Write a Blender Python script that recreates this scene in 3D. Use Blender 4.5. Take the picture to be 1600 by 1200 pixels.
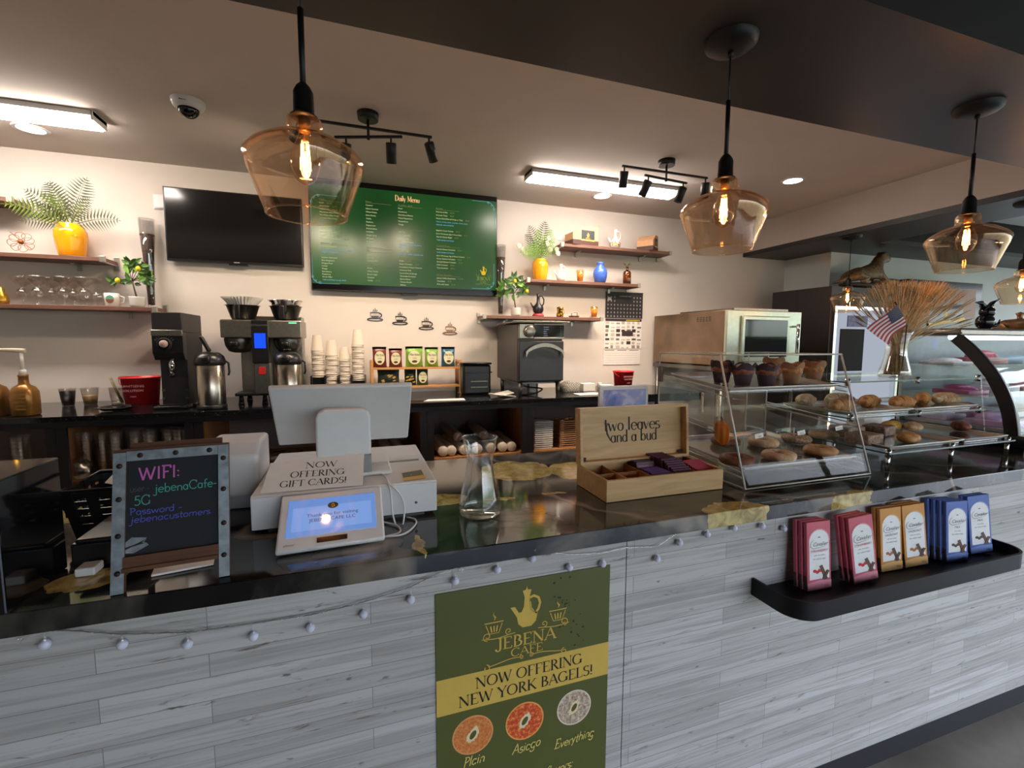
import bpy, bmesh, math, random
from math import sin, cos, pi, radians as RD
from mathutils import Vector as V, Matrix as M
S = bpy.context.scene
for o in list(bpy.data.objects): bpy.data.objects.remove(o)
C = S.collection
random.seed(7)

# ------------------------------------------------------------------ camera
FPX = 719.28                      # focal length in pixels of a 1600x1200 frame
YAW, PITCH, ROLL = .32708, .090688, .0039956
EYE = V((0, 0, 1.45))
cam = bpy.data.cameras.new('camera'); co = bpy.data.objects.new('camera', cam); C.objects.link(co)
cam.sensor_width = 36; cam.lens = FPX / 1600 * 36; cam.clip_start = .02
_f = V((sin(YAW)*cos(PITCH), cos(YAW)*cos(PITCH), -sin(PITCH))); _r = V((cos(YAW), -sin(YAW), 0)); _u = _r.cross(_f)
RT = cos(ROLL)*_r + sin(ROLL)*_u; UP = -sin(ROLL)*_r + cos(ROLL)*_u
co.matrix_world = M(((RT.x, UP.x, -_f.x, EYE.x), (RT.y, UP.y, -_f.y, EYE.y), (RT.z, UP.z, -_f.z, EYE.z), (0, 0, 0, 1)))
S.camera = co
def _ray(px, py): return RT*((px-800)/FPX) - UP*((py-600)/FPX) + _f
def oY(px, py, y): d = _ray(px, py); return EYE + d*(y/d.y)          # survey: the point seen at a pixel on a wall plane Y=y
def oZ(px, py, z): d = _ray(px, py); return EYE + d*((z-EYE.z)/d.z)  # ... on a table or ceiling plane Z=z
def oX(px, py, x): d = _ray(px, py); return EYE + d*(x/d.x)

# ------------------------------------------------------------------ world, daylight, exposure
S.view_settings.view_transform = 'Standard'; S.view_settings.look = 'None'; S.view_settings.gamma = 1
S.view_settings.exposure = 0.22; S.view_settings.use_curve_mapping = False
try:
    S.cycles.transparent_max_bounces = 24; S.cycles.max_bounces = 8; S.cycles.diffuse_bounces = 4
    S.cycles.caustics_reflective = False; S.cycles.caustics_refractive = False
    S.cycles.sample_clamp_indirect = 4.0
except Exception: pass
W = bpy.data.worlds.new('daylight'); S.world = W; W.use_nodes = True
nt = W.node_tree; nt.nodes.clear()
wo = nt.nodes.new('ShaderNodeOutputWorld'); bg = nt.nodes.new('ShaderNodeBackground'); bg.inputs[1].default_value = 6.9
tc = nt.nodes.new('ShaderNodeTexCoord'); sp = nt.nodes.new('ShaderNodeSeparateXYZ'); mr = nt.nodes.new('ShaderNodeMapRange')
mr.inputs[1].default_value = -.35; mr.inputs[2].default_value = .6
rp = nt.nodes.new('ShaderNodeValToRGB'); cr = rp.color_ramp
cr.elements[0].position = 0; cr.elements[0].color = (.11, .12, .11, 1)
cr.elements[1].position = 1; cr.elements[1].color = (.42, .62, 1.0, 1)
for p, c in ((.34, (.16, .18, .14, 1)), (.38, (.27, .32, .26, 1)), (.46, (.6, .66, .72, 1)), (.6, (.85, .92, 1.05, 1))):
    e = cr.elements.new(p); e.color = c
nt.links.new(tc.outputs['Generated'], sp.inputs[0]); nt.links.new(sp.outputs[2], mr.inputs[0]); nt.links.new(mr.outputs[0], rp.inputs[0])
nt.links.new(rp.outputs[0], bg.inputs[0]); nt.links.new(bg.outputs[0], wo.inputs[0])

TUBE_E, DOWN_W, SPOT_W, BULB_W, FIL_E, SCREEN_E = 36.0, 3.0, 6.5, 2.2, 60.0, 1.0

# ------------------------------------------------------------------ materials
def srgb(c):
    if isinstance(c, str):
        c = [int(c[i:i+2], 16)/255 for i in (0, 2, 4)]
    return tuple((x/12.92 if x <= .04045 else ((x+.055)/1.055)**2.4) for x in c) + (1,)
class NT:
    def __init__(s, name):
        s.m = bpy.data.materials.new(name); s.m.use_nodes = True; s.t = s.m.node_tree; s.t.nodes.clear()
        s.out = s.n('ShaderNodeOutputMaterial')
    def n(s, typ, **kw):
        x = s.t.nodes.new(typ)
        for k, v in kw.items(): setattr(x, k, v)
        return x
    def l(s, a, b): s.t.links.new(a, b)
    def math(s, op, a, b=None, c=None):
        x = s.n('ShaderNodeMath', operation=op)
        for i, v in enumerate((a, b, c)):
            if v is None: continue
            if hasattr(v, 'links') or isinstance(v, bpy.types.NodeSocket): s.l(v, x.inputs[i])
            else: x.inputs[i].default_value = v
        return x.outputs[0]
    def coord(s, scale=(1, 1, 1), swap=None, off=(0, 0, 0)):
        t = s.n('ShaderNodeTexCoord'); o = t.outputs['Object']
        if swap:
            sx = s.n('ShaderNodeSeparateXYZ'); cx = s.n('ShaderNodeCombineXYZ'); s.l(o, sx.inputs[0])
            for i, k in enumerate(swap): s.l(sx.outputs[k], cx.inputs[i])
            o = cx.outputs[0]
        mp = s.n('ShaderNodeMapping'); mp.inputs['Scale'].default_value = scale; mp.inputs['Location'].default_value = off
        s.l(o, mp.inputs[0]); return mp.outputs[0]
    def noise(s, vec, scale, detail=4, rough=.5, dist=0):
        x = s.n('ShaderNodeTexNoise'); s.l(vec, x.inputs['Vector']); x.inputs['Scale'].default_value = scale
        x.inputs['Detail'].default_value = detail; x.inputs['Roughness'].default_value = rough; x.inputs['Distortion'].default_value = dist
        return x.outputs[0]
    def ramp(s, fac, stops, interp='LINEAR'):
        x = s.n('ShaderNodeValToRGB'); x.color_ramp.interpolation = interp; s.l(fac, x.inputs[0])
        el = x.color_ramp.elements
        while len(el) > 1: el.remove(el[-1])
        el[0].position = stops[0][0]; el[0].color = stops[0][1]
        for p, c in stops[1:]:
            e = el.new(p); e.color = c
        return x.outputs[0]
    def mix(s, fac, a, b, mode='MIX'):
        x = s.n('ShaderNodeMix', data_type='RGBA', blend_type=mode)
        for i, v in ((0, fac), (6, a), (7, b)):
            if isinstance(v, bpy.types.NodeSocket): s.l(v, x.inputs[i])
            else: x.inputs[i].default_value = v
        return x.outputs[2]
    def bsdf(s, color, rough=.5, metal=0, spec=.5, bump=None, bstr=.2, emis=None, estr=0, coat=0, alpha=None):
        b = s.n('ShaderNodeBsdfPrincipled')
        for k, v in (('Base Color', color), ('Roughness', rough), ('Metallic', metal), ('Specular IOR Level', spec), ('Coat Weight', coat)):
            if isinstance(v, bpy.types.NodeSocket): s.l(v, b.inputs[k])
            else: b.inputs[k].default_value = v
        if emis is not None:
            if isinstance(emis, bpy.types.NodeSocket): s.l(emis, b.inputs['Emission Color'])
            else: b.inputs['Emission Color'].default_value = emis
            b.inputs['Emission Strength'].default_value = estr
        if bump is not None:
            bp = s.n('ShaderNodeBump'); bp.inputs['Strength'].default_value = bstr; bp.inputs['Distance'].default_value = .004
            s.l(bump, bp.inputs['Height']); s.l(bp.outputs[0], b.inputs['Normal'])
        s.l(b.outputs[0], s.out.inputs[0]); return b
MC = {}
def mat(name, col, rough=.5, metal=0, spec=.5, var=.06, vscale=30, bstr=0, coat=0):
    """plain surface with a slight procedural mottling"""
    if name in MC: return MC[name]
    n = NT(name); c = srgb(col); v = n.coord(); no = n.noise(v, vscale, 3)
    lo = tuple(x*(1-var) for x in c[:3])+(1,); hi = tuple(min(1, x*(1+var)) for x in c[:3])+(1,)
    n.bsdf(n.ramp(no, [(.3, lo), (.7, hi)]), rough, metal, spec, bump=no if bstr else None, bstr=bstr, coat=coat)
    MC[name] = n.m; return n.m
def glass(name, tint=(1, 1, 1), refl=.55, base=.05, rough=.02, gcol=(1, 1, 1)):
    if name in MC: return MC[name]
    n = NT(name); t = n.n('ShaderNodeBsdfTransparent'); t.inputs[0].default_value = tuple(tint)+(1,)
    g = n.n('ShaderNodeBsdfGlossy'); g.inputs['Roughness'].default_value = rough; g.inputs[0].default_value = tuple(gcol)+(1,)
    lw = n.n('ShaderNodeLayerWeight'); lw.inputs[0].default_value = .5
    f = n.math('ADD', n.math('MULTIPLY', n.math('POWER', lw.outputs['Facing'], 3.2), refl), base)
    x = n.n('ShaderNodeMixShader'); n.l(f, x.inputs[0]); n.l(t.outputs[0], x.inputs[1]); n.l(g.outputs[0], x.inputs[2]); n.l(x.outputs[0], n.out.inputs[0])
    MC[name] = n.m; return n.m
def emit(name, col, s):
    if name in MC: return MC[name]
    n = NT(name); e = n.n('ShaderNodeEmission'); e.inputs[0].default_value = tuple(col)+(1,) if len(col) == 3 else col; e.inputs[1].default_value = s
    n.l(e.outputs[0], n.out.inputs[0]); MC[name] = n.m; return n.m
def wood(name, a, b, scale=8, axis=0, rough=.5, bstr=.1):
    if name in MC: return MC[name]
    n = NT(name); sc = [18, 18, 18]; sc[axis] = 1.4
    v = n.coord(tuple(x*scale/8 for x in sc)); no = n.noise(v, 3, 6, .6, .6)
    n.bsdf(n.ramp(no, [(.3, srgb(a)), (.7, srgb(b))]), rough, bump=no, bstr=bstr); MC[name] = n.m; return n.m

# ------------------------------------------------------------------ a small vector alphabet (lettering painted on things)
def _st(): return ('l', .15, 0, .15, 1, 'T')
GL = {
'A': (.76, [('l', .05, 0, .38, 1, 't'), ('l', .38, 1, .7, 0, 'T'), ('l', .17, .35, .58, .35, 't'), ('s', .05, 0, .09), ('s', .7, 0, .12)]),
'B': (.64, [_st(), ('a', .2, .76, .28, .24, -90, 90), ('a', .2, .27, .36, .27, -90, 90), ('l', .05, 1, .2, 1, 't'), ('l', .05, 0, .2, 0, 't'), ('l', .15, .52, .25, .52, 't')]),
'C': (.78, [('a', .42, .5, .36, .5, 45, 318), ('l', .69, .72, .69, .98, 't')]),
'D': (.8, [_st(), ('a', .25, .5, .47, .5, -90, 90), ('l', .03, 1, .27, 1, 't'), ('l', .03, 0, .27, 0, 't')]),
'E': (.64, [_st(), ('l', .03, 1, .55, 1, 't'), ('l', .03, 0, .58, 0, 't'), ('l', .15, .52, .45, .52, 't'), ('l', .55, 1, .55, .8, 't'), ('l', .58, 0, .58, .2, 't')]),
'F': (.6, [_st(), ('l', .03, 1, .55, 1, 't'), ('s', .15, 0, .12), ('l', .15, .52, .43, .52, 't'), ('l', .55, 1, .55, .8, 't')]),
'G': (.84, [('a', .42, .5, .36, .5, 45, 325), ('l', .72, .06, .72, .42, 'T'), ('s', .72, .42, .12), ('l', .69, .72, .69, .98, 't')]),
'H': (.8, [_st(), ('l', .62, 0, .62, 1, 'T'), ('l', .15, .5, .62, .5, 't'), ('s', .15, 0, .12), ('s', .15, 1, .12), ('s', .62, 0, .12), ('s', .62, 1, .12)]),
'I': (.3, [_st(), ('s', .15, 0, .12), ('s', .15, 1, .12)]),
'J': (.42, [('l', .27, .1, .27, 1, 'T'), ('s', .27, 1, .13), ('a', .13, .1, .14, .22, 180, 360)]),
'K': (.74, [_st(), ('l', .15, .4, .62, 1, 't'), ('l', .28, .55, .68, 0, 'T'), ('s', .15, 0, .12), ('s', .15, 1, .12), ('s', .62, 1, .1), ('s', .67, 0, .1)]),
'L': (.6, [_st(), ('l', .03, 0, .55, 0, 't'), ('l', .55, 0, .55, .22, 't'), ('s', .15, 1, .12)]),
'M': (.94, [('l', .12, 0, .12, 1, 't'), ('l', .12, 1, .45, .1, 'T'), ('l', .45, .1, .78, 1, 't'), ('l', .78, 0, .78, 1, 'T'), ('s', .12, 0, .1), ('s', .78, 0, .12)]),
'N': (.82, [('l', .12, 0, .12, 1, 't'), ('l', .12, 1, .68, 0, 'T'), ('l', .68, 0, .68, 1, 't'), ('s', .12, 0, .1), ('s', .68, 1, .1), ('s', .06, 1, .08)]),
'O': (.86, [('a', .42, .5, .36, .5, 0, 360)]),
'P': (.6, [_st(), ('a', .2, .74, .32, .26, -90, 90), ('s', .15, 0, .12), ('l', .03, 1, .22, 1, 't')]),
'R': (.7, [_st(), ('a', .2, .75, .3, .25, -90, 90), ('l', .3, .5, .62, 0, 'T'), ('s', .15, 0, .12), ('s', .66, 0, .08), ('l', .03, 1, .22, 1, 't')]),
'S': (.6, [('a', .3, .76, .2, .24, 30, 270), ('a', .28, .26, .23, .26, -150, 90)]),
'T': (.68, [('l', .33, 0, .33, 1, 'T'), ('l', .02, 1, .64, 1, 't'), ('l', .02, 1, .02, .82, 't'), ('l', .64, 1, .64, .82, 't'), ('s', .33, 0, .12)]),
'U': (.8, [('l', .15, .3, .15, 1, 'T'), ('a', .38, .3, .23, .3, 180, 360), ('l', .61, .3, .61, 1, 't'), ('s', .15, 1, .12), ('s', .61, 1, .1)]),
'V': (.74, [('l', .04, 1, .36, 0, 'T'), ('l', .36, 0, .66, 1, 't'), ('s', .04, 1, .1), ('s', .66, 1, .1)]),
'W': (1.05, [('l', .06, 1, .3, 0, 'T'), ('l', .3, 0, .52, .95, 't'), ('l', .48, .95, .74, 0, 'T'), ('l', .74, 0, .98, 1, 't'), ('s', .06, 1, .1), ('s', .98, 1, .08)]),
'Y': (.7, [('l', .04, 1, .36, .48, 'T'), ('l', .36, .48, .64, 1, 't'), ('l', .35, 0, .35, .5, 'T'), ('s', .06, 1, .1), ('s', .64, 1, .08), ('s', .35, 0, .12)]),
'!': (.3, [('l', .12, .28, .12, 1, 'T'), ('l', .12, 0, .12, .12, 'T')]),
'a': (.54, [('a', .24, .28, .19, .28, 0, 360), ('l', .43, 0, .43, .56, 'T')]), 'b': (.56, [('l', .1, 0, .1, 1, 'T'), ('a', .3, .28, .2, .28, 0, 360)]),
'c': (.5, [('a', .28, .28, .22, .28, 45, 315)]), 'd': (.56, [('a', .25, .28, .2, .28, 0, 360), ('l', .45, 0, .45, 1, 'T')]),
'e': (.54, [('a', .28, .28, .22, .28, 0, 315), ('l', .06, .3, .5, .3, 't')]), 'f': (.36, [('l', .16, 0, .16, .8, 'T'), ('a', .3, .8, .14, .2, 60, 180), ('l', .02, .55, .34, .55, 't')]),
'g': (.56, [('a', .25, .28, .2, .28, 0, 360), ('l', .45, .56, .45, -.2, 'T'), ('a', .25, -.2, .2, .18, 180, 360)]), 'h': (.56, [('l', .1, 0, .1, 1, 'T'), ('a', .28, .34, .18, .22, 0, 180), ('l', .46, 0, .46, .34, 'T')]),
'i': (.24, [('l', .1, 0, .1, .56, 'T'), ('l', .1, .72, .1, .82, 'T')]), 'j': (.26, [('l', .14, -.2, .14, .56, 'T'), ('a', .0, -.2, .14, .15, 200, 360), ('l', .14, .72, .14, .82, 'T')]),
'l': (.24, [('l', .1, 0, .1, 1, 'T')]), 'm': (.84, [('l', .1, 0, .1, .56, 'T'), ('a', .26, .36, .16, .2, 0, 180), ('l', .42, 0, .42, .36, 'T'), ('a', .58, .36, .16, .2, 0, 180), ('l', .74, 0, .74, .36, 'T')]),
'n': (.56, [('l', .1, 0, .1, .56, 'T'), ('a', .28, .34, .18, .22, 0, 180), ('l', .46, 0, .46, .34, 'T')]), 'o': (.54, [('a', .27, .28, .21, .28, 0, 360)]),
'p': (.56, [('l', .1, -.35, .1, .56, 'T'), ('a', .3, .28, .2, .28, 0, 360)]), 'r': (.36, [('l', .1, 0, .1, .56, 'T'), ('a', .28, .34, .18, .22, 55, 180)]),
's': (.42, [('a', .2, .42, .15, .14, 30, 270), ('a', .2, .14, .17, .14, -150, 90)]), 't': (.36, [('l', .16, .1, .16, .85, 'T'), ('a', .28, .1, .12, .1, 180, 290), ('l', .02, .56, .34, .56, 't')]),
'u': (.56, [('l', .1, .22, .1, .56, 'T'), ('a', .28, .22, .18, .22, 180, 360), ('l', .46, 0, .46, .56, 'T')]), 'v': (.48, [('l', .04, .56, .23, 0, 'T'), ('l', .23, 0, .42, .56, 't')]),
'w': (.74, [('l', .04, .56, .2, 0, 'T'), ('l', .2, 0, .36, .5, 't'), ('l', .36, .5, .52, 0, 'T'), ('l', .52, 0, .68, .56, 't')]), 'y': (.48, [('l', .04, .56, .24, 0, 'T'), ('l', .42, .56, .16, -.32, 't')]),
'5': (.56, [('l', .12, .95, .46, .95, 't'), ('l', .12, .95, .1, .52, 't'), ('a', .24, .3, .24, .3, -140, 110)]), '-': (.4, [('l', .06, .35, .32, .35, 'T')]), ':': (.26, [('l', .1, .08, .1, .18, 'T'), ('l', .1, .46, .1, .56, 'T')]),
' ': (.34, [])}
_bf = {}
def bfont(s):
    if s not in _bf:
        cu = bpy.data.curves.new('t', 'FONT'); cu.body = s; cu.size = 1; cu.resolution_u = 2
        o = bpy.data.objects.new('t', cu); C.objects.link(o)
        dg = bpy.context.evaluated_depsgraph_get(); me = bpy.data.meshes.new_from_object(o.evaluated_get(dg))
        _bf[s] = ([tuple(v.co) for v in me.vertices], [tuple(p.vertices) for p in me.polygons])
        bpy.data.objects.remove(o); bpy.data.curves.remove(cu); bpy.data.meshes.remove(me)
    return _bf[s]

# ------------------------------------------------------------------ mesh builder
class B:
    def __init__(s): s.bm = bmesh.new(); s.mx = M.Identity(4)
    def v(s, p): return s.bm.verts.new(s.mx @ V(p))
    def f(s, vs, m=0, sm=False):
        try: x = s.bm.faces.new(vs)
        except ValueError: return
        x.material_index = m; x.smooth = sm; return x
    def box(s, c, d, m=0, bev=0, rot=None, seg=2):
        t = bmesh.new(); bmesh.ops.create_cube(t, size=1)
        for q in t.verts: q.co = V((q.co.x*d[0], q.co.y*d[1], q.co.z*d[2]))
        if bev: bmesh.ops.bevel(t, geom=t.edges[:], offset=min(bev, min(d)*.48), segments=seg, affect='EDGES', profile=.5)
        mt = s.mx @ M.Translation(c) @ (rot.to_4x4() if rot else M.Identity(4)); mp = {}
        for q in t.verts: mp[q] = s.bm.verts.new(mt @ q.co)
        for q in t.faces:
            x = s.f([mp[a] for a in q.verts], m, bool(bev) and len(q.verts) >= 3 and q.calc_area() < .25*max(d[0]*d[1], d[1]*d[2], d[0]*d[2]) and bev > .003)
        t.free(); return s
    def bb(s, a, b, m=0, bev=0): return s.box([(a[i]+b[i])/2 for i in range(3)], [abs(b[i]-a[i]) for i in range(3)], m, bev)
    def ring(s, c, u, w, r, n, ru=None): return [s.v(V(c)+V(u)*(cos(2*pi*i/n)*r)+V(w)*(sin(2*pi*i/n)*(r if ru is None else ru))) for i in range(n)]
    def tube(s, pts, r, n=8, m=0, closed=False, cap=True, sm=True):
        pts = [V(p) for p in pts]; L = len(pts); rs = r if isinstance(r, (list, tuple)) else [r]*L; prev = None; rings = []
        for i, p in enumerate(pts):
            a = pts[(i-1) % L] if (closed or i > 0) else p; b = pts[(i+1) % L] if (closed or i < L-1) else p
            t = (b-a).normalized() if (b-a).length > 1e-9 else V((0, 0, 1))
            if prev is None:
                u = t.cross(V((0, 0, 1)));
                if u.length < 1e-3: u = t.cross(V((1, 0, 0)))
                u.normalize()
            else:
                u = prev - t*prev.dot(t)
                u = u.normalized() if u.length > 1e-6 else t.orthogonal().normalized()
            prev = u; rings.append(s.ring(p, u, t.cross(u), rs[i], n))
        K = L if closed else L-1
        for i in range(K):
            A, Bq = rings[i], rings[(i+1) % L]
            for j in range(n): s.f([A[j], A[(j+1) % n], Bq[(j+1) % n], Bq[j]], m, sm)
        if cap and not closed:
            s.f(rings[0][::-1], m); s.f(rings[-1], m)
        return s
    def cyl(s, p0, p1, r0, r1=None, n=20, m=0, cap=True): return s.tube([p0, p1], [r0, r0 if r1 is None else r1], n, m, cap=cap)
    def lathe(s, prof, c=(0, 0, 0), n=28, m=0, mf=None, cap=False, sq=None, ax=(0, 0, 1)):
        z = V(ax).normalized(); u = z.orthogonal().normalized() if abs(z.z) < .99 else V((1, 0, 0)); w = z.cross(u); R = []
        for r, h in prof:
            if r < 1e-5: R.append([s.v(V(c)+z*h)]); continue
            vs = []
            for i in range(n):
                a = 2*pi*i/n; k = r
                if sq: k = r*(abs(cos(a))**sq+abs(sin(a))**sq)**(-1/sq)
                vs.append(s.v(V(c)+z*h+u*(cos(a)*k)+w*(sin(a)*k)))
            R.append(vs)
        for i in range(len(R)-1):
            A, Q = R[i], R[i+1]; mm = mf(i) if mf else m
            for j in range(n):
                j2 = (j+1) % n
                if len(A) == 1 and len(Q) == 1: continue
                if len(A) == 1: s.f([A[0], Q[j2], Q[j]], mm, True)
                elif len(Q) == 1: s.f([A[j], A[j2], Q[0]], mm, True)
                else: s.f([A[j], A[j2], Q[j2], Q[j]], mm, True)
        if cap:
            if len(R[0]) > 1: s.f(R[0][::-1], m)
            if len(R[-1]) > 1: s.f(R[-1], m)
        return s
    def sph(s, c, r, m=0, n=16, k=10, noise=0, seed=0):
        rx, ry, rz = (r, r, r) if not isinstance(r, (tuple, list)) else r; rnd = random.Random(seed); R = []
        for i in range(k+1):
            ph = pi*i/k
            if i in (0, k): R.append([s.v((c[0], c[1], c[2]+rz*cos(ph)))]); continue
            row = []
            for j in range(n):
                a = 2*pi*j/n; q = 1+noise*(rnd.random()-.5)*2
                row.append(s.v((c[0]+rx*q*sin(ph)*cos(a), c[1]+ry*q*sin(ph)*sin(a), c[2]+rz*q*cos(ph))))
            R.append(row)
        for i in range(k):
            A, Q = R[i], R[i+1]
            for j in range(n):
                j2 = (j+1) % n
                if len(A) == 1: s.f([A[0], Q[j], Q[j2]], m, True)
                elif len(Q) == 1: s.f([A[j], Q[0], A[j2]], m, True)
                else: s.f([A[j], Q[j], Q[j2], A[j2]], m, True)
        return s
    def prism(s, pts, o, x, y, d, m=0, sm=False):
        """2-D outline pts on plane (o; x, y) pushed by vector d"""
        o, x, y, d = V(o), V(x), V(y), V(d)
        a = [s.v(o+x*p[0]+y*p[1]) for p in pts]; b = [s.v(o+x*p[0]+y*p[1]+d) for p in pts]; n = len(pts)
        s.f(a[::-1], m); s.f(b, m)
        for i in range(n): s.f([a[i], a[(i+1) % n], b[(i+1) % n], b[i]], m, sm)
        return s
    def poly(s, pts, m=0): s.f([s.v(p) for p in pts], m); return s
    def quad(s, o, x, y, m=0): o, x, y = V(o), V(x), V(y); return s.poly([o, o+x, o+x+y, o+y], m)
    def stroke(s, pts, w, o, x, y, m=0):
        """flat painted line of width w through 2-D points, on plane (o; x, y)"""
        o, x, y = V(o), V(x), V(y); P = [V((p[0], p[1])) for p in pts]; L = len(P); W = w if isinstance(w, list) else [w]*L; rows = []
        for i in range(L):
            t = P[min(i+1, L-1)]-P[max(i-1, 0)]
            t = t.normalized() if t.length > 1e-9 else V((1, 0)); n = V((-t.y, t.x))*W[i]/2
            rows.append([s.v(o+x*(P[i]+q).x+y*(P[i]+q).y) for q in (n, -n)])
        for i in range(L-1): s.f([rows[i][0], rows[i][1], rows[i+1][1], rows[i+1][0]], m)
        return s
    def text(s, t, o, x, y, size, font='b', align='c', m=0, T=.15, th=.045, slant=0, width=None, serif=True, jit=0):
        o, x, y = V(o), V(x).normalized(), V(y).normalized(); rnd = random.Random(len(t)*7)
        if font == 'b':
            vs, fs = bfont(t)
            if not vs: return s
            wd = max(v[0] for v in vs); kx = size if width is None else width; wd *= kx
            dx = -wd/2 if align == 'c' else (-wd if align == 'r' else 0)
            nv = [s.v(o+x*(v[0]*kx+dx+v[1]*size*slant)+y*(v[1]*size)) for v in vs]
            for f in fs: s.f([nv[i] for i in f], m)
            return s
        wd = sum(GL.get(c, GL[' '])[0] for c in t); kx = size if width is None else width; X = -wd*kx/2 if align == 'c' else (-wd*kx if align == 'r' else 0)
        if font == 'h': T = th = T*.6; serif = False
        for c in t:
            w, pr = GL.get(c, GL[' ']); jy = (rnd.random()-.5)*jit*size
            def pt(a, b): return (X+a*kx+b*size*slant, b*size+jy)
            for p in pr:
                if p[0] == 'l': s.stroke([pt(p[1], p[2]), pt(p[3], p[4])], (T if p[5] == 'T' else th)*size, o, x, y, m)
                elif p[0] == 's':
                    if serif: s.stroke([pt(p[1]-p[3], p[2]), pt(p[1]+p[3], p[2])], th*size, o, x, y, m)
                else:
                    k = 14; pp = []; ww = []
                    for i in range(k+1):
                        a = RD(p[5]+(p[6]-p[5])*i/k); pp.append(pt(p[1]+p[3]*cos(a), p[2]+p[4]*sin(a))); ww.append((th+(T-th)*abs(cos(a))**1.3)*size)
                    s.stroke(pp, ww, o, x, y, m)
            X += w*kx
        return s
    def make(s, name, mats, parent=None, world=True, label=None):
        me = bpy.data.meshes.new(name)
        bmesh.ops.recalc_face_normals(s.bm, faces=s.bm.faces[:]) if len(s.bm.faces) < 60000 else None
        if parent is not None and world: s.bm.transform(W2L[parent.name])
        s.bm.to_mesh(me); s.bm.free()
        for k in (mats if isinstance(mats, (list, tuple)) else [mats]): me.materials.append(k)
        o = bpy.data.objects.new(name, me); C.objects.link(o)
        if parent is not None: o.parent = parent; W2L[o.name] = W2L[parent.name]
        if label: o['label'] = label
        return o
W2L = {}
def thing(name, label, cat, loc=(0, 0, 0), rz=0, group=None):
    o = bpy.data.objects.new(name, None); C.objects.link(o); o.empty_display_size = .05
    o.location = loc; o.rotation_euler = (0, 0, rz); o['label'] = label; o['category'] = cat
    if group: o['group'] = group
    W2L[o.name] = (M.Translation(loc) @ M.Rotation(rz, 4, 'Z')).inverted(); return o
def tag(o, label, cat, group=None):
    o['label'] = label; o['category'] = cat
    if group: o['group'] = group
    return o
def solo(name, b, mats, label, cat, loc=(0, 0, 0), rz=0, group=None):
    """a thing that is one mesh, modelled around its own base point"""
    o = b.make(name, mats); o.location = loc; o.rotation_euler = (0, 0, rz); return tag(o, label, cat, group)
def struct(name, b, mats, parent=None):
    o = b.make(name, mats, parent); o['kind'] = 'structure'; return o
def dup(root, loc, rz=None, label=None, group=None, rot=None):
    r = root.copy(); C.objects.link(r); r.location = loc
    if rot is not None: r.rotation_euler = rot
    elif rz is not None: r.rotation_euler = (0, 0, rz)
    if label: r['label'] = label
    if group: r['group'] = group
    for ch in list(root.children):
        c = ch.copy(); C.objects.link(c); c.parent = r
        for g in ch.children:
            d = g.copy(); C.objects.link(d); d.parent = c
    return r
def Rz(a): return M.Rotation(a, 3, 'Z')
def Rx(a): return M.Rotation(a, 3, 'X')
def Ry(a): return M.Rotation(a, 3, 'Y')
# ================================================================== common materials
WALL = mat('painted_wall', 'ddd3cb', .75, var=.015, vscale=6)
WALLC = mat('painted_wall_dining', 'dfe3e4', .8, var=.015, vscale=6)
CEIL = mat('ceiling_paint', 'd2c8c0', .85, var=.02, vscale=5)
DARK = mat('dark_ceiling_paint', '2b2829', .42, var=.06, vscale=4)
BLK = mat('black_metal', '17151a', .45, spec=.4); BLKM = mat('black_matte', '1a1718', .8)
BPL = mat('black_plastic', '141315', .32); BGL = mat('black_gloss', '09090b', .08)
STEEL = mat('brushed_steel', '9c958a', .33, 1, var=.1, vscale=50); CHR = mat('chrome', 'e4e4e4', .1, 1, var=.02)
DSTEEL = mat('dark_steel', '6d6a66', .35, .9, var=.1, vscale=40)
WHT = mat('white_plastic', 'dedee0', .35, var=.02); WHG = mat('white_glazed', 'ece6df', .15, var=.02)
PAPER = mat('paper', 'ece7e2', .8, var=.02); PAPW = mat('paper_cup_stock', 'cfc1b3', .7, var=.03)
CARD = mat('kraft_card', 'c79a72', .75, var=.06); DBRN = mat('dark_brown_card', '4a2a24', .6, var=.06)
PINE = wood('pale_wood', 'c99b62', 'dcb47c', 8, 0, .5); PLY = wood('plywood', '9a6a41', 'b78353', 6, 2, .6)
WAL = wood('walnut_shelf', '5d3d33', '7d5546', 8, 0, .5); BAM = wood('bamboo_board', 'b08a58', 'c9a472', 7, 0, .5)
GLS = glass('clear_glass'); GLN = glass('clear_glass_soft', refl=.4, base=.03); ACR = glass('clear_acrylic', (.985, .99, .985), .35, .014)
AMB = glass('amber_glow_glass', (1.0, .93, .85), .8, .06, .02, (1, .8, .66)); GRNG = glass('display_case_glass', (.96, .985, .975), .5, .05)  # amber tint; its warm gloss colour stands in for bulb glow on the shades
GOLD = mat('gold_ink', 'd9b04a', .4, .2); RED = mat('red_plastic', 'd3202a', .4); WINK = emit('white_ink_lit', (.8, .8, .75), 1)
YVASE = mat('mustard_glaze', 'f0a012', .12, var=.03, coat=.3); BLUEG = mat('blue_glaze', '3f63c0', .12, var=.08, coat=.3)
INK = mat('black_ink', '1c1a1a', .6)

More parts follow.
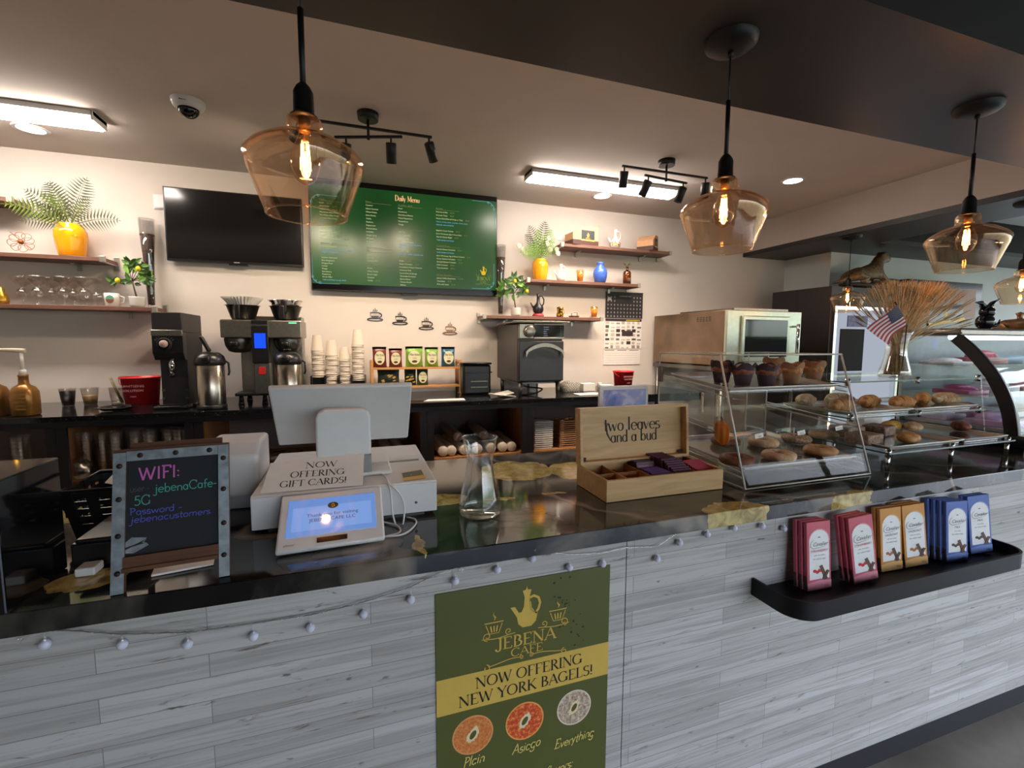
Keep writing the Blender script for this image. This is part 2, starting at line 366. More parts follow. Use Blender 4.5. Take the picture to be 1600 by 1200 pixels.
# ================================================================== the room
ZC, ZD, YW, YH = 2.65, 2.337, 3.85, 1.46          # pale ceiling, dark bulkhead, back wall, bulkhead edge
nf = NT('polished_concrete'); v = nf.coord(); a = nf.noise(v, 1.6, 6, .6, .4)
nf.bsdf(nf.ramp(a, [(.3, srgb('7d766c')), (.5, srgb('978f84')), (.7, srgb('b0a99c'))]), .28, spec=.4, bump=nf.noise(v, 14, 3), bstr=.03)
struct('floor', B().bb((-3.2, -4, -.1), (10, 3.85, 0)), nf.m)
struct('wall_back', B().bb((-3.2, YW, 0), (4.41, YW+.12, ZC+.1)), WALL)
struct('wall_left', B().bb((-3.32, -4, 0), (-3.2, YW+.12, ZC+.1)), WALL)
b = B(); b.bb((4.41, 3.34, 0), (10, 3.46, ZC+.1)); b.bb((4.41, 3.46, 0), (4.53, YW+.12, ZC+.1)); struct('wall_right', b, WALLC)
struct('ceiling', B().bb((-3.2, YH+.08, ZC), (3.83, YW+.12, ZC+.12)), CEIL)
# bulkhead over the counter, the dropped band above the fridges and the tray in the dining ceiling
b = B(); b.bb((-3.2, .92, ZD), (10, YH, ZD+.04)); struct('ceiling.001', b, DARK)
b = B(); b.bb((3.83, YH, ZD), (4.41, YW, ZD+.04)); b.bb((4.41, 2.9, ZD), (10, 3.34, ZD+.04)); struct('ceiling.002', b, DARK)
b = B(); b.bb((3.83, YH, ZD+.04), (3.87, YW, ZC+.1)); b.bb((-3.2, YH, ZD+.04), (10, YH+.04, ZC+.1)); struct('trim_1', b, CEIL)
b = B(); b.bb((4.37, YH+.04, ZD+.04), (4.41, 3.85, ZC+.1)); b.bb((4.41, 2.9, ZD+.04), (10, 2.94, ZC+.1)); struct('trim_2', b, BLKM)
struct('ceiling.003', B().bb((4.41, YH+.04, ZC), (10, 2.9, ZC+.12)), WALLC)
b = B(); b.bb((-3.2, .92, ZD+.04), (10, .96, ZC)); struct('trim_3', b, DARK)
struct('ceiling.004', B().bb((-3.2, -4, ZC-.06), (10, .92, ZC+.1)), DARK)
# shop window behind the camera and at the dining end: the daylight comes in here
def storefront(nm, p0, p1, n):
    b = B(); ax = 0 if abs(p1[0]-p0[0]) > .1 else 1; L = p1[ax]-p0[ax]
    for i in range(n+1):
        c = list(p0); c[ax] = p0[ax]+L*i/n; b.box((c[0], c[1], 1.3), (.07, .07, 2.6))
    for z in (.05, 2.1, 2.55):
        c = [(p0[0]+p1[0])/2, (p0[1]+p1[1])/2, z]; d = [.06, .06, .08]; d[ax] = abs(L); b.box(c, d)
    return struct(nm, b, BLKM)
storefront('window_1', (.4, -4, 0), (10, -4, 0), 5)
struct('wall_front', B().bb((-3.2, -4.1, 0), (.4, -3.95, ZC)), WALLC)  # unseen wall added to keep daylight off the counter's left side
storefront('window_2', (10, -4, 0), (10, 3.3, 0), 4)

# ------------------------------------------------------------------ ceiling fixtures
def area(name, parent, loc, sx, sy, power, col, shape='RECTANGLE'):
    l = bpy.data.lights.new(name, 'AREA'); l.shape = shape; l.size = sx; l.size_y = sy; l.energy = power; l.color = col
    o = bpy.data.objects.new(name, l); C.objects.link(o); o.parent = parent; o.location = loc; return o
TUBE = emit('tube_diffuser', (1, .88, .77), TUBE_E); DISC = emit('downlight_lens', (1, .95, .88), 9)
def tube_light(x0, x1, y, label):
    t = thing('ceiling_tube_light', label, 'light fixture', ((x0+x1)/2, y, ZC), group='long tube lights on the pale ceiling')
    L = x1-x0; h = .05
    b = B(); b.bb((x0, y-.075, ZC-.028), (x1, y+.075, ZC-.001), 0, .004); b.bb((x0, y-.075, ZC-h), (x0+.012, y+.075, ZC-.001), 0, .003); b.bb((x1-.012, y-.075, ZC-h), (x1, y+.075, ZC-.001), 0, .003)
    b.make('housing', WHT, t)
    b = B(); b.prism([(-.068, 0), (-.06, -.03), (-.03, -.04), (.03, -.04), (.06, -.03), (.068, 0)], (x0+.013, y, ZC-.027), (0, 1, 0), (0, 0, 1), (L-.026, 0, 0)); b.make('diffuser', TUBE, t)
tube_light(1.18, 2.4, 3.15, 'long lit tube light right of the menu screen')
tube_light(-2.5, -1.27, 3.17, 'long lit tube light above the left shelves, cut by the photo edge')
for x, y, lb in ((-1.72, 3.48, 'round recessed downlight above the fern vase, beside the left tube light'), (1.95, 3.47, 'round recessed downlight just under the right tube light'), (3.1, 2.68, 'round recessed downlight alone near the right bulkhead')):
    t = thing('recessed_downlight', lb, 'light fixture', (x, y, ZC), group='recessed downlights')
    b = B(); b.lathe([(.062, -.004), (.078, -.006), (.082, -.001), (.082, 0)], (x, y, ZC), 32); b.make('trim_ring', WHT, t)
    b = B(); b.lathe([(0, -.003), (.063, -.003)], (x, y, ZC), 32); b.make('lens', DISC, t)
    area('lamp', t, (0, 0, -.012), .11, .11, DOWN_W, (1, .88, .74), 'DISK').data.spread = RD(120)
# dome camera
cx, cy = -.766, 2.83
t = thing('dome_security_camera', 'white dome security camera with a dark lens on the ceiling', 'security camera', (cx, cy, ZC))
b = B(); b.lathe([(.075, 0), (.075, -.012), (.066, -.03), (.05, -.04), (.046, -.04)], (cx, cy, ZC), 32); b.make('base', WHT, t)
b = B(); b.sph((cx, cy, ZC-.04), (.047, .047, .042), 0, 24, 12); b.make('dome', BGL, t)
b = B(); b.quad((cx-.02, cy-.0705, ZC-.024), (.03, 0, 0), (0, .0015, .006)); b.make('marking', INK, t)
# track spots
SPOTIN = emit('spot_lamp_face', (1, .85, .65), 14)
def track(cx, cy, label, sa, heads):
    t = thing('track_light', label, 'light fixture', (cx, cy, ZC), group='four headed black track lights')
    b = B(); b.cyl((cx, cy, ZC), (cx, cy, ZC-.035), .055, .052, 32); b.make('canopy', BLK, t)
    b = B(); b.cyl((cx, cy, ZC-.03), (cx, cy, ZC-.125), .007)
    ang = 0; ux, uy = cos(ang), sin(ang)
    b.box((cx, cy, ZC-.075), (.67, .012, .012), rot=Rz(ang)); b.box((cx, cy, ZC-.12), (.36, .012, .012), rot=Rz(RD(sa))); b.sph((cx, cy, ZC-.126), .01); b.make('bars', BLK, t)
    for k, (s, zz, a2, d) in enumerate(heads):
        aa = ang if zz == .075 else RD(sa)
        hx, hy, hz = cx+cos(aa)*s, cy+sin(aa)*s, ZC-zz
        b = B(); d = V(d).normalized(); p0 = V((hx, hy, hz-.035)); p1 = p0+d*.1
        b.lathe([(.001, 0), (.024, 0), (.027, .004), (.027, .1), (.023, .1), (.022, .085)], p0-d*.005, 24, ax=d)
        b.cyl((hx, hy, hz), (hx, hy, hz-.04), .005)
        hd = b.make('spotlight_head', BLK, t)
        b = B(); b.lathe([(0, .083), (.022, .083)], p0, 24, ax=d); b.make('lamp_face', SPOTIN, hd)
        l = bpy.data.lights.new('spot', 'SPOT'); l.energy = SPOT_W*4; l.color = (1, .8, .58); l.spot_size = RD(135); l.spot_blend = 1.0; l.shadow_soft_size = .02
        o = bpy.data.objects.new('spot', l); C.objects.link(o); o.parent = hd; o.location = (p0+d*.1)-V((cx, cy, ZC)); o.rotation_euler = d.to_track_quat('-Z', 'Y').to_euler()
track(.093, 2.66, 'black track light behind the large near left pendant', -20, [(-.32, .075, 0, (-.6, .75, -.75)), (-.12, .12, 0, (-.1, .45, -1)), (.12, .12, 0, (.05, .5, -1)), (.32, .075, 0, (.4, .6, -.85))])
track(1.98, 2.67, 'black track light between the right tube light and the second pendant', 6, [(-.32, .075, 0, (.1, .35, -1)), (-.15, .12, 0, (-.25, .45, -1)), (.15, .12, 0, (-.25, .3, -1)), (.32, .075, 0, (.2, .3, -1))])

# ------------------------------------------------------------------ pendants
FIL = emit('glowing_filament', (1, .42, .08), FIL_E)
def pendant(x, y, z0, zt, label, cord):
    """z0 = bottom of the socket, zt = ceiling"""
    t = thing('pendant_lamp', label, 'pendant lamp', (x, y, zt), group='amber glass pendants')
    b = B(); b.lathe([(0, -.032), (.03, -.03), (.06, -.022), (.072, -.012), (.075, 0)], (x, y, zt), 32); b.cyl((x, y, zt-.03), (x, y, zt-.045), .008); b.make('canopy', BLK, t)
    b = B(); b.tube([(x, y, zt-.03), (x, y, z0+.055+cord)], .0028, 8); b.make('cord', BLK, t)
    b = B(); b.cyl((x, y, z0+.05), (x, y, z0+.06+cord), .0065, n=14); b.make('rod', BLK, t)
    b = B(); b.lathe([(0, .068), (.008, .066), (.015, .058), (.021, .046), (.022, .0), (.029, -.004), (.028, -.007), (0, -.007)], (x, y, z0), 28); b.make('socket', BLK, t)
    P = [(.03, -.004), (.036, -.012), (.0385, -.03), (.037, -.044), (.05, -.049), (.085, -.062), (.112, -.08), (.1235, -.094), (.125, -.102), (.118, -.125), (.1, -.175), (.086, -.215), (.083, -.218)]
    inn = [(r-.0025, h) for r, h in reversed(P)]
    b = B(); b.lathe(P+inn, (x, y, z0), 56); b.tube([(x+.0848*cos(q*pi/24), y+.0848*sin(q*pi/24), z0-.217) for q in range(48)], .0017, 6, closed=True); b.make('glass_shade', AMB, t)
    b = B(); b.lathe([(0, 0), (.013, 0), (.013, -.03), (.0, -.03)], (x, y, z0-.006), 20); b.make('bulb_cap', mat('brass_cap', '8d6a45', .4, .8), t)
    bu = B(); bu.lathe([(.012, -.036), (.013, -.045), (.024, -.07), (.031, -.095), (.03, -.115), (.021, -.138), (.008, -.148), (0, -.149)], (x, y, z0), 28)
    bo = bu.make('bulb', AMB, t)
    f = B()
    for k in range(6):
        a = 2*pi*k/6; f.tube([(x+.007*cos(a), y+.007*sin(a), z0-.062), (x+.0105*cos(a), y+.0105*sin(a), z0-.118)], .0011, 6)
    f.make('filament', FIL, bo)
    f = B(); f.tube([(x, y, z0-.04), (x, y, z0-.12)], .003, 8); f.make('filament_stem', AMB, bo)
    l = bpy.data.lights.new('glow', 'POINT'); l.energy = BULB_W; l.color = (1, .5, .18); l.shadow_soft_size = .012
    o = bpy.data.objects.new('glow', l); C.objects.link(o); o.parent = bo; o.location = (0, 0, z0-.09-zt)
    return t
pendant(-.095, 1.16, 1.949, ZD, 'largest and nearest pendant lamp, hanging in front of the two screens', .16)
pendant(1.071, 1.16, 1.949, ZD, 'pendant lamp with flared amber glass shade in front of the right ceiling track light', .16)
pendant(2.24, 1.16, 1.949, ZD, 'pendant lamp hanging above the wheat vase and catering box', .16)
pendant(3.93, 2.81, 1.93, ZD, 'small far pendant lamp before the black fridge, beside the leopard statue', .03)
pendant(4.03, 1.78, 1.925, ZD, 'pendant lamp cut by the right edge of the photo, over the deli case', .16)
# ================================================================== the front counter
ZT, YF, YBK = 1.0, .95, 1.725
n = NT('black_marble'); vv = n.coord(); w0 = n.noise(vv, 2.2, 5, .6, 1.2)
veins = n.n('ShaderNodeTexWave', wave_type='BANDS', bands_direction='DIAGONAL'); n.l(vv, veins.inputs[0]); veins.inputs['Scale'].default_value = .9
veins.inputs['Distortion'].default_value = 14; veins.inputs['Detail'].default_value = 4; veins.inputs['Detail Scale'].default_value = 1.2
vl = n.ramp(veins.outputs[0], [(.0, (.16, .13, .1, 1)), (.012, (.09, .08, .07, 1)), (.04, (.0, .0, .0, 1))])
base = n.ramp(w0, [(.36, srgb('0b0a0b')), (.47, srgb('151315')), (.56, srgb('3b3935')), (.68, srgb('5f5a52'))])
colr = n.mix(1.0, base, vl, 'ADD')
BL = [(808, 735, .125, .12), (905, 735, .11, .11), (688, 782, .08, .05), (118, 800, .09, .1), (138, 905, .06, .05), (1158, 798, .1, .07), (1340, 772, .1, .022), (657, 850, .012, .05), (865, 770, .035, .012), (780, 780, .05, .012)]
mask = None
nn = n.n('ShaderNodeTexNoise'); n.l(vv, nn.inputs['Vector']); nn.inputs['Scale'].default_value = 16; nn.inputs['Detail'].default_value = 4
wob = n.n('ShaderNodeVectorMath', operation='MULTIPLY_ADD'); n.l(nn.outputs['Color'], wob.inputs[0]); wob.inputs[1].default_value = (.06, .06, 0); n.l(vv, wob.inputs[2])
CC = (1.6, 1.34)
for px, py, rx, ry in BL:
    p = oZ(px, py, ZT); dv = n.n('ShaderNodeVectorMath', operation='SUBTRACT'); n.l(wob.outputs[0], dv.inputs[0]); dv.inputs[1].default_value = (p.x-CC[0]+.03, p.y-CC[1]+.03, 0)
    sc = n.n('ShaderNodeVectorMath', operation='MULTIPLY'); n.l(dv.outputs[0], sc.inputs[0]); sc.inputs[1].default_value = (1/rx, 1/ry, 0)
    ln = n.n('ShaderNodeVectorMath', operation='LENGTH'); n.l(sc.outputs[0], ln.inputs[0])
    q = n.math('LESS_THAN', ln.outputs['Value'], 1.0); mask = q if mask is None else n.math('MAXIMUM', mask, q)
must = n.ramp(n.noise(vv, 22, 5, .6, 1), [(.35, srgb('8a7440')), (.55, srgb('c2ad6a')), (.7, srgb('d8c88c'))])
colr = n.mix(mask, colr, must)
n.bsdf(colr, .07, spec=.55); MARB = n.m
def planks(name, tint=1.0):
    n = NT(name); vv = n.coord(swap=(0, 2, 1)); bt = n.n('ShaderNodeTexBrick'); n.l(vv, bt.inputs[0])
    bt.offset = .37; bt.offset_frequency = 2; bt.squash = 1; bt.inputs['Scale'].default_value = 1; bt.inputs['Brick Width'].default_value = .47; bt.inputs['Row Height'].default_value = .0475
    bt.inputs['Mortar Size'].default_value = .0009; bt.inputs['Mortar Smooth'].default_value = .4; bt.inputs['Bias'].default_value = 0
    bt.inputs['Color1'].default_value = srgb('c6c5c6'); bt.inputs['Color2'].default_value = srgb('adabaa'); bt.inputs['Mortar'].default_value = srgb('85807b')
    st = n.noise(n.coord((2.2, 70, 1), swap=(0, 2, 1)), 1, 5, .6, .8); st2 = n.noise(n.coord((5, 40, 1), swap=(0, 2, 1), off=(3, 7, 0)), 1, 6, .7, 2)
    c1 = n.mix(n.ramp(st, [(.36, (.6, .6, .6, 1)), (.56, (0, 0, 0, 1))]), bt.outputs[0], srgb('8f8a86'))
    c2 = n.mix(n.ramp(st2, [(.28, (1, 1, 1, 1)), (.39, (0, 0, 0, 1))]), c1, srgb('6b5f58'))
    spk = n.noise(n.coord((14, 40, 1), swap=(0, 2, 1)), 1.5, 3); c3 = n.mix(n.ramp(spk, [(.70, (0, 0, 0, 1)), (.78, (.8, .8, .8, 1))]), c2, srgb('4c4440'))
    n.bsdf(c3, .6, spec=.3, bump=st, bstr=.12); return n.m
PLK = planks('whitewashed_planks')
t = thing('service_counter', 'long front service counter with black marble top and whitewashed plank front', 'counter', (CC[0], CC[1], 0))
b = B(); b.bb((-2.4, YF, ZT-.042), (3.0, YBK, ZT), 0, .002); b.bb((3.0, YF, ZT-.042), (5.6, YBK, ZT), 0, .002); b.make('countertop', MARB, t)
b = B(); b.bb((-2.4, .97, .1), (.6365, .99, ZT-.042)); b.make('front_panel', PLK, t)
b = B(); b.bb((.639, .97, .1), (5.6, .99, ZT-.042)); b.make('front_panel', PLK, t)
b = B(); b.bb((-2.4, .985, 0), (5.6, 1.0, .1)); b.make('kick_board', mat('kick_board', '26242b', .5), t)
b = B(); b.bb((-2.4, .992, .1), (5.6, 1.02, ZT-.042)); b.bb((-2.4, 1.6, 0), (5.6, 1.62, ZT-.042)); b.bb((5.56, .99, 0), (5.6, 1.62, ZT-.042)); b.bb((-2.4, 1.0, .4), (5.6, 1.6, .42)); b.make('carcass', BLKM, t)
# raised glossy black box at the left end
t = thing('raised_ledge', 'glossy black raised ledge at the left end of the counter', 'ledge', (-1.4, 1.03, ZT))
b = B(); b.bb((-2.4, .945, ZT+.001), (-.552, 1.115, 1.224), 0, .003); b.make('body', mat('polished_black_stone', '0e0e11', .07, spec=.6, var=.3, vscale=9, coat=.15), t)

# ------------------------------------------------------------------ the bagel poster
PX0, PX1, PZ1, PZ0, PY = .152, .589, .897, .30, .9665
OLV = mat('poster_olive', '535728', .45, var=.05, vscale=5); MUS = mat('poster_mustard', 'cfae52', .5, var=.04); 
t = thing('bagel_poster', 'olive green bagel poster with gold jug emblem on the counter front', 'poster', ((PX0+PX1)/2, PY, PZ0))
b = B(); b.bb((PX0, PY, PZ0), (PX1, PY+.002, PZ1)); b.make('sheet', OLV, t)
b = B(); b.bb((PX0, PY-.0004, .607), (PX1, PY, .694)); b.make('banner', MUS, t)
y1 = PY-.0012
XD, ZV = (1, 0, 0), (0, 0, 1)
def PU(px, py): q = oY(px, py, y1); return q.x, q.z
b = B(); b.text('NOW OFFERING', ((PX0+PX1)/2+.008, y1, .655), XD, ZV, .026, 's', width=.0255*1.27); b.text('NEW YORK BAGELS!', ((PX0+PX1)/2+.004, y1, .618), XD, ZV, .026, 's', width=.0255*1.28); b.make('banner_lettering', INK, t)
def jebena(b, cx, cz, s, y, m=0):
    """gold jug emblem: body, neck, spout and ringed handle, outline in the plane Y=y"""
    o = (cx, y, cz)
    body = [(-.3, .33), (-.26, .12), (-.12, 0), (.14, 0), (.28, .12), (.34, .38), (.2, .44), (.14, .5), (.1, .62), (.09, .9), (.14, 1.1), (.02, 1.12), (0, 1.22), (-.03, 1.12), (-.13, 1.1), (-.07, .9), (-.09, .62), (-.16, .47), (-.24, .46), (-.36, .66), (-.5, .66), (-.4, .5)]
    # triangulate by fans that stay inside the outline
    def fan(ix): b.poly([(cx+body[i][0]*s, y, cz+body[i][1]*s) for i in ix], m)
    fan([0, 1, 2, 3, 4, 5, 6, 17, 18]); fan([6, 7, 16, 17]); fan([7, 8, 15, 16]); fan([8, 9, 14, 15]); fan([9, 10, 14]); fan([10, 11, 13, 14]); fan([11, 12, 13]); fan([0, 18, 19, 20, 21])
    b.stroke([(.08*s, .86*s), (.22*s, .9*s), (.36*s, .82*s), (.41*s, .65*s), (.36*s, .48*s), (.27*s, .36*s)], .075*s, o, XD, ZV, m)
    b.stroke([(.1*s, .74*s), (.13*s, .55*s), (.22*s, .42*s)], .05*s, o, XD, ZV, m)
def curl(b, pts, w, o, m=0): b.stroke(pts, w, o, XD, ZV, m)
def spiral(b, cx, cz, r, turns, a0, w, y, fl=1, m=0):
    k = int(24*turns); b.stroke([(fl*r*(1-.75*i/k)*cos(a0+2*pi*turns*i/k), r*(1-.75*i/k)*sin(a0+2*pi*turns*i/k)) for i in range(k+1)], w, (cx, y, cz), XD, ZV, m)
def emblem(b, cx, cz, s, y):
    """cx, cz = base of the jug; s = jug height unit"""
    jebena(b, cx, cz, s, y)
    for sg in (-1, 1):
        kx = cx+sg*.98*s; kz = cz+.12*s
        b.stroke([(-.28*s, .2*s), (.28*s, .2*s)], .03*s, (kx, y, kz), XD, ZV); b.stroke([(-.24*s, .15*s), (-.14*s, -.12*s), (.14*s, -.12*s), (.24*s, .15*s)], .025*s, (kx, y, kz), XD, ZV)
        for q in (-.1, 0, .1): b.stroke([(q*s, .1*s), (q*s*.7, -.08*s)], .04*s, (kx, y, kz), XD, ZV)
        b.stroke([(0, .26*s), (.04*s, .34*s), (-.02*s, .42*s), (0, .5*s)], [.01*s, .05*s, .03*s, .005*s], (kx, y, kz), XD, ZV)
        b.stroke([(sg*a*s, (.03*sin(a*5))*s) for a in [.35+.09*i for i in range(12)]], .025*s, (cx, y, cz-.14*s), XD, ZV)
        spiral(b, cx+sg*1.18*s, cz-.07*s, .13*s, 1.2, -pi/2, .025*s, y, sg); spiral(b, cx+sg*.55*s, cz-.02*s, .1*s, 1.1, -pi/2, .025*s, y, sg)
        b.stroke([(sg*a*s, (.05*sin(a*4))*s) for a in [.15+.09*i for i in range(13)]], .025*s, (cx, y, cz-.92*s), XD, ZV)
        spiral(b, cx+sg*1.2*s, cz-1.0*s, .1*s, 1.2, pi/2, .03*s, y, sg); spiral(b, cx+sg*.16*s, cz-.9*s, .07*s, 1.2, 0, .025*s, y, sg)
    b.text('JEBENA', (cx, y, cz-.53*s), XD, ZV, .34*s, 's', width=.47*s, T=.17, th=.07); b.text('CAFE', (cx+.02*s, y, cz-.82*s), XD, ZV, .24*s, 's', width=.36*s, T=.15, th=.07)
ex, ez = PU(823, 979)
b = B(); emblem(b, ex, ez, .082, y1); b.make('gold_emblem', MUS, t)
HND = mat('poster_pale_yellow', 'e0cf74', .5)
b = B()
for s_, px, py, sz in (('Plain', 740, 1195, .024), ('Asiago', 822, 1172, .024), ('Everything', 897, 1160, .023)):
    q = oY(px, py, y1); b.text(s_, (q.x, y1, q.z), (1, 0, .06), (0, 0, 1), sz, 'h', slant=.25, jit=.12, T=.16)
q = oY(855, 1213, y1); b.text('more flavors:', (q.x, y1, q.z), (1, 0, .06), (0, 0, 1), .024, 'h', slant=.3, jit=.1, T=.16); b.make('handwriting', HND, t)
def bagel_print(px, py, r, cols, nm):
    n = NT(nm); vv = n.coord(); no = n.noise(vv, 120, 4, .7); n.bsdf(n.ramp(no, [(.35, srgb(cols[0])), (.5, srgb(cols[1])), (.65, srgb(cols[2]))]), .5)
    q = oY(px, py, PY); b = B(); N = 32; rn = random.Random(px); el = lambda a, k: (k*(cos(a)*.62+sin(a)*.45)*r, k*(sin(a)*.95-cos(a)*.1)*r)
    R0 = [b.v((q.x+el(2*pi*i/N, .22)[0], PY-.0006, q.z+el(2*pi*i/N, .22)[1])) for i in range(N)]; jt = [.42*rn.uniform(.82, 1.12) for i in range(N)]; Rm = [b.v((q.x+el(2*pi*i/N, jt[i])[0], PY-.0006, q.z+el(2*pi*i/N, jt[i])[1])) for i in range(N)]; Ro = [b.v((q.x+r*.93*cos(2*pi*i/N), PY-.0006, q.z+r*.91*sin(2*pi*i/N))) for i in range(N)]
    R1 = [b.v((q.x+r*1.0*cos(2*pi*i/N), PY-.0006, q.z+r*.98*sin(2*pi*i/N))) for i in range(N)]
    for i in range(N): j = (i+1) % N; b.f([R0[i], R0[j], Rm[j], Rm[i]], 1); b.f([Rm[i], Rm[j], Ro[j], Ro[i]], 0); b.f([Ro[i], Ro[j], R1[j], R1[i]], 2)
    b.make('bagel_picture', [n.m, mat('bagel_crumb_print', 'e3d0a8', .6), mat(nm+'_edge', cols[2], .6)], t)
bagel_print(739, 1148, .049, ('b8632c', 'cf7a3a', 'dd9a62'), 'plain_bagel_print'); bagel_print(820, 1126, .049, ('b8361c', 'd2502a', 'e8a050'), 'asiago_bagel_print'); bagel_print(897, 1105, .047, ('7d6152', 'b5a08a', 'dccfbd'), 'everything_bagel_print')
b = B(); rnd = random.Random(4)
for i in range(34):
    u = rnd.random(); px = 872+40*u+rnd.gauss(0, 10); py = 905+130*u+rnd.gauss(0, 10)
    if px > 945 or py > 1012: continue
    q = oY(px, py, y1); r = .0012+.0022*rnd.random(); b.poly([(q.x+r*cos(a), y1, q.z+r*sin(a)*rnd.uniform(.6, 1.1)) for a in [k*pi/3 for k in range(6)]])
b.make('flaked_spots', mat('flaked_ink', '23240f', .6), t)

# ------------------------------------------------------------------ string of globe lights
FR = mat('frosted_globe', 'd2d4ea', .35, spec=.5); CLR = glass('clear_hook', (1, 1, 1), .7, .12)
t = thing('string_lights', 'string of small unlit frosted globes along the counter front', 'string lights', (.5, .96, .9))
BP = [(70, 1007), (191, 1007), (293, 1007), (396, 994), (485, 981), (568, 960), (642, 937), (711, 908), (777, 890), (832, 873), (890, 887), (942, 881), (1027, 873), (1062, 848), (1105, 835), (1147, 825), (1191, 822), (1225, 826)]
TP = [(30, 990), (60, 986), (120, 988), (190, 993), (293, 990), (396, 976), (485, 963), (568, 943), (642, 919), (680, 900), (722, 886), (777, 872), (834, 858), (858, 864), (890, 869), (942, 866), (975, 858), (1027, 856), (1062, 832), (1070, 824), (1105, 820), (1147, 811), (1191, 806), (1240, 802), (1310, 790)]
yb = .959
tw = [oY(x, y-2, yb) for x, y in TP]
b = B(); b.tube(tw, .0011, 6); fine = []
for i in range(len(tw)-1):
    k = max(3, int((tw[i+1]-tw[i]).length/.006))
    for j in range(k): p = tw[i].lerp(tw[i+1], j/k); fine.append(p+V((0, .0014*cos(j*1.3), .0018*sin(j*1.3))))
b.tube(fine, .0008, 5); b.make('wire', glass('clear_wire', (.75, .75, .75), .6, .3, .2), t)
for x, y in BP:
    q = oY(x, y, yb); r = .0087
    g = B(); g.sph((q.x, yb, q.z), r, 0, 16, 10); go = g.make('globe', FR, t)
    g = B(); g.lathe([(.0028, .0155), (.0032, .013), (.0036, .008), (.005, .0055)], (q.x, yb, q.z), 12); g.tube([(q.x, yb, q.z+.0155), (q.x+.001, yb, q.z+.021)], .0009, 6); g.make('globe_neck', CLR, go)
for x, y in ((33, 995), (722, 887), (834, 857), (1070, 826)):
    q = oY(x, y, yb); g = B(); g.box((q.x, .9655, q.z), (.012, .006, .022), 0, .003); g.tube([(q.x, .963, q.z-.006), (q.x, .952, q.z-.007), (q.x, .951, q.z), (q.x, .953, q.z+.003)], .0022, 8); g.make('clear_hook', CLR, t)
for x, y, w in ((1545, 775, .012), (1575, 768, .012)): pass

# ------------------------------------------------------------------ black wall tray with chocolate bars
t = thing('wall_tray', 'black floating tray shelf on the counter front holding chocolate bars', 'shelf', (1.55, .967, .735))
TX0, TX1, TY0, TY1, TZ0, TZ1 = 1.052, 2.055, .815, .9685, .735, .785
def rr(x0, x1, y0, y1, r, k=18):
    o = [(x1, y1), (x0, y1)]
    o += [(x0+r-r*cos(a), y0+r-r*sin(a)) for a in [i*pi/2/k for i in range(k+1)]]
    o += [(x1-r+r*sin(a), y0+r-r*cos(a)) for a in [i*pi/2/k for i in range(k+1)]]
    return o
TBK = mat('tray_black', '121014', .5, spec=.3); b = B(); b.prism(rr(TX0+.003, TX1-.003, TY0+.003, TY1-.001, .068), (0, 0, TZ0+.001), (1, 0, 0), (0, 1, 0), (0, 0, .017)); b.make('bottom_panel', TBK, t)
out, inn = rr(TX0, TX1, TY0, TY1, .07), rr(TX0+.007, TX1-.007, TY0+.007, TY1, .063); b = B()
A_ = [b.v((p[0], p[1], TZ0)) for p in out]; B_ = [b.v((p[0], p[1], TZ1)) for p in out]; C_ = [b.v((p[0], p[1], TZ1)) for p in inn]; D_ = [b.v((p[0], p[1], TZ0+.018)) for p in inn]
for i in range(1, len(out)-1):
    for P_, Q_ in ((A_, B_), (B_, C_), (C_, D_)): b.f([P_[i], P_[i+1], Q_[i+1], Q_[i]])
b.f([A_[-1], A_[0], B_[0], B_[-1]]); b.f([B_[-1], B_[0], C_[0], C_[-1]]); b.f([C_[-1], C_[0], D_[0], D_[-1]])
b.make('rim', TBK, t)
CHOC = mat('chocolate_print', '5a3a30', .5)
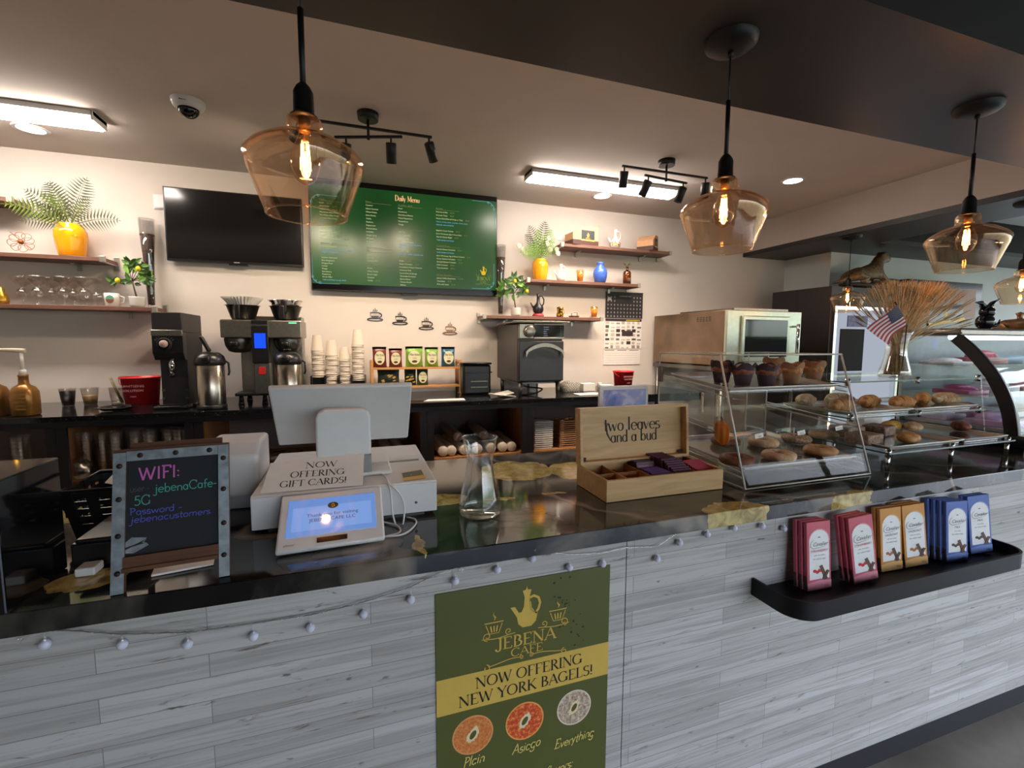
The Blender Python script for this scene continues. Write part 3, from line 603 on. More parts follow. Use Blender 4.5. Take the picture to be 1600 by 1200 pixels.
def choc(kind, a, b2, dark, sub, acc):
    """one bar in its card sleeve, standing, front face towards -Y, base at the origin"""
    t = thing('chocolate_bar', 'bar', 'chocolate bar', (0, 0, 0)); w, h, d = .054, .152, .011
    mm = [mat(kind+'_card', a, .45), mat(kind+'_card_light', b2, .5), mat(kind+'_dark', dark, .5)]
    b = B(); b.box((0, 0, h/2), (w, d, h), 0, .0008, seg=1); b.make('sleeve', mm[0], t)
    y = -d/2-.0006; b = B(); P = [(-.0225, .024), (.0225, .024), (.0225, .108)]+[(.0225*cos(q), .108+.026*sin(q)) for q in [i*pi/12 for i in range(1, 12)]]+[(-.0225, .108)]
    b.poly([(p[0], y, p[1]) for p in P]); b.make('label_panel', mat('label_white', 'e6e6ea', .5), t)
    b = B(); b.stroke([(.0235*cos(q), .108+.0275*sin(q)) for q in [i*pi/12 for i in range(0, 13)]], .002, (0, y-.0003, 0), XD, ZV); b.make('arch_line', mm[1], t); b = B(); b.poly([(-.027, y, .0), (.027, y, .0), (.027, y, .019), (.0, y, .0215), (-.027, y, .017)]); b.make('tinted_band', mm[1], t)
    y -= .0005; b = B(); b.text('Cavalier', (.002, y, .098), XD, ZV, .0125, 'b', slant=.35, width=.0105)
    b.stroke([(-.013, .112), (-.019, .107), (-.02, .098), (-.014, .093), (.0, .094), (.014, .0965)], [.0006, .001, .0012, .001, .0007, .0003], (0, y, 0), XD, ZV)
    b.text(sub[1], (0, y, .076), XD, ZV, .0042, 'b'); b.text('No added sugar', (0, y, .068), XD, ZV, .0045, 'b'); b.poly([(-.003, y, .1165), (.003, y, .1165), (.002, y, .1185), (-.002, y, .1185)]); b.make('brand_lettering', mat('label_grey', '55524f', .6), t)
    b = B(); b.text(sub[0], (0, y, .0845), XD, ZV, .0075, 'b', width=.0062); b.text('85g', (.016, y, .006), XD, ZV, .007, 'b'); b.make('flavour_lettering', mm[2] if kind != 'pink' else mat('pink_text', 'c23a52', .5), t)
    b = B(); b.prism([(-.0035, -.017), (.0035, -.017), (.0035, .017), (-.0035, .017)], (.009, y, .038), (.93, 0, .36), (-.36, 0, .93), (0, -.0006, 0)); b.prism([(-.003, -.011), (.003, -.011), (.003, .011), (-.003, .011)], (.014, y-.0006, .032), (.85, 0, -.5), (.5, 0, .85), (0, -.0006, 0)); b.make('chocolate_picture', CHOC, t)
    b = B()
    for k in range(3): c0 = (-.011+k*.006, y, .043-.003*(k % 2)); b.poly([(c0[0]+.0042*cos(q), c0[1]-.0002*k, c0[2]+.0036*sin(q)) for q in [i*pi/5 for i in range(10)]])
    b.make('ingredient_picture', mat(kind+'_acc', acc, .5), t)
    b = B(); b.box((-w/2-.0004, 0, .018), (.0006, d*.8, .03)); b.make('side_strip', mat('side_strip', '4a3b36', .6), t)
    return t
kinds = {'pink': choc('pink', 'c9586c', 'e08fa0', 'a83048', ('STRAWBERRY', 'milk chocolate'), 'c8202c'), 'orange': choc('orange', 'c98a3a', 'e0b070', '6d4a2a', ('HAZELNUT', 'milk chocolate'), 'b06a34'), 'blue': choc('blue', '4c68b4', '7c95d4', '3c4150', ('MILK', 'chocolate'), '4a3830')}
used = set()
def bar(kind, x, y, lean, yaw, tilt, lbl):
    root = kinds[kind]; z = TZ0+.0195
    if kind in used: root = dup(root, (0, 0, 0))
    used.add(kind); R = M.Rotation(yaw, 4, 'Z') @ M.Rotation(tilt, 4, 'Y') @ M.Rotation(-lean, 4, 'X')
    dz = max(0, max(-(R @ V((sx*.043, sy*.0055, 0))).z for sx in (-1, 1) for sy in (-1, 1)))
    root.matrix_world = M.Translation((x, y, z+dz)) @ R @ M.Diagonal((1.58, 1.0, 1.27, 1)); root['label'] = lbl; root['category'] = 'chocolate bar'; root['group'] = kind+' sleeved chocolate bars on the tray'
def stack(kind, x, y, n, lean, yaw, tilt, dy, names, dx=0):
    for k in range(n): bar(kind, x-dx*k, y+dy*k, lean, yaw, tilt, names[k])
stack('pink', 1.228, .905, 3, RD(5), RD(-3), RD(0), .0135, ['front pink chocolate bar of the leftmost stack', 'middle pink chocolate bar in the leftmost stack', 'rearmost pink chocolate bar in the leftmost stack, against the counter'], .004)
stack('pink', 1.392, .888, 3, RD(5), RD(-6), RD(-6), .0135, ['front pink chocolate bar of the leaning stack next to the orange bars', 'pink chocolate bar just behind the front of the leaning stack', 'rearmost pink chocolate bar of the leaning stack'], .004)
stack('orange', 1.545, .915, 2, RD(5), RD(-4), RD(-1), .0135, ['front orange chocolate bar of the left orange pair', 'back orange chocolate bar of the left orange pair'], .003)
stack('orange', 1.648, .908, 3, RD(5), RD(-8), RD(-4), .0135, ['front orange chocolate bar of the right orange stack', 'middle orange chocolate bar of the right orange stack', 'rearmost orange chocolate bar of the right orange stack'], .003)
stack('blue', 1.812, .89, 4, RD(5), RD(-8), RD(0), .0135, ['front blue chocolate bar of the left blue stack', 'second blue chocolate bar of the left blue stack', 'third blue chocolate bar of the left blue stack', 'rearmost blue chocolate bar of the left blue stack'], .006)
stack('blue', 1.955, .898, 2, RD(5), RD(-10), RD(-4), .0135, ['front blue chocolate bar of the rightmost pair', 'back blue chocolate bar of the rightmost pair'], .004)
# ================================================================== things on the service counter
ZK = ZT+.0012
# chalkboard easel
LEAN = RD(14); ua = V((.9965, .083, 0)).normalized(); bk = V((-ua.y, ua.x, 0)); uv = (V((0, 0, 1))*cos(LEAN)+bk*sin(LEAN)); nf_ = ua.cross(uv)
O = V((-.4215, .962, ZK)); BW, BH = .182, .255
t = thing('chalkboard_easel', 'small chalkboard easel with riveted metal edges showing the wifi note', 'chalkboard', (O.x+.09, O.y+.03, ZK))
def bp(x, y, d=0): return O+ua*x+uv*y+nf_*d
def bslab(b, x0, y0, x1, y1, d0, d1, m=0): b.prism([(x0, y0), (x1, y0), (x1, y1), (x0, y1)], bp(0, 0, d0), ua, uv, nf_*(d1-d0), m)
WD = wood('rustic_brown_wood', '4a2c1c', '6b4329', 8, 0, .7); ZNC = mat('galvanised_strip', '8b949c', .5, .5, var=.25, vscale=60); RIV = mat('rivet', '2d2320', .5, .5)
b = B(); bslab(b, 0, 0, .019, BH, -.012, -.001); bslab(b, BW-.018, 0, BW, BH, -.012, -.001); bslab(b, .019, BH-.02, BW-.018, BH+.001, -.012, -.002); b.make('frame', WD, t)
b = B(); bslab(b, .0, .0, .019, BH-.006, -.0008, .0012); mk = b.make('metal_strip', ZNC, t); b = B(); bslab(b, BW-.0175, 0, BW, BH-.004, -.0008, .0012); b.make('metal_strip', ZNC, t)
b = B(); bslab(b, .0195, BH-.022, BW-.018, BH-.004, -.001, .0008); b.make('metal_strip', ZNC, t)
for x, y in [(.0095, .225), (.0095, .165), (.0095, .1), (.0095, .035), (BW-.009, .225), (BW-.009, .165), (BW-.009, .1), (BW-.009, .04), (.04, BH-.0125), (.095, BH-.0125), (.15, BH-.0125)]:
    b = B(); p = bp(x, y, .0012); b.lathe([(.0048, 0), (.0042, .0016), (.002, .0026), (0, .0028)], p, 14, ax=nf_); b.make('rivet', RIV, t)
b = B(); bslab(b, .018, .055, BW-.017, BH-.018, -.009, -.004); b.make('slate', mat('chalk_slate', '17191f', .75, var=.15, vscale=20), t)
b = B(); bslab(b, .018, .04, BW-.018, .062, -.008, .006); bslab(b, .018, .036, BW-.018, .043, -.004, .012); b.make('chalk_ledge', WD, t)
b = B(); bslab(b, .02, BH-.004, BW-.014, BH+.012, -.026, -.016); fw = V((0, 0, -1))*.22+bk*.035
for x in (.03, BW-.03): p = bp(x, BH-.002, -.02); q = V((p.x, p.y, ZK))+bk*.03; b.tube([p, q], .006, 8)
b.make('rear_leg_frame', WD, t)
CP, CT, CB, CW = mat('pink_chalk', 'd06ac0', .9), mat('teal_chalk', '4fa59a', .9), mat('blue_chalk', '5a62c8', .9), mat('chalk_smear', '80868e', .9, var=.3, vscale=60)
dd = -.0034; b = B(); b.text('WIFI:', bp(.036, .196, dd), ua, uv, .0235, 'h', 'l', T=.2, width=.0265); b.make('chalk_writing', CP, t)
b = B(); b.text('user -', bp(.024, .176, dd), ua, uv, .012, 'h', 'l', T=.14, width=.0115); b.make('chalk_writing', mat('faint_chalk', '4b5358', .9), t)
b = B(); b.text('jebenaCafe-', bp(.062, .171, dd), ua, uv, .0165, 'h', 'l', T=.15, width=.0178, jit=.1); b.text('5G', bp(.031, .151, dd), ua, uv, .0175, 'h', 'l', T=.15, width=.018); b.make('chalk_writing', CT, t)
b = B(); b.text('Password -', bp(.024, .134, dd), ua, uv, .0125, 'h', 'l', T=.16, width=.0165); b.text('jebenacustomers', bp(.026, .12, dd), ua, uv, .0125, 'h', 'l', T=.16, width=.0165, slant=.1); b.make('chalk_writing', CB, t)
b = B(); b.stroke([(.012, .078), (.03, .088), (.05, .09), (.045, .084), (.052, .08), (.03, .072), (.014, .07)], [.004, .014, .003, .004, .006, .012, .003], bp(0, 0, dd), ua, uv); b.make('chalk_smear', CW, t)
# basket with paper
def basket(x0, x1, y0, y1, h):
    t = thing('storage_basket', 'black plastic basket with slots behind the chalkboard, holding paper', 'basket', ((x0+x1)/2, (y0+y1)/2, ZK)); tp = .03
    b = B(); z0, z1 = ZK, ZK+h; cx, cy = (x0+x1)/2, (y0+y1)/2
    def P(u, v, k, z): return (cx+(u*(x1-x0)/2)*(1-tp*5*(1-k)), cy+v*(y1-y0)/2*(1-tp*5*(1-k)), z)
    for (a, c) in (((-1, -1), (1, -1)), ((1, -1), (1, 1)), ((1, 1), (-1, 1)), ((-1, 1), (-1, -1))):
        L = 11
        def Q(s, k): return P(a[0]+(c[0]-a[0])*s, a[1]+(c[1]-a[1])*s, k, z0+h*k)
        rows = [0, .3, .36, .46, .52, .62, .68, .78, .84, 1]
        for r in range(9):
            for q in range(L):
                if r in (1, 3, 5, 7) and q % 2 == 1: continue
                b.poly([Q(q/L, rows[r]), Q((q+1)/L, rows[r]), Q((q+1)/L, rows[r+1]), Q(q/L, rows[r+1])])
    b.poly([P(-1, -1, 0, z0), P(1, -1, 0, z0), P(1, 1, 0, z0), P(-1, 1, 0, z0)])
    o = b.make('body', BPL, t); sm = o.modifiers.new('s', 'SOLIDIFY'); sm.thickness = .003
    b = B(); b.tube([P(-1, -1, 1, z1), P(1, -1, 1, z1), P(1, 1, 1, z1), P(-1, 1, 1, z1)], .0045, 8, closed=True); b.make('rim', BPL, t)
basket(-.632, -.38, 1.262, 1.44, .112)
b = B(); b.box((0, 0, .01), (.13, .09, .0015), rot=Ry(RD(18))@Rx(RD(20))); b.box((.04, .0, .0), (.1, .1, .002), rot=Ry(RD(-25))); b.sph((.02, .02, -.02), (.05, .04, .035), 0, 12, 8, noise=.12)
solo('crumpled_paper', b, PAPER, 'white receipts and paper in the black basket', 'paper', (-.5, 1.35, ZK+.1))
b = B(); b.bb((-.07, -.07, 0), (.07, .07, .05), 0, .004); b.bb((-.06, -.075, .05), (.06, .06, .06), 0, .004); b.box((.09, -.02, .03), (.06, .05, .03), bev=.01)
solo('card_reader', b, BPL, 'black boxy device on the counter between the ledge and the chalkboard', 'device', (-.47, 1.17, ZK))
b = B(); b.bb((-.016, -.018, 0), (.016, .018, .016), 0, .003); solo('paper_roll_box', b, WHT, 'small white box beside the raised black ledge', 'box', (-.5, 1.075, ZK))
b = B(); b.bb((-.05, -.025, 0), (.05, .03, .004)); solo('white_notepad', b, PAPER, 'white pad lying under the chalkboard easel', 'notepad', (-.335, 1.05, ZK), RD(10))
# receipt printer
t = thing('receipt_printer', 'white receipt printer between the chalkboard and the register', 'printer', (-.26, 1.4, ZK))
b = B(); b.prism([(0, .045), (.16, .045), (.16, .185), (.05, .185), (.0, .155)], (-.375, 1.33, ZK), (0, 1, 0), (0, 0, 1), (.128, 0, 0)); o = b.make('upper_shell', WHT, t); m_ = o.modifiers.new('b', 'BEVEL'); m_.width = .01; m_.segments = 3
b = B(); b.bb((-.378, 1.37, ZK), (-.244, 1.52, ZK+.045), 0, .006); b.make('lower_shell', mat('light_grey_plastic', 'b9b8bc', .4), t)
# cash drawer
DX0, DX1, DY0, DY1, DZ = -.24, .192, 1.17, 1.612, 1.092
t = thing('cash_drawer', 'white cash drawer box under the register screen', 'cash drawer', (-.02, 1.39, ZK))
b = B(); b.bb((DX0, DY0+.004, ZK+.008), (DX1, DY1, DZ), 0, .004); b.bb((DX0+.03, DY0+.03, ZK), (DX1-.03, DY1-.03, ZK+.01)); b.make('body', WHT, t)
b = B(); b.bb((DX0+.001, DY0, ZK+.01), (DX1-.001, DY0+.006, DZ-.004), 0, .002); b.make('drawer_front', WHT, t)
q = oY(650, 785, DY0-.001); b = B(); b.cyl((q.x, DY0, q.z), (q.x, DY0-.0015, q.z), .0035, n=16); b.make('lock', CHR, t)
z = DZ+.0007
b = B(); b.prism([(0, 0), (.098, .004), (.1, .022), (.002, .016)], (.075, 1.385, DZ), (1, 0, 0), (0, 1, 0), (0, 0, .0007)); b.make('dark_strip', mat('dark_label', '33342f', .3), t)
a0, a1, a2, a3 = [oZ(x, y, z) for x, y in ((628, 739), (658, 734), (665, 747), (631, 752))]
b = B(); b.poly([a0, a1, a2, a3]); bl_ = b.make('sticker', mat('sticker_black', '2a251c', .35), t)
b = B(); e0, e1 = a0.lerp(a3, .62), a1.lerp(a2, .62); b.poly([e0+V((0, 0, .0003)), e1+V((0, 0, .0003)), a2+V((0, 0, .0003)), a3+V((0, 0, .0003))]); c0 = a0.lerp(a2, .4); b.text('I', (c0.x, c0.y-.006, z+.0004), (1, 0, 0), (0, 1, 0), .014, 's'); b.make('gold_band', GOLD, bl_)
# register screen
SY, STI = 1.36, RD(38)
cx_, cz_ = oY(534, 647, SY).x, oY(534, 647, SY).z
t = thing('register_screen', 'white register screen seen from behind, tilted on its stand', 'point of sale screen', (cx_+.01, 1.345, DZ))
R_ = M.Rotation(STI, 3, 'X')
b = B(); b.box((cx_+.008, SY, cz_), (.358, .016, .222), 0, .005, rot=R_); b.make('screen_housing', WHT, t)
b = B(); b.box((cx_, SY+.0085*cos(STI), cz_+.0085*sin(STI)), (.35, .001, .2), rot=R_); b.make('display', BGL, t)
nx = oZ(540, 735, DZ).x
def neck(b, z0, z1, y0, th): b.prism([(-.068, 0), (.068, 0), (.068, z1-z0-.022), (.062, z1-z0-.008), (.046, z1-z0), (-.046, z1-z0), (-.062, z1-z0-.008), (-.068, z1-z0-.022)], (nx, y0, z0), (1, 0, 0), (0, 0, 1), (0, th, 0))
b = B(); neck(b, DZ+.058, 1.275, 1.262, .035); o = b.make('neck_cover', WHT, t); m_ = o.modifiers.new('b', 'BEVEL'); m_.width = .006; m_.segments = 3; m_.limit_method = 'ANGLE'
b = B(); b.bb((nx-.068, 1.263, DZ+.008), (nx+.068, 1.3, DZ+.058), 0, .002); b.make('neck_lower', mat('grey_plastic', '8f9094', .45), t)
b = B(); b.box((nx+.02, 1.36, DZ+.006), (.2, .2, .011), 0, .005); b.make('base_plate', WHT, t)
b = B(); b.tube([(nx, 1.29, 1.22), (nx, 1.335, 1.255)], .02, 12); b.make('hinge', WHT, t)
# customer tablet
TL, TR_, BR, BLc = oY(439, 774, 1.155), oY(597, 759, 1.163), oZ(602, 840, ZT+.012), oZ(429, 865, ZT+.012)
t = thing('customer_tablet', 'white customer tablet with a blue thank you screen, leaning in front of the cash drawer', 'tablet', ((BLc.x+BR.x)/2, BLc.y+.03, ZK))
xd = (BR-BLc).normalized(); yd = ((TL+TR_)/2-(BLc+BR)/2); Hh = yd.length; yd.normalize(); nd = xd.cross(yd).normalized(); Wd = (BR-BLc).length; Ot = BLc
def tp_(x, y, d=0): return Ot+xd*(x*Wd)+yd*(y*Hh)+nd*d
RR = M((xd, yd, nd)).transposed()
b = B(); b.box(tp_(.5, .5, -.007), (Wd, Hh, .013), 0, .005, rot=RR); b.make('housing', WHT, t)
b = B(); b.poly([tp_(.075, .21, .0004), tp_(.925, .21, .0004), tp_(.925, .87, .0004), tp_(.075, .87, .0004)])
n = NT('tablet_screen'); n.bsdf((.02, .03, .05, 1), .05, spec=.6, emis=srgb('6f93d6'), estr=.75); scr = b.make('screen', n.m, t)
sd = .0009
b = B(); b.text('Thank you for visiting', tp_(.5, .53, sd), xd, yd, .0125, 'b', width=.0125); b.text('JEBENA CAFE LLC', tp_(.5, .44, sd), xd, yd, .0125, 'b', width=.0125); b.make('screen_text', mat('screen_text_dark', '22304e', .4), scr)
b = B(); b.poly([tp_(.5+.052*cos(a), .71+.058*sin(a), sd) for a in [k*pi/12 for k in range(24)]]); lo = b.make('screen_logo', mat('logo_dark_green', '1d2a18', .4), scr)
b = B(); b.stroke([(-.003, -.004), (.003, -.004), (.003, .0), (0, .005), (-.003, 0)], .002, tp_(.5, .71, sd+.0003), xd, yd); b.make('logo_mark', GOLD, scr)
b = B(); b.poly([tp_(.12, .3, sd-.0002), tp_(.12, .72, sd-.0002), tp_(.88, .72, sd-.0002), tp_(.88, .3, sd-.0002)]); b.make('screen_card', (lambda q: (q.bsdf((.02, .03, .05, 1), .05, spec=.6, emis=srgb('7ea1e0'), estr=.78), q.m)[1])(NT('tablet_card')), scr)
b = B(); b.prism([(.36, .075), (.64, .075), (.64, .155), (.36, .155)], tp_(0, 0, 0), xd*Wd, yd*Hh, nd*.001); b.make('card_slot', BGL, t)
b = B(); b.text('clover', tp_(.115, .075, .0005), xd, yd, .0085, 'b', width=.009); b.make('maker_lettering', mat('grey_ink', '55575c', .6), t)
b = B(); b.bb((BLc.x+.04, BLc.y+.035, ZK), (BR.x-.03, BLc.y+.085, ZK+.03), 0, .008); b.make('foot', WHT, t)
# gift card sign
g = [oZ(407, 771, DZ+.002), oZ(567, 758, DZ+.002), oY(567, 708, 1.262), oY(421, 725, 1.262)]
t = thing('gift_card_sign', 'white paper gift card sign leaning on the register stand', 'paper sign', (g[0].lerp(g[1], .5).x, g[0].y, DZ))
gx = (g[1]-g[0]).normalized(); gy = ((g[3]+g[2])/2-(g[0]+g[1])/2); gh = gy.length; gy.normalize(); gn = gx.cross(gy); gc = (g[0]+g[1])/2+gn*.0012
b = B(); b.prism([(0, 0), ((g[1]-g[0]).length, 0), ((g[2]-g[0]).dot(gx), (g[2]-g[0]).dot(gy)), ((g[3]-g[0]).dot(gx), (g[3]-g[0]).dot(gy))], g[0], gx, gy, gn*.0006); b.make('sheet', PAPER, t)
b = B(); k = .021/.03
b.text('NOW', gc+gy*gh*.68+gx*.012, gx, gy, gh*.19, 's', width=.0275); b.text('OFFERING', gc+gy*gh*.40+gx*.006, gx, gy, gh*.19, 's', width=.0235); b.text('GIFT CARDS!', gc+gy*gh*.12, gx, gy, gh*.19, 's', width=.0228); b.make('sign_lettering', INK, t)
# white cables
t = thing('white_cable', 'white looped cable beside the customer tablet', 'cable', (.07, 1.12, ZK)); b = B()
CA = mat('white_cable_jacket', 'e2e2e6', .4)
pts = [oY(x, y, d) for x, y, d in ((578, 745, 1.3), (596, 741, 1.26), (606, 752, 1.18), (611, 775, 1.15), (613, 800, 1.14), (619, 822, 1.13), (624, 831, 1.12), (629, 822, 1.13), (632, 800, 1.14), (630, 782, 1.15), (622, 768, 1.155), (610, 758, 1.165), (600, 754, 1.2))]
def smooth(P, n=4):
    out = []
    for i in range(len(P)-1):
        p0, p1, p2, p3 = P[max(0, i-1)], P[i], P[i+1], P[min(len(P)-1, i+2)]
        for k in range(n):
            t_ = k/n; out.append(.5*((2*p1)+(-p0+p2)*t_+(2*p0-5*p1+4*p2-p3)*t_*t_+(-p0+3*p1-3*p2+p3)*t_**3))
    return out+[P[-1]]
b.tube(smooth(pts), .0022, 8)
pts = [oZ(x, y, ZK+.003) for x, y in ((585, 812), (601, 816), (620, 821), (626, 829), (620, 834), (602, 838), (625, 836), (640, 829), (650, 818), (648, 811), (636, 808))]
b.tube(smooth(pts), .0022, 8); b.make('loop', CA, t)
# carafe
q = oZ(757, 812, ZT); CP_ = [(a*1.07, c) for a, c in [(.047, .002), (.0505, .006), (.0515, .018), (.049, .045), (.042, .08), (.0345, .115), (.0315, .138), (.0325, .155), (.038, .18), (.0425, .2), (.0435, .203)]]
b = B(); b.lathe([(0, .001)]+CP_+[(r-.0018, h) for r, h in reversed(CP_)]+[(.045, .006), (0, .006)], n=48)
b.tube([(.0455*cos(k*pi/20), .0455*sin(k*pi/20), .203) for k in range(40)], .0012, 6, closed=True); b.tube([(.051*cos(k*pi/20), .051*sin(k*pi/20), .004) for k in range(40)], .0022, 6, closed=True)
solo('glass_carafe', b, glass('carafe_glass', (.98, .985, .98), 1.0, .05), 'empty clear glass carafe standing alone on the marble counter', 'carafe', (q.x, q.y+.045, ZK))
# tea chest
TX, TXR, TYF, TYB, TH = .656, 1.064, 1.105, 1.29, .063
t = thing('tea_chest', 'open bamboo tea box with a lettered upright lid', 'tea box', ((TX+TXR)/2, 1.2, ZK))
b = B(); w = .009
b.bb((TX, TYF, ZK), (TXR, TYF+w, ZK+TH), 0, .0015); b.bb((TX, TYB-w, ZK), (TXR, TYB, ZK+TH), 0, .0015); b.bb((TX, TYF+w, ZK), (TX+w, TYB-w, ZK+TH), 0, .001); b.bb((TXR-w, TYF+w, ZK), (TXR, TYB-w, ZK+TH), 0, .001); b.bb((TX+w, TYF+w, ZK), (TXR-w, TYB-w, ZK+.006)); b.make('box', BAM, t)
b = B(); xs = [TX+.082, TX+.165, TX+.245, TX+.325]
for x in xs: b.bb((x, TYF+w, ZK+.006), (x+.004, TYB-w, ZK+TH-.008))
b.bb((TX+w, 1.195, ZK+.006), (TXR-w, 1.199, ZK+TH-.01)); b.make('divider', mat('divider_wood', 'a87748', .6), t)
La = RD(4); lo_ = V((0, TYB, ZK+TH+.001)); lu = V((0, sin(La), cos(La))); ln_ = V((0, cos(La), -sin(La))); LH = .178
def lid(b, x0, x1, z0, z1, d0, d1): b.prism([(x0, z0), (x1, z0), (x1, z1), (x0, z1)], lo_+ln_*d0, (1, 0, 0), lu, ln_*(d1-d0))
b = B(); lid(b, TX, TXR, 0, w, -.028, 0); lid(b, TX, TXR, LH-w, LH, -.028, 0); lid(b, TX, TX+w, w, LH-w, -.028, 0); lid(b, TXR-w, TXR, w, LH-w, -.028, 0); lid(b, TX, TXR, 0, LH, 0, .006); ld = b.make('lid', BAM, t)
b = B(); lc = (TX+TXR)/2; dq = lo_-ln_*.0008
b.text('two leaves', V((lc+.002, dq.y, dq.z))+lu*.098, (1, 0, 0), lu, .044, 's', width=.0455, T=.13); b.text('and a bud', V((lc+.008, dq.y, dq.z))+lu*.06, (1, 0, 0), lu, .04, 's', width=.039, T=.13)
b.stroke([(-.088, .045), (-.096, .035), (-.094, .01), (-.082, -.012), (-.07, -.02)], [.002, .004, .006, .004, .001], V((lc, dq.y, dq.z))+lu*.08, (1, 0, 0), lu); b.make('lid_lettering', mat('burnt_brown', '33241a', .7), ld)
for x in (TX+.02, TXR-.02): b = B(); b.bb((x-.008, TYB-.014, ZK+TH), (x+.008, TYB-.006, ZK+TH+.003)); b.bb((x-.008, TYB-.009, ZK+TH), (x+.008, TYB-.0065, ZK+TH+.022)); b.make('hinge', BLK, t)
# sachets: each one leaning on the next
SM = {'plum': mat('sachet_plum', '4a1d38', .35), 'violet': mat('sachet_violet', '5b3579', .35), 'red': mat('sachet_red', 'a81c34', .35)}
b = B(); b.box((0, 0, .027), (.068, .0045, .054), bev=.002)
sach = b.make('tea_sachet', SM['plum']); b = B(); b.quad((-.026, -.0027, .022), (.052, 0, 0), (0, 0, .02)); b.text('tea', (0, -.0031, .028), (1, 0, 0), (0, 0, 1), .012, 'b', m=0); lb_ = b.make('sachet_label', mat('sachet_print', '8c5c74', .5)); lb_.parent = sach
first = True
def sachet(x, y, z, lean, col, lbl, grp, yaw=0):
    global first
    o = sach if first else dup(sach, (0, 0, 0)); first = False
    o.data = SD[col]
    o.location = (x, y, z); o.rotation_euler = (-lean, 0, yaw); tag(o, lbl, 'tea bag', grp)
SD = {'plum': sach.data}
for _c in ('violet', 'red'): SD[_c] = sach.data.copy(); SD[_c].materials[0] = SM[_c]
zb = ZK+.008
ORD = ['nearest', 'second', 'third', 'fourth', 'fifth', 'sixth', 'seventh', 'eighth', 'ninth', 'tenth', 'eleventh', 'twelfth', 'thirteenth', 'fourteenth']
for k in range(7): sachet(TX+.21+.002*(k % 2), 1.122+.0105*k, zb, RD(22), 'violet', ORD[k]+' violet sachet of the tea box, counted from the front', 'violet tea sachets')
for k in range(14): sachet(TX+.288+.002*(k % 3), 1.121+.011*k if k < 7 else 1.209+.010*(k-7), zb+(.004*min(k, 6) if k < 7 else .022), RD(24), 'plum', ORD[k]+' plum sachet of the heaped middle row, counted from the front', 'plum tea sachets')
for k in range(7): sachet(TX+.37, 1.122+.0105*k, zb+.002*k, RD(22), 'red', ORD[k]+' red sachet of the tea box, counted from the front', 'red tea sachets')
for k in range(5): sachet(TX+.21, 1.212+.0125*k, zb+.012, RD(20), 'plum', ORD[k]+' plum sachet behind the violet row, counted from the front', 'rear plum tea sachets')
# framed picture behind the tea chest
t = thing('display_frame', 'white framed blue and violet picture behind the tea box', 'picture frame', (.958, 1.5, ZK)); pz = 1.288
b = B(); b.bb((.852, 1.5, ZK), (1.064, 1.515, pz), 0, .003); b.make('frame', WHT, t)
n = NT('blue_violet_art'); vv = n.coord(swap=(0, 2, 1)); n.bsdf(n.ramp(n.noise(vv, 9, 4, .5, 2), [(.3, srgb('3f5f9c')), (.45, srgb('6f7fb8')), (.55, srgb('8a86b0')), (.7, srgb('cfd4ea'))]), .2, emis=srgb('8290c4'), estr=.12)
b = B(); b.bb((.868, 1.4985, 1.05), (1.052, 1.5, pz-.014)); b.make('picture', n.m, t)
# ================================================================== the back counter
ZB, YBF, YW0 = 1.04, 3.1, 3.85
n = NT('worktop_speckled'); vv = n.coord(); sp_ = n.noise(vv, 90, 3, .7); n.bsdf(n.ramp(sp_, [(.4, srgb('141315')), (.62, srgb('1e1d20')), (.7, srgb('4c4a4c'))]), .09); WTOP = n.m
def xb(px, y=YBF): return oY(px, 680, y).x
t = thing('back_worktop', 'long glossy black worktop along the back wall', 'worktop', (0, 3.45, ZB-.05))
b = B(); b.bb((-3.2, YBF, ZB-.03), (2.72, YW0-.001, ZB), 0, .002); b.make('slab', WTOP, t); b = B(); b.bb((-3.2, YBF+.01, ZB-.062), (2.72, YBF+.03, ZB-.03)); b.make('front_rail', BLK, t)
def cab(x0, x1, label, open_=True, shelf=.72):
    t = thing('open_base_cabinet', label, 'cabinet', ((x0+x1)/2, 3.45, 0), group='open cabinets under the back worktop')
    z1 = ZB-.064
    for x in (x0, x1-.018): b = B(); b.bb((x, YBF+.035, 0), (x+.018, YW0-.02, z1)); b.make('side_panel', PLY, t)
    b = B(); b.bb((x0+.018, YW0-.035, 0), (x1-.018, YW0-.02, z1)); b.make('back_panel', mat('grey_board', '8b8079', .7), t)
    for z in (.1, shelf): b = B(); b.bb((x0+.018, YBF+.04, z), (x1-.018, YW0-.035, z+.018)); b.make('shelf', PLY, t)
    b = B()
    for x in (x0, x1-.045): b.bb((x, YBF+.015, 0), (x+.045, YBF+.034, z1))
    b.bb((x0+.045, YBF+.015, 0), (x1-.045, YBF+.034, .1)); b.make('face_frame', BLK, t)
    return t
XS = [-3.19, xb(84), xb(302), xb(668), xb(826), xb(1010)]
names = ['open dark cabinet at the left end under the back worktop', 'open cabinet with clear cup stacks under the gold bottles and bucket', 'open cabinet behind the register screen', 'open cabinet holding lying paper cup sleeves', 'open cabinet with stacks of lids and drink carriers']
SHZ = oY(720, 713, 3.15).z
for i in range(5): cab(XS[i]+.001, XS[i+1]-.001, names[i], shelf=SHZ-.018)
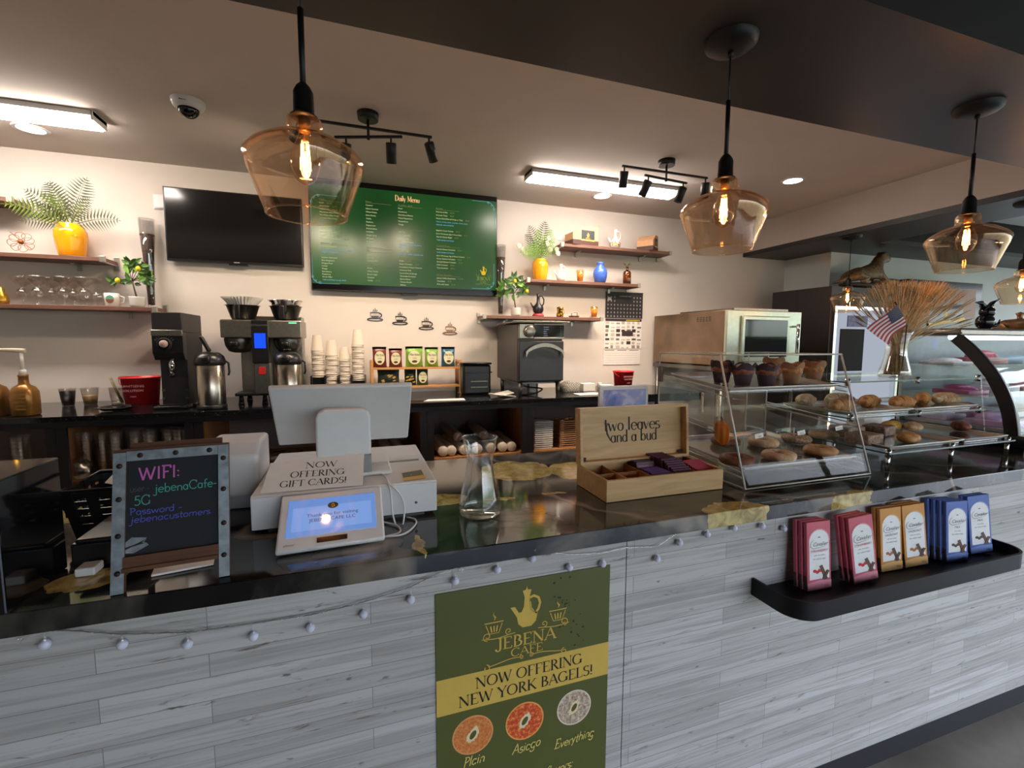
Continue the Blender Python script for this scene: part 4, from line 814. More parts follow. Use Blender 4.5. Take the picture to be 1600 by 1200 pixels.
# clear cup stacks standing in the left cabinets
CUPC = glass('clear_plastic_cup', (.9, .89, .88), .6, .1, .15)
b = B()
for k in range(9): z = .022*k; b.lathe([(.03, z), (.044, z+.095), (.046, z+.1), (.044, z+.101)], n=20)
b.lathe([(0, 0), (.03, 0)], n=20)
cups = solo('clear_cup_stack', b, CUPC, 'x', 'cup stack', (0, 0, 0)); first = True
for k, (px, lb) in enumerate([(30, 'clear cup stack in the dark left cabinet'), (114, 'leftmost clear cup stack beside the wooden divider'), (131, 'second clear cup stack from the wooden divider'), (155, 'third clear cup stack from the wooden divider'), (180, 'clear cup stack under the clear drink cups'), (208, 'bright clear cup stack above the chalkboard corner'), (233, 'clear cup stack above the chalkboard top edge'), (262, 'clear cup stack under the black coffee grinder'), (281, 'rightmost clear cup stack near the second wooden divider')]):
    o = cups if first else dup(cups, (0, 0, 0)); first = False
    o.location = (xb(px, 3.27), 3.27+.03*(k % 2), SHZ+.001); tag(o, lb, 'cup stack', 'clear cup stacks under the worktop')
def bag_blob(name, px, py, y, r, m, label, cat, grp=None, z=None):
    b = B(); rnd = random.Random(px); n_, k_ = 18, 10; b.sph((0, 0, r[2]), r, 0, 22, 12, noise=.13, seed=px)
    q = oY(px, py, y); return solo(name, b, m, label, cat, (q.x, y, (SHZ+.001) if z is None else z), group=grp)
bag_blob('plastic_bag', 118, 735, 3.2, (.09, .06, .07), glass('clear_film', (.85, .82, .78), .9, .2, .2), 'crumpled clear plastic bag of lids under the cup stacks, left of the chalkboard', 'bag', z=SHZ+.001)
bag_blob('plastic_bag', 438, 700, 3.3, (.08, .06, .045), glass('clear_film'), 'crumpled clear bag of lids seen under the left half of the register screen', 'bag')
bag_blob('plastic_bag', 475, 700, 3.3, (.075, .06, .04), glass('clear_film'), 'crumpled clear bag left of the register stand', 'bag')
# lying sleeves of paper cups
SLV = mat('cup_sleeve_film', 'd9cdc3', .35, var=.08, vscale=40)
b = B(); b.lathe([(0, 0), (.03, .0), (.034, .004), (.0365, .01)]+[(.0365+(.0012 if k % 2 else 0), .02+.02*k) for k in range(22)]+[(.036, .47), (.0, .47)], n=22, ax=(0, 1, 0))
slv = b.make('wrapped_cup_sleeve', SLV); first = True
for k, (px, yaw, lvl, lb) in enumerate([(693, -4, 0, 'leftmost lying cup sleeve against the cabinet side'), (706, -6, 0, 'second lying cup sleeve from the left'), (727, -12, 0, 'lying cup sleeve left of the carafe neck'), (747, -4, 0, 'lying cup sleeve seen through the left of the carafe'), (768, 2, 0, 'lying cup sleeve seen through the right of the carafe'), (786, 7, 0, 'lying cup sleeve just right of the carafe'), (800, 6, 0, 'rightmost lying cup sleeve with a bright round end'), (610, -5, 0, 'lying cup sleeve left of the pair beneath the right half of the register screen'), (628, -3, 0, 'lying cup sleeve right of the pair beneath the right half of the register screen'), (716, -3, 1, 'upper lying cup sleeve resting on the left ones'), (757, 3, 1, 'upper lying cup sleeve behind the carafe rim')]):
    o = slv if first else dup(slv, (0, 0, 0)); first = False; yv = 3.16 if lvl == 0 else 3.3
    o.location = (xb(px, yv), yv, SHZ+.039+.07*lvl); o.rotation_euler = (0, 0, -RD(yaw)*.6); tag(o, lb, 'cup sleeve', 'wrapped sleeves of paper cups')
# stacks of lids and drink carriers
b = B(); b.bb((-.075, -.06, 0), (.075, .06, .012), 0, .004); b.bb((-.06, -.045, .012), (.06, .045, .016), 0, .002)
LIDM, LIDB = mat('grey_carton', 'b2b6bc', .6), mat('white_tray', 'cfc9c6', .6)
crt = b.make('food_tray', LIDB); first = True; nn_ = 14
for k in range(nn_):
    o = crt if first else dup(crt, (0, 0, 0)); first = False; o.location = (xb(845, 3.22)+.002*(k % 2), 3.22, SHZ+.001+.0155*k); 
    if k > 7:
        if k == 8: gd = o.data.copy(); gd.materials[0] = LIDM
        o.data = gd
    tag(o, ('white' if k < 8 else 'grey')+' food tray, number %s up from the bottom of the left stack' % ['one', 'two', 'three', 'four', 'five', 'six', 'seven', 'eight', 'nine', 'ten', 'eleven', 'twelve', 'thirteen', 'fourteen'][k], 'food tray', 'stacked food trays under the worktop')
b = B(); b.bb((-.08, -.07, 0), (.08, .07, .008), 0, .003)
for sx in (-1, 1):
    for sy in (-1, 1): b.box((sx*.062, sy*.052, .012), (.03, .03, .014), 0, .005)
b.box((0, 0, .014), (.03, .03, .018), 0, .006)
dc = b.make('drink_carrier', mat('pulp_board', 'a9805f', .9, var=.12, vscale=60)); first = True
for k in range(13):
    o = dc if first else dup(dc, (0, 0, 0)); first = False; o.location = (xb(884, 3.24)+.002*(k % 3), 3.24, SHZ+.001+.0165*k)
    tag(o, 'brown pulp drink carrier, number %s up from the bottom of its stack' % ['one', 'two', 'three', 'four', 'five', 'six', 'seven', 'eight', 'nine', 'ten', 'eleven', 'twelve', 'thirteen'][k], 'drink carrier', 'stacked drink carriers under the worktop')

# ------------------------------------------------------------------ on the back worktop
ZW = ZB+.0012
def at(px, y): return oY(px, 620, y).x
# gold sauce bottles
GB = mat('gold_bottle', '9c6f38', .3, .55, var=.08)
def bottle(px, y, label):
    x = at(px, y); t = thing('sauce_bottle', label, 'pump bottle', (x, y, ZW), group='gold pump bottles')
    b = B(); b.lathe([(r*.7, h*.86) for r, h in [(0, 0), (.07, 0), (.076, .006), (.077, .1), (.074, .15), (.06, .178), (.036, .192), (.028, .2), (.026, .245), (.028, .247), (.028, .258), (0, .258)]], (x, y, ZW), 32, sq=3.2)
    b.make('body', GB, t); b = B()
    for k in range(5): b.prism([(-.022, 0), (.022, 0), (.019, .005), (-.019, .005)], (x+.006, y-.0545, ZW+.035+.02*k), (1, 0, 0), (0, 0, 1), (0, -.003, 0))
    b.make('embossed_ribs', mat('gold_rib', 'c08c4a', .25, .6), t)
    b = B(); b.cyl((x, y, ZW+.222), (x, y, ZW+.25), .017, .015); b.cyl((x, y, ZW+.25), (x, y, ZW+.345), .009); b.make('pump_collar', WHG, t)
    b = B(); b.tube([(x+.02, y, ZW+.352), (x-.03, y-.01, ZW+.355), (x-.12, y-.02, ZW+.358), (x-.135, y-.02, ZW+.345)], [.012, .012, .008, .006], 10); b.make('pump_spout', mat('cream_pump', 'd8c8b0', .4), t)
bottle(39, 3.22, 'gold pump bottle beside the empty worktop at left'); bottle(-8, 3.26, 'gold pump bottle cut by the left edge of the photo')
def cup(name, px, y, label, fill, tall=.105, r=.042, extra=None):
    x = at(px, y); t = thing(name, label, 'cup', (x, y, ZW)); b = B(); P = [(r*.7, 0), (r, tall), (r*1.06, tall+.003)]
    b.lathe([(0, .001)]+P+[(q-.001, h) for q, h in reversed(P)], (x, y, ZW), 26); b.make('cup_wall', CUPC if fill[0] != 'lid' else BPL, t)
    b = B(); b.lathe([(0, .003), (r*.68, .003), (r*.7+(r*.3)*fill[2]*.95-.002, tall*fill[2]), (0, tall*fill[2])], (x, y, ZW), 26); b.make('contents', mat(fill[0], fill[1], .4), t)
    if extra: extra(t, x, y)
cup('iced_drink', 106, 3.62, 'clear cup of dark liquid on the back worktop', ('dark_coffee', '17100e', .88))
cup('iced_drink', 141, 3.64, 'clear cup with tan liquid in its lower half', ('milky_coffee', 'bd8c55', .55), r=.046)
def whisk(t, x, y): b = B(); b.tube([(x+.03, y-.01, ZW+.01), (x-.03, y+.0, ZW+.17)], [.009, .006], 10); b.make('bamboo_stick', mat('bamboo_stick', '7d7044', .6, var=.2, vscale=80), t)
cup('utensil_cup', 183, 3.62, 'clear cup holding a bamboo stick beside the red bucket', ('water_tint', 'c9b8a8', .1), extra=whisk)
b = B(); b.lathe([(0, .004), (.07, .004), (.085, .016), (.1, .018), (.1, .022), (.082, .022), (.068, .01), (0, .01)], n=40); b.lathe([(.04, .012), (.045, .02), (0, .024)], n=30)
q = at(181, 3.3); solo('black_plate', b, BGL, 'round black dish on the worktop in front of the red bucket', 'dish', (q, 3.3, ZW))
def bucket(px, y, label, w):
    x = at(px, y); t = thing('red_bucket', label, 'bucket', (x, y, ZW), group='red sanitizer buckets'); h = w*.82; r = w/2
    b = B(); P = [(r*.82, 0), (r*.97, h*.94), (r*1.05, h*.95), (r*1.05, h)]; b.lathe([(0, .001)]+P+[(q-.003, z_) for q, z_ in reversed(P)]+[(0, .004)], (x, y, ZW), 40); b.make('pail', RED, t)
    b = B(); b.tube([(x+r*1.04*cos(a), y-r*1.04*abs(sin(a))*.55-.01, ZW+h*.93-h*.35*abs(sin(a))) for a in [pi*k/16 for k in range(17)]], .0022, 6); b.make('bail_handle', RED, t)
    b = B(); yy = y-r*.93-.012; b.text('SANITIZING', (x-.005, yy, ZW+h*.66), XD, ZV, .02, 'b', width=.02*w/.19); b.text('SOLUTION', (x-.005, yy, ZW+h*.5), XD, ZV, .02, 'b', width=.02*w/.19); b.text('ONLY', (x-.005, yy, ZW+h*.3), XD, ZV, .012, 'b'); b.make('print', mat('pail_print', 'eaa9a5', .5), t)
bucket(222, 3.6, 'red plastic bucket beside the black coffee grinder', .215); bucket(973, 3.64, 'red plastic bucket under the wall calendar', .185)
# coffee grinder
x0, x1, y0 = oY(240, 560, 3.25).x, oY(287, 560, 3.25).x, 3.25
t = thing('coffee_grinder', 'tall black commercial coffee grinder with a dial', 'coffee grinder', ((x0+x1)/2, 3.42, ZW)); zt_ = 1.618
b = B(); b.bb((x0, y0, 1.5), (x1, 3.62, zt_), 0, .004); b.bb((x0+.012, y0+.06, ZW+.012), (x1, 3.62, 1.5)); b.make('body', mat('grinder_black', '262325', .5), t)
b = B(); b.prism([(0, 1.38), (0, 1.5), (.06, 1.5), (.06, 1.335), (.03, 1.335)], (x0-.002, y0-.004, 0), (0, 1, 0), (0, 0, 1), (x1-x0+.004, 0, 0)); b.make('head', BPL, t)
b = B(); b.bb((x0-.004, y0-.012, 1.478), (x1+.004, y0, 1.514), 0, .004); b.make('name_plate', STEEL, t)
cx = x0+.06; b = B(); b.lathe([(.038, 0), (.036, .012), (.03, .016)], (cx, y0-.004, 1.432), 32, ax=(0, -1, 0)); b.make('dial_ring', BLKM, t); b = B(); b.lathe([(.022, .012), (.021, .022), (0, .023)], (cx, y0-.004, 1.432), 28, ax=(0, -1, 0)); b.make('dial_knob', mat('dial_face', 'b79a94', .4), t)
b = B()
for k in range(9):
    a = RD(30+k*15); b.stroke([(.046*cos(a), .042*sin(a)), (.056*cos(a), .05*sin(a))], .002, (cx, y0-.0052, 1.432), XD, ZV)
b.make('dial_marks', mat('grey_print', '9a958f', .6), t)
b = B(); b.cyl((cx+.02, y0+.03, 1.345), (cx+.02, y0+.03, 1.255), .016, n=20); b.make('chute', CHR, t); b = B(); b.sph((cx+.02, y0+.03, 1.245), .017); b.make('chute_knob', BPL, t)
for xx in (x0+.02, x1-.012):
    for zz in (1.1, 1.15): b = B(); b.cyl((xx, y0+.06, zz), (xx, y0+.052, zz), .008, n=14); b.make('bolt', DSTEEL, t)
b = B(); b.bb((x0-.012, y0-.02, ZW), (x1+.005, y0+.1, ZW+.02), 0, .004); b.bb((x0+.02, y0-.01, ZW+.02), (x1-.02, y0+.05, ZW+.026)); b.make('base_tray', BPL, t)
# airpots
def airpot(px, y, label, lever):
    x = at(px, y); t = thing('airpot', label, 'airpot', (x, y, ZW), group='steel airpots beside the brewer')
    b = B(); b.lathe([(0, 0), (.078, 0), (.08, .004), (.08, .022), (.074, .026)], (x, y, ZW), 40); b.make('base_ring', BPL, t)
    b = B(); b.lathe([(.074, .024), (.075, .03), (.075, .262), (.072, .266)], (x, y, ZW), 48); b.make('steel_body', mat('airpot_steel', 'b8aea0', .22, 1, var=.08), t)
    b = B(); b.lathe([(.075, .262), (.082, .27), (.083, .29), (.074, .318), (.05, .338), (.02, .345), (0, .345)], (x, y, ZW), 40); b.box((x, y-.07, ZW+.3), (.05, .05, .035), 0, .01); b.make('pump_lid', BPL, t)
    b = B(); a = RD(25 if lever else 4); b.box((x-.02*(1 if lever else 0), y, ZW+.35+(.04 if lever else .005)), (.035, .075, .012) if not lever else (.02, .03, .1), 0, .005, rot=Ry(-a)); b.make('lever', BPL, t)
    b = B(); b.tube([(x+.078, y, ZW+.29), (x+.098, y, ZW+.275), (x+.1, y, ZW+.22), (x+.094, y, ZW+.2)], .006, 8); b.make('carry_handle', BPL, t)
airpot(331, 3.22, 'steel airpot with raised lever between grinder and brewer', True); airpot(452, 3.22, 'steel airpot under the right side of the brewer', False)
# twin brewer
y0 = 3.32; bx0, bx1 = oY(343, 510, y0).x, oY(471, 510, y0).x; cxb = oY(409, 560, y0).x; W_ = bx1-bx0
t = thing('coffee_brewer', 'steel twin coffee brewer with blue lit screen', 'coffee brewer', ((bx0+bx1)/2, 3.5, ZW))
b = B(); b.bb((bx0+.06, 3.56, ZW+.06), (bx1-.02, 3.7, 1.62), 0, .005); b.make('rear_housing', STEEL, t)
b = B(); b.prism([(0, 1.47), (0, 1.585), (.3, 1.585), (.3, 1.47)], (bx0, y0, 0), (0, 1, 0), (0, 0, 1), (W_, 0, 0)); o = b.make('upper_housing', STEEL, t); m_ = o.modifiers.new('b', 'BEVEL'); m_.width = .008; m_.segments = 2
b = B(); b.bb((cxb-.05, y0-.02, 1.31), (cxb+.045, y0+.05, 1.582), 0, .004); b.make('control_panel', BPL, t)
b = B(); b.bb((cxb-.034, y0-.0215, 1.405), (cxb+.03, y0-.02, 1.5)); b.make('blue_screen', emit('blue_screen', (.01, .06, 1.0), 1.4), t)
b = B(); b.text('EXTRACTOR', (cxb-.002, y0-.0214, 1.545), XD, ZV, .016, 'b'); b.make('panel_lettering', mat('dim_print', '5c5a5a', .6), t)
b = B(); b.bb((cxb-.045, y0-.015, ZW+.07), (cxb+.05, y0+.06, 1.31), 0, .005); b.make('centre_column', STEEL, t)
b = B(); b.bb((cxb-.018, y0-.024, 1.235), (cxb+.022, y0-.014, 1.285), 0, .003); b.make('rocker_switch', mat('red_switch', 'c22a2a', .35), t)
b = B(); b.bb((bx1-.075, y0-.001, 1.565), (bx1-.03, y0, 1.572)); b.make('indicator', emit('green_led', (.1, 1, .35), 2), t)
for sx in (-1, 1):
    hx = cxb+sx*.145; b = B(); b.lathe([(.082, 1.47), (.085, 1.46), (.078, 1.42), (.06, 1.385), (.03, 1.375), (0, 1.375)], (hx, y0+.1, 0), 36); bk_ = b.make('brew_basket', DSTEEL, t); b = B(); b.box((hx, y0-.01, 1.43), (.045, .06, .03), 0, .008); b.make('basket_handle', BPL, bk_)
b = B(); b.bb((bx0+.06, y0+.02, ZW+.055), (bx1, 3.66, ZW+.075), 0, .004); b.make('drip_shelf', BLK, t)
for x in (bx0+.09, cxb, bx1-.04):
    for y in (y0+.05, 3.62): b = B(); b.cyl((x, y, ZW+.056), (x, y, ZW+.012), .012, .016); b.cyl((x, y, ZW+.012), (x, y, ZW), .018); b.make('leg', BPL, t)
# filter baskets and paper filters on top
def fbasket(px, label, z=1.586):
    x = oY(px, 490, 3.45).x; t = thing('filter_basket', label, 'filter basket', (x, 3.45, z), group='black filter baskets on the brewer')
    b = B(); P = [(.062, 0), (.07, .01), (.096, .092), (.104, .094)]; b.lathe([(0, .002)]+P+[(r-.003, h) for r, h in reversed(P)], (x, 3.45, z+.001), 40); b.make('bowl', BPL, t)
    b = B(); b.box((x-.01, 3.345, z+.05), (.03, .03, .09), 0, .006); b.make('handle', BPL, t); return x
def filt(x, z, m, nm, label, cat, steel=False):
    b = B(); n_ = 72; rows = []
    for r, h, am in ((.05, 0, 0), (.075, .012, .002), (.1, .05, .006), (.116, .07, .009)):
        rows.append([b.v(((r+am*cos(i*pi))*cos(2*pi*i/n_), (r+am*cos(i*pi))*sin(2*pi*i/n_), h)) for i in range(n_)])
    for i in range(3):
        for j in range(n_): b.f([rows[i][j], rows[i][(j+1) % n_], rows[i+1][(j+1) % n_], rows[i+1][j]])
    b.f(rows[0][::-1]); return solo(nm, b, m, label, cat, (x, 3.45, z))
x = fbasket(380, 'black brew basket with paper filters, on the left of the brewer top'); b = filt(x, 1.662, PAPER, 'paper_coffee_filter', 'white fluted paper coffee filters in the left black basket', 'coffee filter')
x = fbasket(447, 'black brew basket under a steel one, right of the brewer top')
t = thing('steel_brew_basket', 'steel brew basket stacked in the right black basket', 'filter basket', (x, 3.45, 1.64)); b = B(); b.lathe([(.06, 0), (.088, .05), (.09, .06), (.104, .075), (.106, .08), (.09, .08), (.08, .06), (0, .01)], (x, 3.45, 1.64), 40); b.make('bowl', CHR, t); b = B(); b.box((x+.0, 3.35, 1.675), (.035, .03, .09), 0, .008); b.make('handle', BPL, t)
# cup dispenser + cups
t = thing('cup_organizer', 'black cup organizer boxes behind the register screen', 'organizer', (at(548, 3.62), 3.62, ZW)); CXs = [at(p, 3.62) for p in (499, 520, 540, 561)]
for i, x in enumerate(CXs):
    b = B(); w = .046; z1 = ZW+.16; th = .004
    b.bb((x-w-.006, 3.56, ZW), (x-w-.006+th, 3.67, z1)); b.bb((x+w+.002, 3.56, ZW), (x+w+.002+th, 3.67, z1)); b.bb((x-w, 3.666, ZW), (x+w, 3.67, z1)); b.bb((x-w, 3.56, ZW), (x+w, 3.67, ZW+th)); b.bb((x-w, 3.56, ZW), (x+w, 3.564, ZW+.09)); b.make('cup_slot', BLK, t)
def pcup(r0, r1, h):
    b = B(); b.lathe([(0, h-.006), (r0-.001, h-.006), (r0, h), (r0+.001, h), (r1, .004), (r1+.002, .003), (r1+.002, 0), (r1-.001, 0), (r0-.002, h-.008)], n=22); return b.make('paper_cup', PAPW)
# every cup stands upside down over the one below
big, small = pcup(.029, .043, .115), pcup(.026, .039, .092)
NUM = 'one two three four five six seven eight nine ten eleven twelve thirteen fourteen fifteen sixteen seventeen eighteen nineteen twenty'.split()
def cstack(x, y, z0, n, pr, pitch, where, grp):
    for k in range(n):
        o = dup(pr, (x+.0015*sin(k*1.7), y+.0015*cos(k*2.3), z0+pitch*k)); tag(o, 'paper cup number %s up in the %s' % (NUM[k], where), 'paper cup', grp)
cstack(CXs[0], 3.615, ZW+.15, 15, big, .0135, 'first tall cup stack from the left', 'paper cups of the first stack')
cstack(CXs[1], 3.615, ZW+.075, 18, big, .0135, 'second cup stack, with clear rings', 'paper cups of the second stack')
cstack(CXs[2], 3.615, ZW+.04, 20, small, .0125, 'third and shortest cup stack', 'paper cups of the third stack')
cstack(CXs[3], 3.615, ZW+.12, 20, big, .0138, 'fourth and tallest cup stack', 'paper cups of the fourth stack')
bpy.data.objects.remove(big); bpy.data.objects.remove(small)
# snack rack
RK = wood('rack_pine', 'c08a4e', 'd39c5e', 8, 0, .5); ry = 3.56; rx0, rx1 = oY(579, 575, ry).x, oY(722, 575, ry).x
t = thing('snack_rack', 'two tier wooden rack of snack bags on the back worktop', 'rack', ((rx0+rx1)/2, ry+.08, ZW)); zs1, zs2 = oY(650, 574, ry).z, oY(650, 603, ry).z
for z in (zs1, zs2): b = B(); b.bb((rx0+.02, ry, z-.014), (rx1-.02, ry+.16, z)); b.make('shelf', RK, t)
for x in (rx0, rx1-.02):
    for y in (ry, ry+.16): b = B(); b.bb((x, y, ZW), (x+.02, y+.018, zs1+.055)); b.make('post', RK, t)
    b = B(); b.bb((x, ry+.018, zs1+.035), (x+.02, ry+.16, zs1+.05)); b.make('top_rail', RK, t)
def snack(px, py, w, h, cm, label, z, y=None, tilt=0, lab=True):
    y = y or ry+.05; h *= 1.17; x = oY(px, py, y).x; t = thing('snack_bag', label, 'snack bag', (x, y, z+.001), group='snack bags on the wooden rack')
    b = B(); N, K = 10, 10; d = .028
    for s_ in (-1, 1):
        R = [[b.v((x+(u/N-.5)*w*(1-.06*sin(pi*v/K)), y+s_*d*(sin(pi*u/N)**.6)*(sin(pi*min(v/K*1.12, 1))**.6)*(1+.1*sin(u*2.1+v)), z+.001+h*v/K)) for u in range(N+1)] for v in range(K+1)]
        for v in range(K):
            for u in range(N): b.f([R[v][u], R[v][u+1], R[v+1][u+1], R[v+1][u]], 0, True)
    b.make('pouch', mat(cm, {'maroon_bag': '6e2a22', 'green_bag': '7ba63a', 'teal_bag': '1f5a72', 'dark_foil_bag': '27332a', 'olive_bag': '39563c'}[cm], .3, var=.12, vscale=40), t)
    if lab:
        b = B(); yl = y-d-.0025; pts = [(x+w*.36*cos(a), yl, z+h*.47+h*.33*sin(a)) for a in [k*pi/10 for k in range(20)]]; b.poly(pts); lb = b.make('cream_label', mat('bag_cream', 'e3dcb4', .5), t)
        b = B(); b.text(lab if isinstance(lab, str) else 'Miss Vickie', (x, yl-.001, z+h*.56), XD, ZV, h*.17, 'b', width=w*.13, slant=.2); b.text('CHIPS', (x, yl-.001, z+h*.42), XD, ZV, h*.07, 'b'); b.poly([(x+w*.16*cos(a), yl-.001, z+h*.28+h*.06*sin(a)) for a in [k*pi/6 for k in range(12)]]); b.make('label_print', mat('bag_print', '4a3422', .6), lb)
    else:
        b = B(); rnd = random.Random(px); yl = y-d-.0015
        for k in range(9): cx_, cz_ = x+rnd.uniform(-.3, .3)*w, z+h*rnd.uniform(.12, .62); b.poly([(cx_+.012*cos(a), yl-.0002*k, cz_+.006*sin(a+.5)) for a in [j*pi/4 for j in range(8)]])
        b.make('chip_picture', mat('chip_gold', 'c99a3c', .4, .3), t)
snack(593, 560, .102, .132, 'maroon_bag', 'maroon snack bag at the left end of the upper tier', zs1)
snack(618, 560, .098, .122, 'maroon_bag', 'second maroon snack bag, beside the green ones', zs1)
snack(647, 558, .132, .135, 'green_bag', 'larger green snack bag in the middle of the upper tier', zs1)
snack(674, 558, .105, .13, 'green_bag', 'green snack bag beside the blue one', zs1, y=ry+.055)
snack(700, 560, .108, .132, 'teal_bag', 'blue snack bag at the right end of the upper tier', zs1)
snack(607, 590, .165, .115, 'dark_foil_bag', 'wide dark and gold snack bag at the left of the lower tier', zs2, lab=False)
snack(641, 592, .09, .115, 'dark_foil_bag', 'dark and gold snack bag in the middle of the lower tier', zs2, lab=False)
snack(660, 590, .088, .115, 'olive_bag', 'grey green snack bag at the right of the lower tier', zs2)
# black lid dispenser
x0, x1 = at(724, 3.45), at(768, 3.45); t = thing('napkin_dispenser', 'black plastic dispenser box right of the snack rack', 'dispenser', ((x0+x1)/2, 3.55, ZW))
b = B(); b.bb((x0, 3.46, ZW), (x1, 3.66, ZW+.235), 0, .018); b.make('case', BPL, t)
b = B(); b.bb((x0-.004, 3.452, ZW+.235), (x1+.004, 3.665, ZW+.25), 0, .006); b.bb((x0+.01, 3.45, ZW+.17), (x1+.006, 3.46, ZW+.178)); b.make('lid', BGL, t)
for z in (.1, .055): b = B(); b.bb((x0+.06, 3.452, ZW+z), (x1-.03, 3.459, ZW+z+.008), 0, .002); b.make('slot_trim', STEEL, t)
# small turbo oven
ox0, ox1, oy = 1.145, 1.515, 3.23; oz0, oz1 = 1.145, 1.592
t = thing('countertop_oven', 'grey high speed countertop oven with arched handle', 'oven', ((ox0+ox1)/2, 3.5, ZW)); OG = mat('oven_grey', '4b4746', .38, .4, var=.05)
b = B(); b.bb((ox0, oy+.02, oz0), (ox1, 3.78, oz1), 0, .012); b.make('body', OG, t)
b = B(); b.bb((ox0+.004, oy-.008, oz0+.012), (ox1-.004, oy+.02, oz0+.315), 0, .006); dr = b.make('door', mat('oven_door', '343133', .3, .3), t)
b = B(); hx0, hx1, hz = ox0+.045, ox1-.02, oz0+.225; N = 18; up_, lo2 = [], []
for k in range(N+1):
    u = k/N; x = hx0+(hx1-hx0)*u; zc = hz+.06*sin(pi*u)**.75; wv = .011+.003*sin(pi*u)
    up_.append((x, zc+wv)); lo2.append((x, zc-wv if 0 < k < N else zc-.035))
for k in range(N): b.prism([lo2[k], lo2[k+1], up_[k+1], up_[k]], (0, oy-.045, 0), (1, 0, 0), (0, 0, 1), (0, .012, 0))
for x in (hx0+.012, hx1-.012): b.cyl((x, oy-.035, hz), (x, oy-.006, hz), .008)
b.make('handle', STEEL, dr)
b = B(); b.bb((ox0+.002, oy-.006, oz0+.33), (ox0+.12, oy+.02, oz1-.004), 0, .006); b.bb((ox0+.12, oy-.006, oz0+.33), (ox1-.002, oy+.02, oz0+.343), 0, .002); b.bb((ox0+.12, oy-.006, oz1-.012), (ox1-.002, oy+.02, oz1-.004), 0, .002); b.make('fascia', STEEL, t)
b = B(); b.bb((ox0+.12, oy-.004, oz0+.343), (ox1-.002, oy+.018, oz1-.012)); b.make('display_panel', BGL, t)
b = B()
for k in range(5): b.text(['Sandwich', 'Croissant', 'Bagel', 'Panini', 'Cookie'][k], (ox0+.2, oy-.0052, oz1-.032-.016*k), XD, ZV, .011, 'b', 'l'); b.text('+', (ox1-.03, oy-.0052, oz1-.032-.016*k), XD, ZV, .011, 'b')
b.make('display_text', emit('oven_display_text', (.7, .8, 1), .5), t)
b = B(); b.lathe([(.046, 0), (.044, .02), (.036, .026), (0, .026)], (ox0+.083, oy-.006, oz1-.062), 36, ax=(0, -1, 0)); b.make('knob', STEEL, t)
for x in (ox0+.03, ox1-.03):
    for y in (oy+.04, 3.72): b = B(); b.cyl((x, y, ZW), (x, y, oz0), .014, .018, n=16); b.make('leg', DSTEEL, t)
b = B(); b.bb((ox0+.02, oy+.05, oz0-.012), (ox1-.02, 3.74, oz0)); b.make('underside', DSTEEL, t)
b = B(); b.bb((ox0-.05, oy-.03, oz1+.001), (ox1+.03, 3.6, oz1+.009), 0, .003); b.bb((ox0-.055, oy-.035, oz1+.009), (ox1+.035, oy-.025, oz1+.016), 0, .002); solo_t = solo('baking_sheet', b, STEEL, 'flat metal sheet lying on top of the grey countertop oven', 'baking sheet')
b = B(); b.box((0, 0, .012), (.17, .13, .003), rot=Ry(RD(7))); b.box((.01, .0, .022), (.13, .1, .004), rot=Ry(RD(-9))@Rx(RD(6))); solo('folded_paper', b, PAPER, 'folded white paper bags beside the black dispenser', 'paper', (at(785, 3.3), 3.3, ZW), RD(10))
b = B(); b.tube(smooth([V((0, 0, .006)), V((.06, -.03, .006)), V((.14, -.02, .02)), V((.2, .04, .04)), V((.12, .09, .05)), V((.02, .1, .07))]), .006, 8); solo('oven_cable', b, BPL, 'black cable looped under the grey countertop oven', 'cable', (1.2, 3.34, ZW))
b = B(); b.bb((-.03, -.02, 0), (.03, .03, .075)); solo('pale_carton', b, PAPER, 'small pale carton under the countertop oven', 'carton', (1.36, 3.5, ZW))
b = B(); b.prism([(-.14, -.03), (.15, -.05), (.16, .05), (-.09, .06)], (0, 0, 0), (1, 0, 0), (0, 1, 0), (0, 0, .003)); solo('paper_sheet', b, PAPER, 'white sheet lying on the worktop in front of the snack rack', 'paper', (at(692, 3.2), 3.2, ZW))
n = NT('grey_weave'); vv = n.coord(); ch = n.n('ShaderNodeTexChecker'); n.l(vv, ch.inputs[0]); ch.inputs['Scale'].default_value = 90; ch.inputs[1].default_value = srgb('6d6a66'); ch.inputs[2].default_value = srgb('a29b93'); n.bsdf(ch.outputs[0], .8)
b = B(); b.lathe([(0, .002), (.07, .002), (.085, .07), (.088, .07), (.075, 0)], n=28, sq=3.5); b.sph((0, 0, .06), (.06, .05, .03), 0, 14, 8, noise=.1); solo('woven_basket', b, n.m, 'grey woven basket just right of the countertop oven', 'basket', (at(888, 3.5), 3.5, ZW))
b = B(); b.bb((-.055, -.04, 0), (.055, .04, .065), 0, .002); solo('white_box', b, PAPER, 'open white carton beside the grey woven basket', 'box', (at(917, 3.48), 3.48, ZW))
b = B(); b.bb((-.06, -.04, 0), (.06, .04, .045), 0, .002); b.tube([(-.07, 0, .055), (-.03, .01, .057)], .008, 8); solo('white_box', b, PAPER, 'low white carton next to the far red bucket', 'box', (at(945, 3.5), 3.5, ZW))
b = B(); b.bb((-.1, -.06, 0), (.12, .06, .004)); solo('paper_sheet', b, PAPER, 'white sheet on the worktop behind the tea box', 'paper', (at(918, 3.24), 3.24, ZW))
